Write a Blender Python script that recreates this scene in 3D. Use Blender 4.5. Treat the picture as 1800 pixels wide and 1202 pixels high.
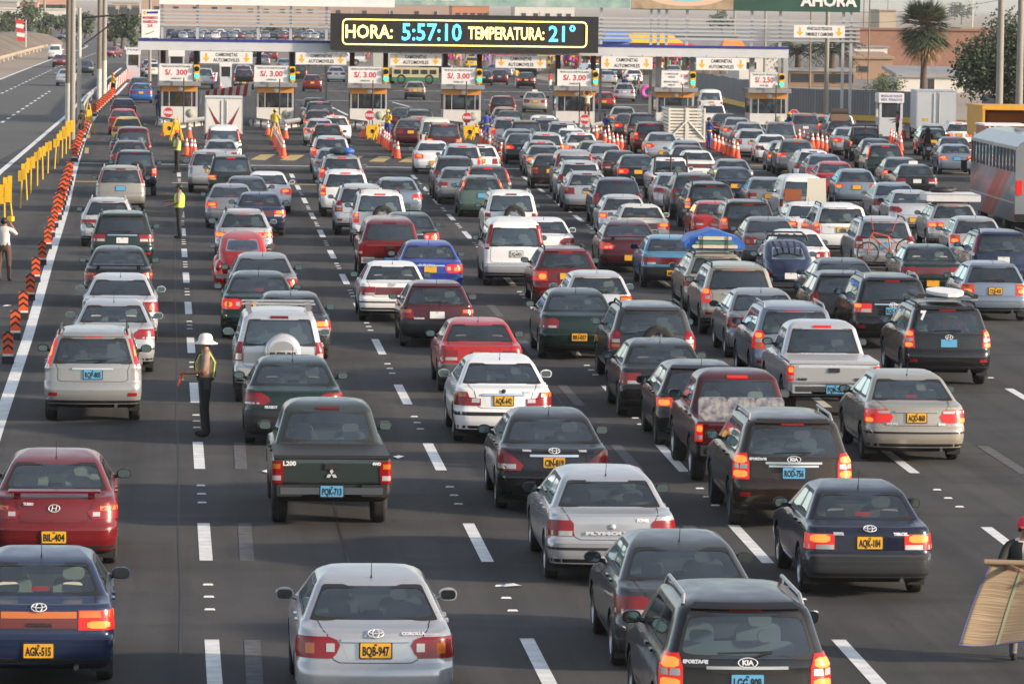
import bpy, bmesh, math, random
from mathutils import Vector, Matrix
random.seed(7)
sc = bpy.context.scene
COL = sc.collection
for o in list(bpy.data.objects): bpy.data.objects.remove(o)

# ------------------------------------------------------------------ camera
F_PX, CAM_H = 7800.0, 7.75
YAW, PITCH, ROLL = math.atan(578/7800), math.atan(597/7800), 0.0138
_F = Vector((math.sin(YAW)*math.cos(PITCH), math.cos(YAW)*math.cos(PITCH), -math.sin(PITCH)))
_R0 = Vector((math.cos(YAW), -math.sin(YAW), 0)); _U0 = _R0.cross(_F)
_R = _R0*math.cos(ROLL)+_U0*math.sin(ROLL); _U = -_R0*math.sin(ROLL)+_U0*math.cos(ROLL)
CAM = Vector((0, 0, CAM_H))
cd = bpy.data.cameras.new('camera'); cam = bpy.data.objects.new('camera', cd); COL.objects.link(cam)
cam.matrix_world = Matrix(((_R.x, _U.x, -_F.x, 0), (_R.y, _U.y, -_F.y, 0), (_R.z, _U.z, -_F.z, CAM_H), (0, 0, 0, 1)))
cd.sensor_width = 36; cd.lens = F_PX/1800*36; cd.clip_start = 1; cd.clip_end = 9000
sc.camera = cam
cd.dof.use_dof = True; cd.dof.focus_distance = 72; cd.dof.aperture_fstop = 11

# ------------------------------------------------------------------ light
SUN_EL, SUN_AZ = math.radians(16), math.radians(112)      # azimuth clockwise from +Y (the road's direction)
w = bpy.data.worlds.new('World'); sc.world = w; w.use_nodes = True
nt = w.node_tree; nt.nodes.clear()
sky = nt.nodes.new('ShaderNodeTexSky'); sky.sky_type = 'NISHITA'; sky.sun_disc = False
sky.sun_elevation = math.radians(32); sky.sun_rotation = SUN_AZ; sky.air_density = 1.0; sky.dust_density = 1.0; sky.ozone_density = 2.0
bg = nt.nodes.new('ShaderNodeBackground'); bg.inputs['Strength'].default_value = 0.135
wo = nt.nodes.new('ShaderNodeOutputWorld')
hs = nt.nodes.new('ShaderNodeHueSaturation'); hs.inputs['Saturation'].default_value = .5   # sea haze takes the blue out of the sky
nt.links.new(sky.outputs[0], hs.inputs['Color']); nt.links.new(hs.outputs[0], bg.inputs[0]); nt.links.new(bg.outputs[0], wo.inputs[0])
sky.sun_elevation = SUN_EL
sl = bpy.data.lights.new('sun', 'SUN'); sl.energy = 3.5; sl.angle = math.radians(3.0); sl.color = (1, .80, .60)
so = bpy.data.objects.new('sun', sl); COL.objects.link(so)
_sd = Vector((math.sin(SUN_AZ)*math.cos(SUN_EL), math.cos(SUN_AZ)*math.cos(SUN_EL), math.sin(SUN_EL)))
so.rotation_euler = _sd.to_track_quat('Z', 'Y').to_euler()
vs = sc.view_settings; vs.view_transform = 'Standard'; vs.look = 'None'; vs.gamma = 1; vs.exposure = 1.0
vs.use_curve_mapping = False
sc.cycles.max_bounces = 8; sc.cycles.transparent_max_bounces = 24; sc.cycles.diffuse_bounces = 3; sc.cycles.glossy_bounces = 3
sc.cycles.caustics_reflective = False; sc.cycles.caustics_refractive = False

# ------------------------------------------------------------------ photo pixel <-> place
def proj(p):
    d = Vector(p)-CAM; z = d.dot(_F)
    return 900+F_PX*d.dot(_R)/z, 601-F_PX*d.dot(_U)/z, z
def ray(px, py): return _F*F_PX+_R*(px-900)-_U*(py-601)
def P(px, py, h=0.0):
    d = ray(px, py); t = (h-CAM_H)/d.z; return CAM+d*t
def PY(px, py, Y):
    d = ray(px, py); return CAM+d*(Y/d.y)

# ------------------------------------------------------------------ materials
_mats = {}
def mat(name, col=(.5, .5, .5), rough=.6, metal=0, coat=0, emit=0, ecol=None, noise=None, spec=.5, bump=None):
    """noise=(scale, amount, second colour); bump=(scale, strength)"""
    if name in _mats: return _mats[name]
    m = bpy.data.materials.new(name); m.use_nodes = True; n = m.node_tree.nodes; L = m.node_tree.links
    b = n['Principled BSDF']; b.inputs['Base Color'].default_value = (*col, 1); b.inputs['Roughness'].default_value = rough
    b.inputs['Metallic'].default_value = metal; b.inputs['Coat Weight'].default_value = coat; b.inputs['Coat Roughness'].default_value = .06
    b.inputs['Specular IOR Level'].default_value = spec
    if emit: b.inputs['Emission Color'].default_value = (*(ecol or col), 1); b.inputs['Emission Strength'].default_value = emit
    tc = n.new('ShaderNodeTexCoord')
    if noise:
        t = n.new('ShaderNodeTexNoise'); t.inputs['Scale'].default_value = noise[0]; t.inputs['Detail'].default_value = 6
        L.new(tc.outputs['Object'], t.inputs['Vector'])
        r = n.new('ShaderNodeValToRGB'); r.color_ramp.elements[0].position = .38; r.color_ramp.elements[1].position = .66
        r.color_ramp.elements[0].color = (*col, 1)
        r.color_ramp.elements[1].color = (*[c+(d-c)*noise[1] for c, d in zip(col, noise[2])], 1)
        L.new(t.outputs['Fac'], r.inputs['Fac']); L.new(r.outputs['Color'], b.inputs['Base Color'])
    if bump:
        t = n.new('ShaderNodeTexNoise'); t.inputs['Scale'].default_value = bump[0]; t.inputs['Detail'].default_value = 5
        L.new(tc.outputs['Object'], t.inputs['Vector']); u = n.new('ShaderNodeBump'); u.inputs['Strength'].default_value = bump[1]
        u.inputs['Distance'].default_value = .02
        L.new(t.outputs['Fac'], u.inputs['Height']); L.new(u.outputs['Normal'], b.inputs['Normal'])
    _mats[name] = m; return m
def paint(name, col, metal=.25, dust=.16):
    """car paint: clear coat over colour, a thin uneven film of road dust that settles on what faces up"""
    if name in _mats: return _mats[name]
    m = mat('paint_'+name, col, .34, metal, .65, spec=.35); n = m.node_tree.nodes; L = m.node_tree.links; b = n['Principled BSDF']
    tc = n.new('ShaderNodeTexCoord'); t = n.new('ShaderNodeTexNoise'); t.inputs['Scale'].default_value = 3.5; t.inputs['Detail'].default_value = 7
    oi = n.new('ShaderNodeObjectInfo'); ad = n.new('ShaderNodeVectorMath'); ad.operation = 'ADD'
    L.new(tc.outputs['Object'], ad.inputs[0]); cb = n.new('ShaderNodeCombineXYZ'); ml = n.new('ShaderNodeMath'); ml.operation = 'MULTIPLY'; ml.inputs[1].default_value = 40
    L.new(oi.outputs['Random'], ml.inputs[0]); L.new(ml.outputs[0], cb.inputs[0]); L.new(ml.outputs[0], cb.inputs[1]); L.new(cb.outputs[0], ad.inputs[1])
    L.new(ad.outputs[0], t.inputs['Vector'])
    g = n.new('ShaderNodeNewGeometry'); sx = n.new('ShaderNodeSeparateXYZ'); L.new(g.outputs['Normal'], sx.inputs[0])
    mr = n.new('ShaderNodeMapRange'); mr.inputs['From Min'].default_value = .1; mr.inputs['From Max'].default_value = 1; mr.inputs['To Min'].default_value = .25; mr.inputs['To Max'].default_value = 1
    L.new(sx.outputs[2], mr.inputs['Value'])
    m1 = n.new('ShaderNodeMath'); m1.operation = 'MULTIPLY'; L.new(t.outputs['Fac'], m1.inputs[0]); L.new(mr.outputs[0], m1.inputs[1])
    m2 = n.new('ShaderNodeMath'); m2.operation = 'MULTIPLY'; L.new(m1.outputs[0], m2.inputs[0]); m2.inputs[1].default_value = dust*2
    mx = n.new('ShaderNodeMix'); mx.data_type = 'RGBA'; mx.inputs['A'].default_value = (*col, 1); mx.inputs['B'].default_value = (.21, .18, .15, 1)
    L.new(m2.outputs[0], mx.inputs['Factor']); L.new(mx.outputs['Result'], b.inputs['Base Color'])
    r2 = n.new('ShaderNodeMapRange'); r2.inputs['To Min'].default_value = .20; r2.inputs['To Max'].default_value = .50; L.new(m1.outputs[0], r2.inputs['Value']); L.new(r2.outputs[0], b.inputs['Roughness'])
    r3 = n.new('ShaderNodeMapRange'); r3.inputs['To Min'].default_value = .62; r3.inputs['To Max'].default_value = .25; L.new(m1.outputs[0], r3.inputs['Value']); L.new(r3.outputs[0], b.inputs['Coat Weight'])
    _mats[name] = m; return m
def glassmat(name, tint, refl=1.0):
    if name in _mats: return _mats[name]
    m = bpy.data.materials.new(name); m.use_nodes = True; n = m.node_tree.nodes; L = m.node_tree.links; n.clear()
    out = n.new('ShaderNodeOutputMaterial'); tr = n.new('ShaderNodeBsdfTransparent'); tr.inputs[0].default_value = (*tint, 1)
    gl = n.new('ShaderNodeBsdfGlossy'); gl.inputs['Roughness'].default_value = .03; gl.inputs[0].default_value = (.80, .93, 1, 1)
    fr = n.new('ShaderNodeFresnel'); fr.inputs['IOR'].default_value = 1.52
    mu = n.new('ShaderNodeMath'); mu.operation = 'MULTIPLY_ADD'; mu.inputs[1].default_value = 1.9*refl; mu.inputs[2].default_value = .06; L.new(fr.outputs[0], mu.inputs[0])
    mx = n.new('ShaderNodeMixShader'); L.new(mu.outputs[0], mx.inputs[0]); L.new(tr.outputs[0], mx.inputs[1]); L.new(gl.outputs[0], mx.inputs[2])
    df = n.new('ShaderNodeBsdfDiffuse'); df.inputs[0].default_value = (.35, .34, .32, 1)   # dust film
    tc = n.new('ShaderNodeTexCoord'); t = n.new('ShaderNodeTexNoise'); t.inputs['Scale'].default_value = 4; L.new(tc.outputs['Object'], t.inputs['Vector'])
    md = n.new('ShaderNodeMath'); md.operation = 'MULTIPLY'; md.inputs[1].default_value = .08; L.new(t.outputs['Fac'], md.inputs[0])
    m2 = n.new('ShaderNodeMixShader'); L.new(md.outputs[0], m2.inputs[0]); L.new(mx.outputs[0], m2.inputs[1]); L.new(df.outputs[0], m2.inputs[2])
    L.new(m2.outputs[0], out.inputs[0]); _mats[name] = m; return m

GLASS = glassmat('car_glass', (.56, .71, .75)); TINT = glassmat('tinted_glass', (.07, .08, .09))
BLACK = mat('black_plastic', (.018, .018, .019), .55); RUBBER = mat('tyre_rubber', (.016, .016, .016), .85, noise=(9, .5, (.06, .055, .05)))
UNDER = mat('underbody', (.012, .012, .012), .9); CHROME = mat('chrome', (.75, .75, .76), .18, 1)
ALLOY = mat('alloy_rim', (.45, .45, .46), .35, .8); STEELRIM = mat('steel_rim', (.10, .10, .105), .5, .4)
INTER = mat('interior_trim', (.10, .10, .105), .85); SEATG = mat('seat_grey', (.22, .22, .215), .9); SEATB = mat('seat_beige', (.46, .42, .35), .9); SEATD = mat('seat_dark', (.13, .13, .14), .9)
RED = mat('tail_red', (.24, .006, .010), .25, 0, .2); REDLIT = mat('tail_red_lit', (.40, .008, .008), .25, 0, .2, .22, (1, .03, .015))
HOT = mat('lamp_hot', (.9, .2, .04), .3, 0, 0, 1.1, (1, .13, .02)); AMBER = mat('lens_amber', (.55, .14, .012), .15, 0, .6); CLEAR = mat('lens_clear', (.50, .47, .45), .12, .2, .6)
DRED = mat('tail_dark_red', (.12, .008, .01), .15, 0, .6)
WHITE = mat('white_paint', (.78, .78, .76), .5); MIRROR = mat('mirror_glass', (.10, .13, .14), .05, 1)
PLY = mat('plate_yellow', (.72, .36, .02), .45, emit=0); PLB = mat('plate_blue', (.10, .36, .58), .45); PLW = mat('plate_white', (.7, .7, .68), .45)
BADGE = mat('badge_silver', (.70, .70, .71), .38, .35); INK = mat('ink_black', (.01, .01, .01), .6); STEEL = mat('galvanised_steel', (.45, .46, .47), .45, .5, noise=(3, .5, (.3, .3, .29)))
PAINTS = dict(silver=((.46, .47, .49), .45), lsilver=((.58, .59, .61), .4), white=((.80, .80, .79), 0), cream=((.72, .68, .57), 0), gold=((.40, .37, .31), .4), beige=((.33, .31, .27), .4),
  tan=((.38, .31, .21), .35), grey=((.16, .17, .18), .4), mgrey=((.25, .26, .28), .4), dgrey=((.055, .06, .066), .35), black=((.008, .008, .010), .1), navy=((.005, .008, .026), .2), dblue=((.015, .028, .075), .25), blue=((.015, .045, .34), .2), mblue=((.02, .11, .34), .2),
  lblue=((.07, .24, .40), .15), sblue=((.22, .27, .34), .4), dgreen=((.007, .024, .020), .3), lgreen=((.046, .064, .060), .35), champ=((.34, .34, .335), .4), green=((.10, .16, .125), .35), red=((.44, .010, .010), .1), dred=((.16, .006, .009), .25), maroon=((.075, .007, .011), .25), pmaroon=((.15, .02, .022), .2),
  brown=((.032, .020, .014), .35), yellow=((.75, .43, .015), 0))
def pm(c): return paint(c, PAINTS[c][0], PAINTS[c][1], .10 if c in ('white', 'cream', 'silver', 'lsilver', 'gold') else .05 if max(PAINTS[c][0]) < .09 else .10)

# ------------------------------------------------------------------ mesh helpers
class MB:
    """collects geometry with material slots, then gives ONE mesh"""
    def __init__(s): s.v = []; s.f = []; s.m = []; s.sm = []
    def add(s, vs, fs, m=0, smooth=False):
        b = len(s.v); s.v += [tuple(v) for v in vs]; s.f += [tuple(b+i for i in f) for f in fs]; s.m += [m]*len(fs); s.sm += [smooth]*len(fs); return s
    def box(s, c, d, m=0, rz=0, rx=0, ry=0, taper=(1, 1)):
        x, y, z = d[0]/2, d[1]/2, d[2]/2; tx, ty = taper
        vs = [Vector(q) for q in ((-x, -y, -z), (x, -y, -z), (x, y, -z), (-x, y, -z), (-x*tx, -y*ty, z), (x*tx, -y*ty, z), (x*tx, y*ty, z), (-x*tx, y*ty, z))]
        R = Matrix.Rotation(rz, 3, 'Z') @ Matrix.Rotation(rx, 3, 'X') @ Matrix.Rotation(ry, 3, 'Y')
        return s.add([R @ q+Vector(c) for q in vs], [(3, 2, 1, 0), (4, 5, 6, 7), (0, 1, 5, 4), (1, 2, 6, 5), (2, 3, 7, 6), (3, 0, 4, 7)], m)
    def rbox(s, c, d, r, m=0, rx=0):
        """box with its vertical profile's corners rounded (rounded in x-z, extruded along y)"""
        x, z = d[0]/2, d[2]/2; pts = []
        for sx, sz, a0 in ((1, 1, 0), (-1, 1, 90), (-1, -1, 180), (1, -1, 270)):
            for k in range(4):
                a = math.radians(a0+30*k); pts.append((sx*(x-r)+r*math.cos(a), sz*(z-r)+r*math.sin(a)))
        n = len(pts); vs = []
        R = Matrix.Rotation(rx, 3, 'X')
        for yy in (-d[1]/2, d[1]/2): vs += [R @ Vector((p, yy, q))+Vector(c) for p, q in pts]
        fs = [tuple(range(n-1, -1, -1))[::-1][::1] and tuple(range(n)), tuple(range(2*n-1, n-1, -1))]+[(i+n, (i+1) % n+n, (i+1) % n, i) for i in range(n)]
        return s.add(vs, fs, m)
    def cyl(s, p0, p1, r0, r1=None, n=10, m=0, caps=True, smooth=True):
        p0, p1 = Vector(p0), Vector(p1); r1 = r0 if r1 is None else r1; d = (p1-p0).normalized()
        a = d.orthogonal().normalized(); b = d.cross(a); vs = []
        for p, r in ((p0, r0), (p1, r1)):
            vs += [p+(a*math.cos(2*math.pi*i/n)+b*math.sin(2*math.pi*i/n))*r for i in range(n)]
        s.add(vs, [(i, (i+1) % n, (i+1) % n+n, i+n) for i in range(n)], m, smooth)
        if caps: s.add(vs, [tuple(range(n-1, -1, -1)), tuple(range(n, 2*n))], m)
        return s
    def lathe(s, prof, c=(0, 0, 0), axis='Z', n=16, m=0, smooth=True):
        vs = []; c = Vector(c)
        for r, h in prof:
            for i in range(n):
                a = 2*math.pi*i/n; x, y = r*math.cos(a), r*math.sin(a)
                vs.append(c+Vector((x, y, h) if axis == 'Z' else (h, x, y) if axis == 'X' else (x, h, y)))
        fs = [(k*n+i, k*n+(i+1) % n, (k+1)*n+(i+1) % n, (k+1)*n+i) for k in range(len(prof)-1) for i in range(n)]
        return s.add(vs, fs, m, smooth)
    def sphere(s, c, r, m=0, n=10, k=7):
        r = (r, r, r) if not hasattr(r, '__len__') else r; vs = []
        for j in range(k+1):
            t = math.pi*j/k
            for i in range(n):
                a = 2*math.pi*i/n; vs.append((c[0]+r[0]*math.sin(t)*math.cos(a), c[1]+r[1]*math.sin(t)*math.sin(a), c[2]-r[2]*math.cos(t)))
        return s.add(vs, [(j*n+i, j*n+(i+1) % n, (j+1)*n+(i+1) % n, (j+1)*n+i) for j in range(k) for i in range(n)], m, True)
    def path(s, pts, r, n=6, m=0):
        for a, b in zip(pts, pts[1:]): s.cyl(a, b, r, r, n, m)
        return s
    def prism(s, poly, y0, y1, m=0):
        """outline in x-z extruded along y (front face at y0)"""
        n = len(poly); vs = [(p[0], y0, p[1]) for p in poly]+[(p[0], y1, p[1]) for p in poly]
        return s.add(vs, [tuple(range(n)), tuple(range(2*n-1, n-1, -1))]+[(i+n, (i+1) % n+n, (i+1) % n, i) for i in range(n)], m)
    def mesh(s, name, nm=1):
        me = bpy.data.meshes.new(name); me.from_pydata(s.v, [], s.f)
        for _ in range(max([nm]+[q+1 for q in s.m])): me.materials.append(None)
        if s.f:
            me.polygons.foreach_set('material_index', s.m); me.polygons.foreach_set('use_smooth', s.sm)
        bm = bmesh.new(); bm.from_mesh(me); bmesh.ops.recalc_face_normals(bm, faces=bm.faces); bm.to_mesh(me); bm.free()
        me.update(); return me

def ob(name, me, parent=None, mats=(), loc=None, rot=None, kind=None):
    o = bpy.data.objects.new(name, me); COL.objects.link(o)
    if parent: o.parent = parent
    if loc: o.location = loc
    if rot: o.rotation_euler = rot
    for i, m in enumerate(mats):
        if i < len(o.material_slots):
            o.material_slots[i].link = 'OBJECT'; o.material_slots[i].material = m
    if kind: o['kind'] = kind
    return o
def tag(o, label, cat, group=None):
    o['label'] = label; o['category'] = cat
    if group: o['group'] = group
    return o
def thing(name, label, cat, loc=(0, 0, 0), rz=0, group=None, mesh=None, mats=()):
    o = bpy.data.objects.new(name, mesh); COL.objects.link(o); o.location = loc; o.rotation_euler = (0, 0, rz)
    for i, m in enumerate(mats): o.material_slots[i].link = 'OBJECT'; o.material_slots[i].material = m
    return tag(o, label, cat, group)
_txt = {}
def text_mesh(s, size=1.0, depth=0.0, bold=0.0, align='CENTER', spacing=1.0):
    k = (s, size, depth, bold, align, spacing)
    if k in _txt: return _txt[k]
    cu = bpy.data.curves.new('lettering', 'FONT'); cu.body = s; cu.size = size; cu.align_x = align; cu.align_y = 'CENTER'
    cu.extrude = depth; cu.offset = bold; cu.space_character = spacing; cu.resolution_u = 2
    o = bpy.data.objects.new('t', cu); COL.objects.link(o); bpy.context.view_layer.update()
    me = bpy.data.meshes.new_from_object(o.evaluated_get(bpy.context.evaluated_depsgraph_get()))
    bpy.data.objects.remove(o); me.materials.clear(); me.materials.append(None)
    _txt[k] = me; return me
def text(parent, s, size, loc, m, width=None, bold=0.0, rot=(math.pi/2, 0, 0), depth=.002, name='lettering'):
    me = text_mesh(s, size, depth, bold)
    o = ob(name, me, parent, [m], loc, rot)
    if width and len(me.vertices):
        xs = [v.co.x for v in me.vertices]; k = width/(max(xs)-min(xs)); o.scale = (k, 1, 1)
    return o
# ------------------------------------------------------------------ car bodies
def lerpk(keys, z):
    if z <= keys[0][0]: return keys[0][1]
    for (a, va), (b, vb) in zip(keys, keys[1:]):
        if z <= b: return va+(vb-va)*(z-a)/(b-a)
    return keys[-1][1]
NR, NC, NF = 6, 5, 4
TT = [0, .1, .25, .46, .50, .72, .9, 1]
C_S = NR+NC; C_F = C_S+len(TT)-1; C_FF = C_F+NC; M = C_FF+NF
class Hull:
    """plan outlines stacked in z: y_rear(z), y_front(z), half width(z); every part of the skin is cut from it"""
    def __init__(s, T):
        s.T = T; s.L = T['L']; s.zb, s.zt = T['win']
        zs = {round(k, 4) for key in ('yr', 'yf', 'w') for k, _ in T[key]} | {round(z, 4) for z in T['win']} | {round(z, 4) for z in T['swin']}
        zs |= {round(T['bump'][0], 4), round(T['bump'][1], 4), round(T['gate'], 4)}
        zs = sorted(z for z in zs); o = [zs[0]]
        for z in zs[1:]:
            n = max(1, int((z-o[-1])/.085)); o += [o[-1]+(z-o[-1])*(k+1)/n for k in range(n)]
        s.zs = [z for i, z in enumerate(o) if i == 0 or z-o[i-1] > 1e-4]
    def par(s, z):
        T = s.T; g = min(1, max(0, (z-(s.zb-.10))/.10)); w_ = lerpk(T['w'], z)
        k = min(1, w_/.55)
        cx = (T['cx'][0]*(1-g)+T['cx'][1]*g)*k; cy = (T['cy'][0]*(1-g)+T['cy'][1]*g); bow = (T['bow'][0]*(1-g)+T['bow'][1]*g)
        yr, yf = lerpk(T['yr'], z), s.L-lerpk(T['yf'], z); q = min(1, max(.05, (yf-yr)/1.5))
        return yr, yf, w_, cx, cy*q, bow*q, (.32*(1-g)+.14*g)*k, (.30*(1-g)+.22*g)*q, .10*q
    def outline(s, z):
        yr, yf, w_, cx, cy, bow, fx, fy, fb = s.par(z); q = []
        for i in range(NR+1): t = i/NR; q.append(((w_-cx)*t, yr+bow*t*t))
        for i in range(1, NC+1): a = i/NC*math.pi/2; q.append((w_-cx+cx*math.sin(a), yr+bow+cy*(1-math.cos(a))))
        ys, ye = yr+bow+cy, yf-fb-fy
        for t in TT[1:]: q.append((w_, ys+(ye-ys)*t))
        for i in range(1, NC+1): a = i/NC*math.pi/2; q.append((w_-fx+fx*math.cos(a), ye+fy*math.sin(a)))
        for i in range(1, NF+1): t = 1-i/NF; q.append(((w_-fx)*t, yf-fb*t*t))
        return q
    def pt(s, c, z):
        sg = -1 if c < 0 else 1; c = min(M-1e-6, abs(c)); q = s.outline(z); i = int(c); f = c-i
        return Vector((sg*(q[i][0]+(q[i+1][0]-q[i][0])*f), q[i][1]+(q[i+1][1]-q[i][1])*f, z))
    def nrm(s, c, z):
        e = .02; a = s.pt(c+.25, z)-s.pt(c-.25, z); b = s.pt(c, z+e)-s.pt(c, z-e); n = a.cross(b)
        n.normalize(); return n
    def s2c(s, z, d):
        """metres along the outline from the rear centre -> column"""
        q = s.outline(z); acc = 0
        for i in range(M):
            l = math.hypot(q[i+1][0]-q[i][0], q[i+1][1]-q[i][1])
            if acc+l >= d: return i+(d-acc)/l
            acc += l
        return M
    def off(s, c, z, d): return s.pt(c, z)+s.nrm(c, z)*d
    def tagface(s, c, z):
        T = s.T
        if s.zb < z < s.zt and c < NR: return 1
        if T['fwin'][0] < z < T['fwin'][1] and c > C_FF: return 2
        if T['swin'][0] < z < T['swin'][1]:
            for k, (a, b) in enumerate(T['side']):
                if C_S+a < c < C_S+b: return 3+k
        if T['bump'][0] < z < T['bump'][1] and c < C_S: return 6
        if T['bump'][1] < z < T['gate'] and c < 5: return 5
        if z < T['sill']: return 8
        if T['sill']+.1 < z < T['swin'][0]-.03:
            if C_S+2 < c < C_S+3: return 9
            if C_S+3 < c < C_S+5: return 10
        return 0
    def build(s, cuts=()):
        N = 2*M; vs = []; fs = []; mi = []
        for z in s.zs:
            q = s.outline(z); ring = [(x, y, z) for x, y in q]+[(-q[j][0], q[j][1], z) for j in range(M-1, 0, -1)]
            vs += ring
        nz = len(s.zs)
        for k in range(nz-1):
            zm = (s.zs[k]+s.zs[k+1])/2
            for i in range(N):
                j = (i+1) % N; c = i+.5 if i < M else N-i-.5
                fs.append((k*N+i, k*N+j, (k+1)*N+j, (k+1)*N+i)); mi.append(s.tagface(c, zm))
        for base, flip, m in ((0, True, 8), ((nz-1)*N, False, 0)):
            for j in range(M):
                r0, r1 = base+j, base+j+1; l0 = base+(N-j) % N; l1 = base+(N-j-1) % N
                f = [r0, r1, l1, l0]; f = [x for i, x in enumerate(f) if x not in f[:i]]
                if len(f) < 3: continue
                fs.append(tuple(f[::-1] if flip else f)); mi.append(m)
        me = bpy.data.meshes.new('hull'); me.from_pydata(vs, [], fs)
        for _ in range(12): me.materials.append(None)
        me.polygons.foreach_set('material_index', mi)
        bm = bmesh.new(); bm.from_mesh(me); bmesh.ops.recalc_face_normals(bm, faces=bm.faces); bm.to_mesh(me); bm.free()
        o = bpy.data.objects.new('hull', me); COL.objects.link(o); tmp = [o]
        for cm in cuts:
            c = bpy.data.objects.new('cut', cm); COL.objects.link(c); tmp.append(c)
            md = o.modifiers.new('b', 'BOOLEAN'); md.operation = 'DIFFERENCE'; md.object = c; md.solver = 'EXACT'
        bpy.context.view_layer.update()
        r = bpy.data.meshes.new_from_object(o.evaluated_get(bpy.context.evaluated_depsgraph_get()))
        for t in tmp: bpy.data.objects.remove(t)
        return r
    def patch(s, prof, off=.008, side=1, nz=5, ns=6, m=0, col=False, skirt=.012):
        """piece of the skin lifted off it: prof = [(z, s0, s1)] in metres along the outline (or columns)"""
        za, zb = prof[0][0], prof[-1][0]; g = []; h = []
        zz = sorted({za+(zb-za)*i/nz for i in range(nz+1)} | {p[0] for p in prof})
        for z in zz:
            a = lerpk([(p[0], p[1]) for p in prof], z); b = lerpk([(p[0], p[2]) for p in prof], z)
            if not col: a, b = (math.copysign(s.s2c(z, abs(a)), a), s.s2c(z, abs(b)))
            row = []; ro = []
            for j in range(ns+1):
                c = a+(b-a)*j/ns; p = s.pt(c, z); n = s.nrm(c, z)
                row.append(p+n*off); ro.append(p-n*(skirt-off if skirt > off else .004))
            g.append(row); h.append(ro)
        nz = len(zz)-1
        mb = MB(); W = ns+1; vs = [p for r in g for p in r]+[p for r in h for p in r]; K = len(vs)//2
        fs = [(i*W+j, i*W+j+1, (i+1)*W+j+1, (i+1)*W+j) for i in range(nz) for j in range(ns)]
        rim = [j for j in range(W)]+[i*W+ns for i in range(1, nz+1)]+[nz*W+j for j in range(ns-1, -1, -1)]+[i*W for i in range(nz-1, 0, -1)]
        sk = [(rim[i], rim[i]+K, rim[(i+1) % len(rim)]+K, rim[(i+1) % len(rim)]) for i in range(len(rim))]
        if side < 0: vs = [Vector((-v.x, v.y, v.z)) for v in vs]
        mb.add(vs, fs, m, True).add(vs, sk, m)
        return mb
    def ring(s, c0, c1, z0, z1, wd=.05, out=.01, side=1, p=7, n=56, off=.004):
        """dark rubber / printed border round a window opening with rounded inner corners"""
        cm, cr, zm, zr = (c0+c1)/2, (c1-c0)/2, (z0+z1)/2, (z1-z0)/2; vs = []
        l = (s.pt(c1, zm)-s.pt(c0, zm)).length/2
        for k in range(n):
            a = 2*math.pi*(k+.5)/n; ca, sa = math.cos(a), math.sin(a)
            def se(p, rx, rz):
                e = 2/p; return math.copysign(abs(ca)**e, ca)*rx, math.copysign(abs(sa)**e, sa)*rz
            for pp, dl in ((20, out), (p, -wd)):
                x, z = se(pp, 1+dl/l, zr+dl)
                q = s.off(cm+cr*x, zm+z, off); vs.append(q if side > 0 else Vector((-q.x, q.y, q.z)))
        fs = [(2*k, 2*k+1, (2*k+3) % (2*n), (2*k+2) % (2*n)) for k in range(n)]
        return MB().add(vs, fs, 0, True)
    def strip(s, path, wd=.009, off=.0025, both=True):
        """thin dark shut line following the skin through (column, z) points"""
        mb = MB()
        for sg in ((1, -1) if both else (1,)):
            pts = []
            for (c0, z0), (c1, z1) in zip(path, path[1:]):
                k = 5
                for i in range(k+(1 if (c1, z1) == path[-1] else 0)):
                    t = i/k; c, z = c0+(c1-c0)*t, z0+(z1-z0)*t
                    q, n = s.off(c, z, off), s.nrm(c, z)
                    if sg < 0: q, n = Vector((-q.x, q.y, q.z)), Vector((-n.x, n.y, n.z))
                    pts.append((q, n))
            vs = []
            for i, (q, n) in enumerate(pts):
                d = pts[min(i+1, len(pts)-1)][0]-pts[max(i-1, 0)][0]; b = n.cross(d)
                b = b.normalized()*wd/2 if b.length > 1e-9 else Vector((wd/2, 0, 0)); vs += [q-b, q+b]
            mb.add(vs, [(2*i, 2*i+1, 2*i+3, 2*i+2) for i in range(len(pts)-1)], 0)
        return mb

def submesh(me, keep, name, flat=True, ang=38, side=0):
    vm = {}; vs = []; fs = []; mi = []
    for p in me.polygons:
        if p.material_index not in keep: continue
        if side and (p.center.x > 0) != (side > 0): continue
        f = []
        for v in p.vertices:
            if v not in vm: vm[v] = len(vs); vs.append(me.vertices[v].co[:])
            f.append(vm[v])
        fs.append(f); mi.append(keep[p.material_index])
    if not fs: return None
    r = bpy.data.meshes.new(name); r.from_pydata(vs, [], fs)
    for _ in range(max(mi)+1): r.materials.append(None)
    r.polygons.foreach_set('material_index', mi); r.polygons.foreach_set('use_smooth', [True]*len(fs))
    r.update(); r.set_sharp_from_angle(angle=math.radians(ang)); return r

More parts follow.
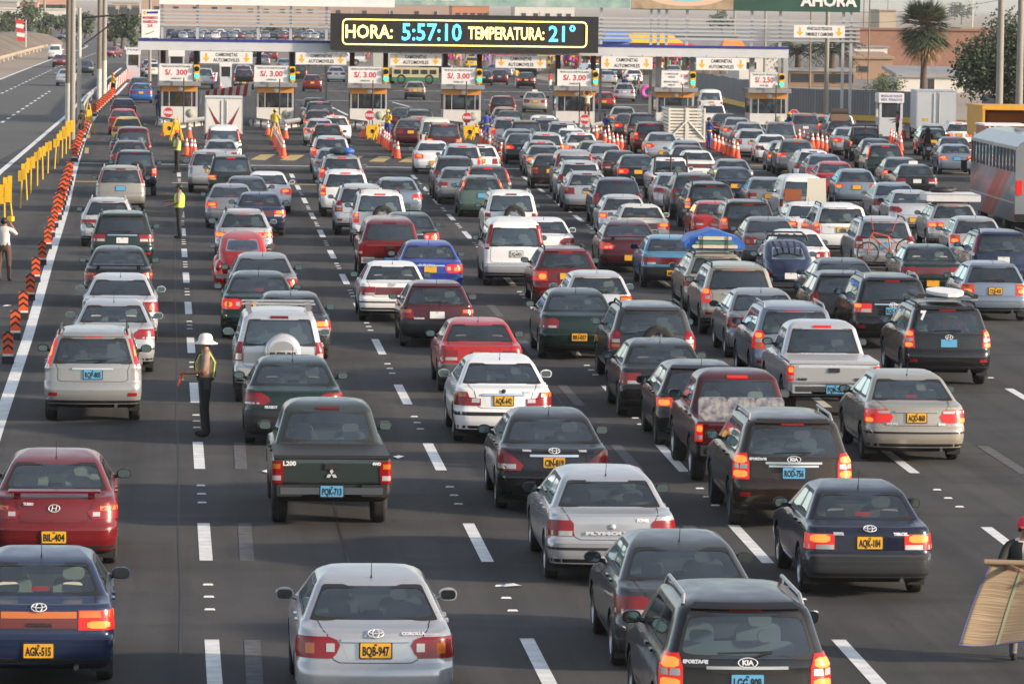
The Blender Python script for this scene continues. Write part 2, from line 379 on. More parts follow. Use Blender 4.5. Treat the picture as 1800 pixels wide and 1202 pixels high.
def wheel_meshes(r=.31, w_=.20, alloy=True):
    t = MB(); h = w_/2; ri = r*.64
    t.lathe([(ri, -h), (r*.9, -h), (r*.985, -h*.75), (r, -h*.5), (r, h*.5), (r*.985, h*.75), (r*.9, h), (ri, h), (ri, -h)], axis='X', n=20)
    for k in range(3): t.lathe([(r*1.004, -h*.4+k*h*.4-.006), (r*1.004, -h*.4+k*h*.4+.006)], axis='X', n=20, m=1)
    tyre = t.mesh('tyre', 2)
    q = MB(); q.lathe([(ri, h*.85), (ri*.93, h*.7), (ri*.90, h*.35), (ri*.2, h*.45)], axis='X', n=20, m=1)
    if alloy:
        for k in range(5):
            a = 2*math.pi*k/5; q.box((h*.62, math.cos(a)*ri*.55, math.sin(a)*ri*.55), (.02, ri*.9, ri*.26), 0, rx=a)
    else: q.lathe([(ri*.9, h*.6), (ri*.6, h*.78), (ri*.3, h*.72), (.001, h*.74)], axis='X', n=16)
    q.lathe([(ri*1.0, h*.9), (ri*.9, h*.95), (ri*.88, h*.6)], axis='X', n=20); q.lathe([(ri*.25, h*.5), (ri*.22, h*.8), (.001, h*.85)], axis='X', n=10)
    return tyre, q.mesh('rim', 2)

# ---- types: all numbers in metres; yr / yf = how far the skin sits in from the rear / front at height z
def sedan(**k):
    T = dict(L=4.4, yr=[(.20, .25), (.28, .06), (.40, .0), (.58, .0), (.62, .025), (.66, .05), (.90, .085), (.965, .12), (.99, .19), (1.015, .50), (1.03, .58), (1.33, 1.12), (1.38, 1.25), (1.42, 1.5), (1.45, 1.9), (1.458, 2.1)],
      yf=[(.2, .3), (.3, .08), (.5, 0), (.62, .03), (.72, .12), (.82, .42), (.92, .8), (1.0, 1.05), (1.03, 1.12), (1.33, 1.70), (1.38, 1.82), (1.42, 1.98), (1.45, 2.1), (1.458, 2.15)],
      w=[(.2, .74), (.28, .82), (.45, .85), (.6, .855), (.75, .85), (.92, .835), (1.0, .80), (1.04, .765), (1.33, .62), (1.38, .58), (1.42, .52), (1.45, .42), (1.458, .3)],
      cx=(.26, .07), cy=(.24, .12), bow=(.05, .05), win=(1.045, 1.345), swin=(1.06, 1.34), fwin=(1.045, 1.345), side=((1, 3), (4, 6)), bump=(.28, .64), gate=.985, sill=.27,
      wr=.31, wy=(.95, .88), ww=.19, seat=SEATG, light=[(.70, .47, .90), (.75, .42, .98), (.84, .38, 1.0), (.90, .42, .98), (.925, .50, .93)], lens=[('c', .77, .86, .44, .53), ('a', .75, .86, .66, .76)],
      hot=(.75, .86, .62, .80), plate=(.79, 0), gapw=5.4, antenna=True, hi=('shelf',), mir=.98)
    T.update(k); return T
def old(**k):
    T = sedan(L=4.25, yr=[(.22, .25), (.30, .04), (.40, .0), (.58, .0), (.60, .03), (.63, .05), (.86, .07), (.93, .09), (.955, .14), (.98, .55), (.995, .62), (1.29, 1.02), (1.33, 1.13), (1.36, 1.35), (1.385, 1.8), (1.39, 2.0)],
      yf=[(.22, .3), (.32, .06), (.5, 0), (.66, .02), (.74, .1), (.82, .5), (.90, 1.0), (.96, 1.2), (.995, 1.25), (1.29, 1.75), (1.33, 1.85), (1.36, 2.0), (1.385, 2.1), (1.39, 2.15)],
      w=[(.22, .74), (.30, .80), (.45, .83), (.6, .835), (.75, .83), (.90, .815), (.98, .775), (1.0, .745), (1.29, .60), (1.33, .565), (1.36, .51), (1.385, .42), (1.39, .3)],
      cx=(.17, .075), cy=(.16, .10), bow=(.03, .04), win=(1.005, 1.30), swin=(1.01, 1.29), fwin=(1.005, 1.30), bump=(.30, .61), gate=.95, light=[(.67, .46, .95), (.87, .46, .95)],
      lens=[('c', .67, .73, .47, .93)], hot=(.76, .86, .52, .78), plate=(.76, 0), gapw=5.6, mir=.95)
    T.update(k); return T
def hatch(**k):
    T = sedan(L=3.85, yr=[(.20, .25), (.28, .06), (.38, 0), (.56, 0), (.60, .03), (.64, .05), (.92, .10), (.96, .12), (1.30, .42), (1.35, .50), (1.39, .64), (1.42, 1.0), (1.43, 1.3)],
      yf=[(.2, .3), (.3, .08), (.5, 0), (.62, .03), (.72, .12), (.82, .38), (.92, .7), (.98, .9), (1.32, 1.52), (1.36, 1.62), (1.40, 1.8), (1.425, 1.95), (1.43, 2.0)],
      w=[(.2, .74), (.28, .80), (.45, .825), (.6, .83), (.75, .825), (.90, .805), (.96, .77), (1.0, .745), (1.30, .61), (1.35, .575), (1.39, .52), (1.42, .42), (1.43, .3)],
      cx=(.22, .08), cy=(.20, .12), bow=(.05, .05), win=(.965, 1.315), swin=(.985, 1.31), fwin=(.985, 1.32), bump=(.28, .62), gate=.95, light=[(.66, .52, .84), (.92, .52, .88)], lens=[('a', .82, .90, .54, .80)],
      hot=(.70, .80, .58, .78), plate=(.76, 0), gapw=5.6, hi=('shelf',), wiper=True, wy=(.62, .80), mir=.93)
    T.update(k); return T
def suv(**k):
    T = dict(L=4.5, yr=[(.28, .28), (.36, .06), (.48, .0), (.70, .0), (.74, .03), (.78, .05), (1.02, .07), (1.08, .085), (1.50, .30), (1.56, .36), (1.60, .44), (1.635, .62), (1.655, 1.0), (1.665, 1.4)],
      yf=[(.28, .35), (.4, .06), (.6, 0), (.78, .05), (.9, .2), (1.0, .65), (1.06, .98), (1.10, 1.08), (1.50, 1.75), (1.56, 1.88), (1.60, 2.0), (1.635, 2.15), (1.655, 2.3), (1.665, 2.4)],
      w=[(.28, .78), (.38, .86), (.55, .885), (.8, .885), (1.02, .87), (1.08, .835), (1.12, .815), (1.5, .70), (1.56, .67), (1.60, .61), (1.635, .52), (1.655, .42), (1.665, .3)],
      cx=(.20, .105), cy=(.20, .16), bow=(.06, .07), win=(1.095, 1.53), swin=(1.12, 1.50), fwin=(1.11, 1.50), side=((1, 3), (4, 6)), bump=(.36, .76), gate=1.08, sill=.38,
      wr=.345, wy=(.92, .88), ww=.22, seat=SEATG, light=[(.80, .64, .95), (1.10, .66, .98), (1.16, .70, .92)], lens=[('c', .93, 1.0, .67, .84), ('a', .84, .90, .67, .84)], hot=(1.02, 1.11, .70, .84), plate=(.90, 0),
      gapw=5.6, hi=('top',), wiper=True, rails=True, mir=1.10)
    T.update(k); return T
def wagon(**k):
    T = suv(L=4.5, yr=[(.2, .25), (.28, .06), (.4, 0), (.58, 0), (.62, .03), (.66, .05), (.94, .08), (.98, .10), (1.34, .42), (1.39, .50), (1.43, .62), (1.46, 1.0), (1.468, 1.3)],
      yf=[(.2, .3), (.3, .08), (.5, 0), (.62, .03), (.72, .12), (.82, .42), (.92, .8), (1.0, 1.05), (1.03, 1.12), (1.34, 1.72), (1.38, 1.84), (1.42, 1.98), (1.46, 2.1), (1.468, 2.15)],
      w=[(.2, .74), (.28, .81), (.45, .845), (.6, .85), (.75, .845), (.94, .825), (1.0, .79), (1.03, .765), (1.34, .63), (1.39, .59), (1.43, .53), (1.46, .43), (1.468, .3)],
      win=(1.0, 1.365), swin=(1.04, 1.35), fwin=(1.04, 1.35), bump=(.28, .64), gate=.99, sill=.27, light=[(.68, .48, .94), (.92, .50, .96)], lens=[('a', .80, .90, .72, .9)], hot=(.72, .86, .52, .70), plate=(.80, 0), wr=.31, ww=.19, mir=.98, wy=(.88, .88))
    T.update(k); return T
def boxy(**k):
    T = suv(L=4.2, yr=[(.34, .25), (.42, .04), (.52, .0), (.68, .0), (.71, .05), (.74, .07), (1.06, .08), (1.12, .09), (1.60, .20), (1.66, .26), (1.71, .40), (1.735, .8), (1.745, 1.2)],
      yf=[(.34, .35), (.44, .05), (.62, 0), (.86, .03), (.98, .3), (1.06, .9), (1.12, 1.05), (1.16, 1.1), (1.60, 1.50), (1.66, 1.6), (1.71, 1.75), (1.735, 1.9), (1.745, 2.0)],
      w=[(.34, .74), (.42, .82), (.55, .855), (.8, .86), (1.06, .85), (1.12, .815), (1.16, .80), (1.60, .70), (1.66, .665), (1.71, .58), (1.735, .45), (1.745, .3)],
      cx=(.12, .11), cy=(.12, .12), bow=(.03, .03), win=(1.13, 1.62), swin=(1.16, 1.59), fwin=(1.16, 1.59), bump=(.42, .72), gate=1.11, sill=.42, light=[(.78, .66, .84), (1.08, .66, .86)], lens=[('c', .90, .96, .68, .82)], hot=(.98, 1.06, .68, .80),
      plate=(.56, -.0), wr=.36, hi=('top',), mir=1.14, wy=(.78, .80))
    T.update(k); return T
def van(**k):
    T = suv(L=4.3, yr=[(.24, .25), (.32, .05), (.42, .0), (.60, .0), (.64, .03), (.67, .05), (1.02, .07), (1.08, .08), (1.62, .20), (1.70, .26), (1.76, .36), (1.80, .6), (1.82, 1.1)],
      yf=[(.24, .3), (.34, .05), (.55, 0), (.8, .05), (.95, .3), (1.08, .62), (1.14, .7), (1.62, 1.25), (1.70, 1.36), (1.76, 1.5), (1.80, 1.7), (1.82, 1.9)],
      w=[(.24, .74), (.32, .80), (.5, .83), (.8, .835), (1.02, .83), (1.08, .81), (1.12, .80), (1.62, .70), (1.70, .665), (1.76, .59), (1.80, .46), (1.82, .32)],
      cx=(.12, .12), cy=(.12, .12), bow=(.03, .04), win=(1.10, 1.60), swin=(1.14, 1.58), fwin=(1.14, 1.60), bump=(.32, .65), gate=1.09, sill=.32, light=[(1.06, .68, .84), (1.66, .64, .80)], lens=[('c', 1.07, 1.16, .70, .82)], hot=(1.20, 1.36, .70, .78),
      plate=(.90, .05), wr=.31, rails=False, hi=(), mir=1.12, wy=(.80, .75), light_col=True)
    T['light'] = [(1.02, .70, .86), (1.60, .60, .74), (1.68, .585, .70)]; T.update(k); return T
def pickup(**k):
    T = suv(L=5.1, yr=[(.40, .30), (.46, .10), (.54, .06), (.68, .06), (.70, .02), (.74, .015), (1.02, .0), (1.05, .015), (1.065, .06), (1.075, 1.66), (1.085, 1.72), (1.12, 1.74), (1.57, 1.98), (1.62, 2.06), (1.67, 2.2), (1.695, 2.5), (1.705, 2.8)],
      yf=[(.40, .35), (.48, .05), (.62, 0), (.86, .03), (.98, .35), (1.07, 1.05), (1.10, 1.15), (1.12, 1.2), (1.55, 1.75), (1.62, 1.88), (1.67, 2.0), (1.695, 2.1), (1.705, 2.15)],
      w=[(.40, .76), (.46, .83), (.55, .87), (.8, .875), (1.02, .865), (1.05, .855), (1.07, .84), (1.09, .80), (1.12, .79), (1.57, .66), (1.62, .62), (1.67, .55), (1.695, .44), (1.705, .3)],
      cx=(.06, .09), cy=(.10, .10), bow=(.0, .05), win=(1.13, 1.57), swin=(1.15, 1.53), fwin=(1.15, 1.53), bump=(.46, .70), gate=1.055, sill=.45, light=[(.74, .765, .93), (1.02, .765, .93)], lens=[('c', .78, .84, .775, .86)], hot=(.90, 1.0, .775, .86),
      plate=(.58, 0), wr=.37, ww=.24, rails=False, hi=('top',), wiper=False, mir=1.16, wy=(1.15, .88), gapw=6.0)
    T.update(k); return T
def bug(**k):
    T = hatch(L=4.07, yr=[(.28, .45), (.36, .22), (.50, .08), (.66, .10), (.80, .22), (.92, .40), (1.0, .56), (1.25, 1.12), (1.35, 1.42), (1.42, 1.75), (1.47, 2.1), (1.485, 2.3)],
      yf=[(.28, .5), (.40, .28), (.60, .22), (.75, .38), (.85, .70), (.93, 1.05), (1.0, 1.18), (1.32, 1.50), (1.38, 1.58), (1.43, 1.68), (1.47, 1.75), (1.485, 1.77)],
      w=[(.28, .55), (.40, .60), (.60, .62), (.8, .64), (.95, .65), (1.02, .645), (1.30, .58), (1.38, .52), (1.43, .44), (1.47, .33), (1.485, .22)],
      cx=(.40, .20), cy=(.55, .35), bow=(.10, .12), win=(1.03, 1.30), swin=(1.02, 1.31), fwin=(1.02, 1.30), bump=(.29, .30), gate=.95, sill=.30, light=None, lens=[], hot=None, plate=(.62, 0), wiper=False, wr=.33, ww=.16, wy=(.78, .80), mir=1.0, antenna=False, hi=(), gapw=3.6)
    T.update(k); return T
pillar = dict(light=[(1.00, .80, .97), (1.10, .77, .95), (1.50, .66, .84), (1.60, .60, .74)], lens=[('c', 1.0, 1.08, .80, .92)], hot=(1.22, 1.40, .75, .83))
TYPES = dict(
  sed=sedan(), sedtoy=sedan(), sedvol=sedan(lens=[('c', .86, .90, .46, .9)], light=[(.70, .46, .98), (.80, .40, 1.0), (.92, .48, .98)], hot=(.71, .78, .74, .90)),
  sedbmw=sedan(light=[(.70, .40, .98), (.82, .40, 1.0), (.84, .60, 1.0), (.93, .64, .98)], lens=[('c', .75, .82, .42, .56), ('a', .85, .92, .66, .95)], hot=(.74, .82, .62, .8), wr=.33, strip=.56),
  sedy=sedan(L=4.3, light=[(.66, .52, .84), (.74, .46, .98), (.86, .60, 1.0), (.96, .76, .96)], lens=[('c', .69, .76, .58, .90)], hot=(.80, .9, .72, .9)),
  sedhy=sedan(spoiler=.0, light=[(.70, .52, .96), (.80, .44, 1.0), (.88, .60, 1.0), (.91, .80, .98)], lens=[('a', .82, .88, .62, .95), ('c', .74, .80, .52, .62)], hot=(.73, .79, .64, .74), plate=(.47, 0), deckspoiler=True),
  sedp=sedan(light=[(.74, .50, .86), (.80, .40, .98), (.88, .44, 1.0), (.94, .56, 1.0)], lens=[('c', .75, .78, .6, .9)], hot=(.80, .88, .6, .8), plate=(.50, 0), L=4.2),
  sedf=sedan(light=[(.70, .46, .95), (.86, .44, .97), (.91, .52, .95)], lens=[('c', .71, .76, .5, .92)], hot=(.79, .88, .52, .76), plate=(.52, 0)),
  old=old(), oldcor=old(light=[(.68, .44, .96), (.90, .44, .96)], lens=[('a', .82, .89, .45, .95)], hot=(.70, .78, .54, .80), band=(.70, .89, .44), plate=(.46, 0)), oldter=old(), oldb=old(band=(.68, .86, .46), plate=(.44, 0)),
  oldp=old(L=4.7, w=[(z, v*1.03) for z, v in old()['w']], light=[(.67, .52, .95), (.84, .52, .97), (.88, .56, .92)], lens=[('c', .675, .74, .54, .93)], hot=None, plate=(.42, 0), cx=(.22, .08), cy=(.2, .12)),
  hat=hatch(), hatgolf=hatch(light=[(.66, .50, .88), (.86, .56, .88), (.88, .60, .86)], lens=[('a', .78, .86, .58, .86)], plate=(.74, 0)), hatr=hatch(light=[(.72, .56, .84), (.80, .52, .90), (.88, .56, .86)], lens=[('a', .83, .87, .6, .8)], hot=(.74, .84, .6, .8)),
  hatv=hatch(light=[(.70, .62, .86), (.92, .64, .90), (1.0, .68, .88)], lens=[('a', .70, .78, .66, .84)], hot=(.82, .92, .68, .82)),
  suv=suv(), suvkia=suv(light=[(.76, .66, .97), (1.0, .66, 1.0), (1.14, .70, .96)], lens=[('c', .92, .99, .69, .92)], hot=(1.00, 1.10, .70, .92), hot2=(.79, .89, .69, .92), bar=True, plate=(.86, 0)),
  suvx=suv(**pillar), suvlow=suv(light=[(.86, .48, .90), (1.06, .48, .92)], lens=[('c', .87, .94, .5, .9)], hot=(.97, 1.05, .72, .88), bar=True), suvter=suv(L=4.7, light=[(.80, .70, .95), (1.16, .72, .97)], lens=[('c', .93, 1.0, .73, .92)], hot=(1.04, 1.13, .74, .92), hot2=(.82, .90, .74, .92), wr=.36),
  suvcap=suv(light=[(.78, .66, .92), (1.12, .70, .96)], lens=[('c', .87, .95, .70, .80)], hot=(1.0, 1.1, .72, .86)), suvspare=suv(spare='low'),
  box=boxy(), boxs=boxy(spare='mid'), boxz=boxy(spare='cover', L=4.4, light=[(.84, .70, .88), (1.20, .70, .86)], lens=[('c', .86, .98, .72, .84)]),
  boxp=boxy(L=4.5, light=[(.84, .56, .90), (1.02, .56, .90)], lens=[('c', .85, .90, .58, .80)], hot=(.93, 1.0, .62, .86)),
  wag=wagon(), wagp=wagon(light=[(.98, .76, .86), (1.06, .72, .84), (1.36, .58, .70)], hot=(1.12, 1.26, .66, .74), lens=[]), wagl=wagon(light=[(.70, .36, .98), (.86, .36, 1.0)], lens=[('c', .71, .75, .4, .9)], hot=(.74, .84, .60, .84), hot2=(.74, .82, .38, .52)),
  van=van(), vanw=van(L=4.7, yr=[(z, v*.8) for z, v in van()['yr']]), vanlow=van(light=[(.74, .70, .84), (1.0, .70, .84)], lens=[('a', .92, .99, .71, .83)], hot=(.78, .88, .72, .82)),
  panel=van(L=4.2, light=[(.74, .70, .82), (1.0, .70, .82)], lens=[], hot=(.78, .88, .72, .80), side=((4, 6),)),
  pik=pickup(cover='body'), pikl=pickup(cover='dark', light=[(.70, .72, .90), (.90, .70, .92), (1.02, .72, .89)], lens=[('c', .74, .81, .74, .86), ('a', .91, .98, .75, .86)], hot=(.83, .89, .74, .86)), pikd=pickup(yr=[(.40, .30), (.46, .10), (.54, .06), (.68, .06), (.70, .02), (.74, .015), (1.02, .0), (1.05, .015), (1.065, .06), (1.075, .10), (1.085, .12), (1.12, .14), (1.57, .32), (1.62, .42), (1.67, .6), (1.695, 1.2), (1.705, 1.8)]), pko=pickup(bed=True),
  bug=bug())
NAMES = dict(sed='sedan_car', old='sedan_car', hat='hatchback_car', suv='suv', box='suv', wag='station_wagon', van='minivan', pan='panel_van', pik='pickup_truck', pko='pickup_truck', bug='classic_car')

_body = {}
def car_parts(tn):
    """every mesh of a car type, made once; each entry: (name, mesh, material roles, loc, rot, children)"""
    if tn in _body: return _body[tn]
    T = TYPES[tn]; H = Hull(T); L = T['L']; r = T['wr']; cuts = []
    wys = (T['wy'][0], L-T['wy'][1]); hw = lerpk(T['w'], .6)
    for wy in wys:
        c = MB()
        for sx in (-1, 1): c.cyl((sx*(hw-.30), wy, r), (sx*(hw+.12), wy, r), r+.055, n=22, m=7)
        cuts.append(c.mesh('wheel_cut', 8))
    if T.get('bed'):
        c = MB(); c.box((0, .85, 1.06), (1.42, 1.52, .9), 7); cuts.append(c.mesh('bed_cut', 8))
    full = H.build(cuts); D = dict(H=H, T=T)
    A = []; B = []; side = T['side']
    A.append(('body', submesh(full, {0: 0, 7: 1, 8: 1, 11: 0}, 'body'), ('paint', UNDER), None, None, []))
    B.append(('body', submesh(full, {0: 0, 7: 1, 8: 1, 5: 0, 6: 2, 9: 0, 10: 0}, 'body'), ('paint', UNDER, 'bumper'), None, None, []))
    gate = submesh(full, {5: 0}, 'tailgate')
    if gate: A.append(('tailgate' if tn[:3] not in ('sed', 'old', 'bug') else 'boot_lid', gate, ('paint',), None, None, []))
    bu = submesh(full, {6: 0}, 'rear_bumper')
    if bu: A.append(('rear_bumper', bu, ('bumper',), None, None, []))
    zdoor = T['swin'][0]-.10
    for sg in (1, -1):
        for k, tg in ((0, 9), (1, 10)):
            d = submesh(full, {tg: 0}, 'door', side=sg)
            if d:
                c_h = C_S+2.25 if tg == 9 else C_S+3.35; p = H.off(c_h, zdoor, .012)
                hd = MB().box((sg*p.x, p.y, p.z), (.035, .16, .03), 0).mesh('handle')
                A.append(('door', d, ('paint',), None, None, [('handle', hd, ('handle',))]))
    rear = submesh(full, {1: 0}, 'rear_window')
    isbug = tn == 'bug'
    tr = H.ring(-NR-.05, NR+.05, T['win'][0], T['win'][1], wd=.032 if T['win'][1]-T['win'][0] > .35 else .02, p=8).mesh('trim')
    if rear:
        A.append(('rear_window', rear, ('glass',), None, None, [('window_trim', tr, (CHROME if isbug else BLACK,))])); B.append(('rear_window', rear, ('glass',), None, None, [('window_trim', tr, (BLACK,))]))
    ws = submesh(full, {2: 0}, 'windscreen'); A.append(('windscreen', ws, (GLASS,), None, None, [])); B.append(('windscreen', ws, (GLASS,), None, None, []))
    for sg in (1, -1):
        for k, (a, b) in enumerate(side):
            g = submesh(full, {3+k: 0}, 'side_window', side=sg)
            if g:
                rg = H.ring(C_S+a, C_S+b, T['swin'][0], T['swin'][1], wd=.02, out=.02, side=sg, p=9, n=32).mesh('trim')
                A.append(('side_window', g, ('glass',), None, None, [('window_trim', rg, (BLACK,))])); B.append(('side_window', g, ('glass',), None, None, []))
    # lights
    lens_m = dict(c=CLEAR, a=AMBER, r=DRED)
    for sg in (1, -1):
        if T['light']:
            m = H.patch(T['light'], .012, sg, 6, 7, skirt=.03).mesh('tail_light'); ch = []
            for kind, z0, z1, s0, s1 in T['lens']:
                ch.append(('lens', H.patch([(z0, s0, s1), (z1, s0, s1)], .016, sg, 2, 3).mesh('lens'), (lens_m[kind],)))
            for hk in ('hot', 'hot2'):
                if T.get(hk):
                    h = T[hk]; dz, ds = (h[1]-h[0])*.22, (h[3]-h[2])*.22
                    ch.append(('bulb_glow', H.patch([(h[0], h[2]+ds, h[3]-ds), (h[0]+dz, h[2], h[3]), (h[1]-dz, h[2], h[3]), (h[1], h[2]+ds, h[3]-ds)], .0155, sg, 3, 4).mesh('glow'), ('hot',)))
            A.append(('tail_light', m, ('tail',), None, None, ch)); B.append(('tail_light', m, ('tail',), None, None, [c for c in ch if c[0] == 'bulb_glow' or len(ch) < 3]))
        if T.get('fog', tn[:3] == 'suv'):
            z = T['bump'][0]+.15; A.append(('reflector', H.patch([(z, hw-.24, hw-.08), (z+.06, hw-.24, hw-.08)], .012, sg, 1, 2).mesh('reflector'), (RED,), None, None, []))
    if T.get('band'):
        z0, z1, s1 = T['band']; zm = z0+(z1-z0)*.6
        q = H.patch([(z0, -s1+.01, s1-.01), (z1, -s1+.01, s1-.01)], .010, 1, 3, 10)
        A.append(('light_band', q.mesh('band'), (DRED,), None, None, [('lens', H.patch([(zm, -s1+.02, s1-.02), (z1-.005, -s1+.02, s1-.02)], .014, 1, 1, 10).mesh('l'), (AMBER if tn == 'oldcor' else DRED,))])); B.append(A[-1][:5]+([],))
    # shut lines
    gw = T['gapw']; b1, gt = T['bump'][1], T['gate']
    if tn[:3] in ('sed', 'old'): pth = [(0, b1+.015), (gw*.72, b1+.015), (gw*.85, b1+.05), (gw, gt-.03), (gw, T['win'][0]-.012)]
    elif tn[:3] == 'bug': pth = [(0, .45), (2.2, .48), (3.4, .62), (4.0, .85), (3.6, .98), (0, 1.0)]
    elif tn[:3] in ('pik', 'pko'): pth = [(0, b1+.015), (NR-.05, b1+.015), (NR-.05, gt-.005), (0, gt-.005)]
    else: pth = [(0, b1+.012), (gw*.9, b1+.012), (gw, b1+.05), (gw, T['win'][0]-.01)]
    A.append(('tailgate_gap', H.strip(pth).mesh('gap'), (INK,), None, None, []))
    zs0, zs1 = T['sill']+.1, T['swin'][0]-.005
    dm = MB()
    for path in ([(C_S+2, zs0+.16), (C_S+2, zs1)], [(C_S+3, zs0), (C_S+3, zs1)], [(C_S+5, zs0), (C_S+5, zs1)], [(C_S+2.3, zs0), (C_S+5, zs0)]):
        q = H.strip(path); dm.add(q.v, q.f, 0)
    A.append(('door_gap', dm.mesh('gap'), (INK,), None, None, []))
    # plate
    zp, dx = T['plate']; p = H.pt(0, zp); n = H.nrm(0, zp); tilt = -math.atan2(n.z, -n.y)
    pf = MB().rbox((0, .0, 0), (.36, .014, .185), .015).mesh('plate_frame'); pl = MB().rbox((0, -.006, 0), (.33, .014, .158), .012).mesh('plate')
    D['plate'] = (Vector((dx, p.y-.008, zp)), tilt); D['pf'] = pf; D['pl'] = pl
    if tn[:3] in ('sed', 'suv') and zp > b1: # recess round the plate
        rc = H.patch([(zp-.10, -.30, .30), (zp+.07, -.36, .36)], .002, 1, 3, 8, skirt=.004).mesh('recess'); A.append(('plate_recess', rc, ('paint2',), None, None, []))
        gb = H.patch([(zp+.085, -.37, .37), (zp+.115, -.37, .37)], .022, 1, 2, 8, skirt=.03).mesh('grip'); A.append(('boot_grip', gb, ('grip',), None, None, []))
    if T.get('strip'): A.append(('bumper_strip', H.patch([(T['strip']-.03, -1.2, 1.2), (T['strip']+.03, -1.2, 1.2)], .008, 1, 2, 16).mesh('strip'), (BLACK,), None, None, []))
    elif tn[:3] in ('old', 'hat', 'sed') and tn not in ('sedtoy',):
        A.append(('bumper_strip', H.patch([(b1-.12, -1.15, 1.15), (b1-.085, -1.15, 1.15)], .007, 1, 1, 16).mesh('strip'), ('strip',), None, None, []))
    A.append(('lower_valance', H.patch([(T['bump'][0]-.02, -.95, .95), (T['bump'][0]+.07, -.95, .95)], .006, 1, 2, 14).mesh('valance'), (BLACK,), None, None, []))
    # high brake light
    if 'top' in T['hi']:
        z = T['win'][1]+.035; m = H.patch([(z-.016, -.17, .17), (z+.018, -.17, .17)], .02, 1, 1, 4, skirt=.03).mesh('brake_light'); A.append(('brake_light', m, ('brake',), None, None, [])); B.append(A[-1])
    if 'shelf' in T['hi']:
        z = T['win'][0]+.02; p = H.pt(0, z+.05); m = MB().box((0, p.y+.06, z+.03), (.20, .05, .05)).mesh('brake_light'); A.append(('brake_light', m, ('brake',), None, None, [])); B.append(A[-1])
    # mirrors
    zmi = T['mir']; cme = C_S+5.75; p = H.pt(cme, zmi+.06); 
    for sg in (1, -1):
        cx = sg*(p.x+.16); mh = MB(); mh.sphere((cx, p.y+.03, zmi+.08), (.108, .07, .074), 0, 10, 6); mh.cyl((sg*(p.x-.02), p.y+.02, zmi+.02), (cx, p.y+.03, zmi+.06), .03, .025, 6)
        mg = MB().rbox((cx, p.y-.048, zmi+.08), (.165, .012, .105), .04, rx=-.06).mesh('mirror_glass')
        mf = MB().rbox((cx, p.y-.034, zmi+.08), (.195, .02, .132), .05); mh.add(mf.v, mf.f, 0)
        q = ('side_mirror', mh.mesh('mirror'), ('mirror',), None, None, [('mirror_glass', mg, (MIRROR,))]); A.append(q); B.append(q)
    # wheels
    for wy in wys:
        for sg in (1, -1):
            q = ('wheel', 'TYRE', (RUBBER, UNDER), (sg*(hw-T['ww']/2-.012), wy, r), (0, 0, 0 if sg > 0 else math.pi), [('rim', 'RIM', ('rim', INK))]); A.append(q); B.append(q[:5]+([('rim', 'RIM', ('rim', INK))],))
    D['wheel'] = wheel_meshes(r, T['ww'], True), wheel_meshes(r, T['ww'], False)
    # interior: floor, seats, dash
    zb = T['swin'][0]; yb = H.pt(0, T['win'][0])[1]; wi = lerpk(T['w'], zb)-.13; ysc = L-lerpk(T['yf'], zb)
    it = MB(); it.box((0, (yb+ysc)/2, .42), (2*wi, ysc-yb-.2, .06), 0); it.box((0, ysc-.32, zb-.11), (2*wi, .5, .20), 0)
    it.lathe([(.17, -.012), (.185, 0), (.17, .012), (.155, 0), (.17, -.012)], (-.36, ysc-.62, zb-.02), 'Y', 14, 0)
    rake = 1.0
    yfs = ysc-1.22; yrs = yfs-.86
    if tn[:3] in ('pik', 'pko'): yrs = yb+.30
    A.append(('dashboard', it.mesh('dashboard'), (INTER,), None, None, [])); 
    B.append(A[-1])
    for sx in (-.36, .36):
        s_ = MB(); s_.rbox((sx, yfs, zb-.25), (.48, .13, .60), .09, rx=-.2); s_.rbox((sx, yfs-.09, zb+.11), (.25, .09, .15), .06, rx=-.1); s_.box((sx, yfs+.25, zb-.45), (.48, .5, .14))
        A.append(('seat', s_.mesh('seat'), ('seat',), None, None, [])); B.append(A[-1])
    rs = MB(); rs.rbox((0, yrs, zb-.29), (1.28, .14, .54), .08, rx=-.22)
    for sx in (-.36, .36): rs.rbox((sx, yrs-.08, zb+.05), (.24, .08, .13), .05, rx=-.1)
    if tn[:3] not in ('bug',): A.append(('rear_seat', rs.mesh('rear_seat'), ('seat',), None, None, []))
    if tn[:3] in ('sed', 'old'): A.append(('parcel_shelf', MB().box((0, (yb+.08+yrs)/2, zb-.085), (1.25, abs(yrs-yb)-.06, .03)).mesh('shelf'), (INTER,), None, None, []))
    D['drv'] = (-.36, yfs+.16, zb-.30)
    # extras
    if T.get('antenna'):
        zr = lerpk([(y, z) for z, y in T['yr']], lerpk(T['yr'], 1.42)+.1) if tn[:3] in ('sed', 'old') else H.zs[-1]-.01
        ya = lerpk(T['yr'], T['win'][1]+.03)+.16; za = lerpk(sorted((y, z) for z, y in T['yr'] if z > T['win'][0]), ya); A.append(('antenna', MB().cyl((0, ya, za-.01), (0, ya-.10, za+.24), .006, .003, 5).cyl((0, ya, za-.015), (0, ya-.015, za+.035), .016, .008, 6).mesh('antenna'), (BLACK,), None, None, []))
    if T.get('wiper'):
        z = T['win'][0]+.03; q = MB(); a = H.off(.3, z-.02, .02); b = H.off(2.2, z+.03, .025); c = H.off(-2.6, z+.015, .025); q.cyl(a, b, .012, .008, 5); q.cyl(b, c, .008, .008, 5); A.append(('rear_wiper', q.mesh('wiper'), (BLACK,), None, None, []))
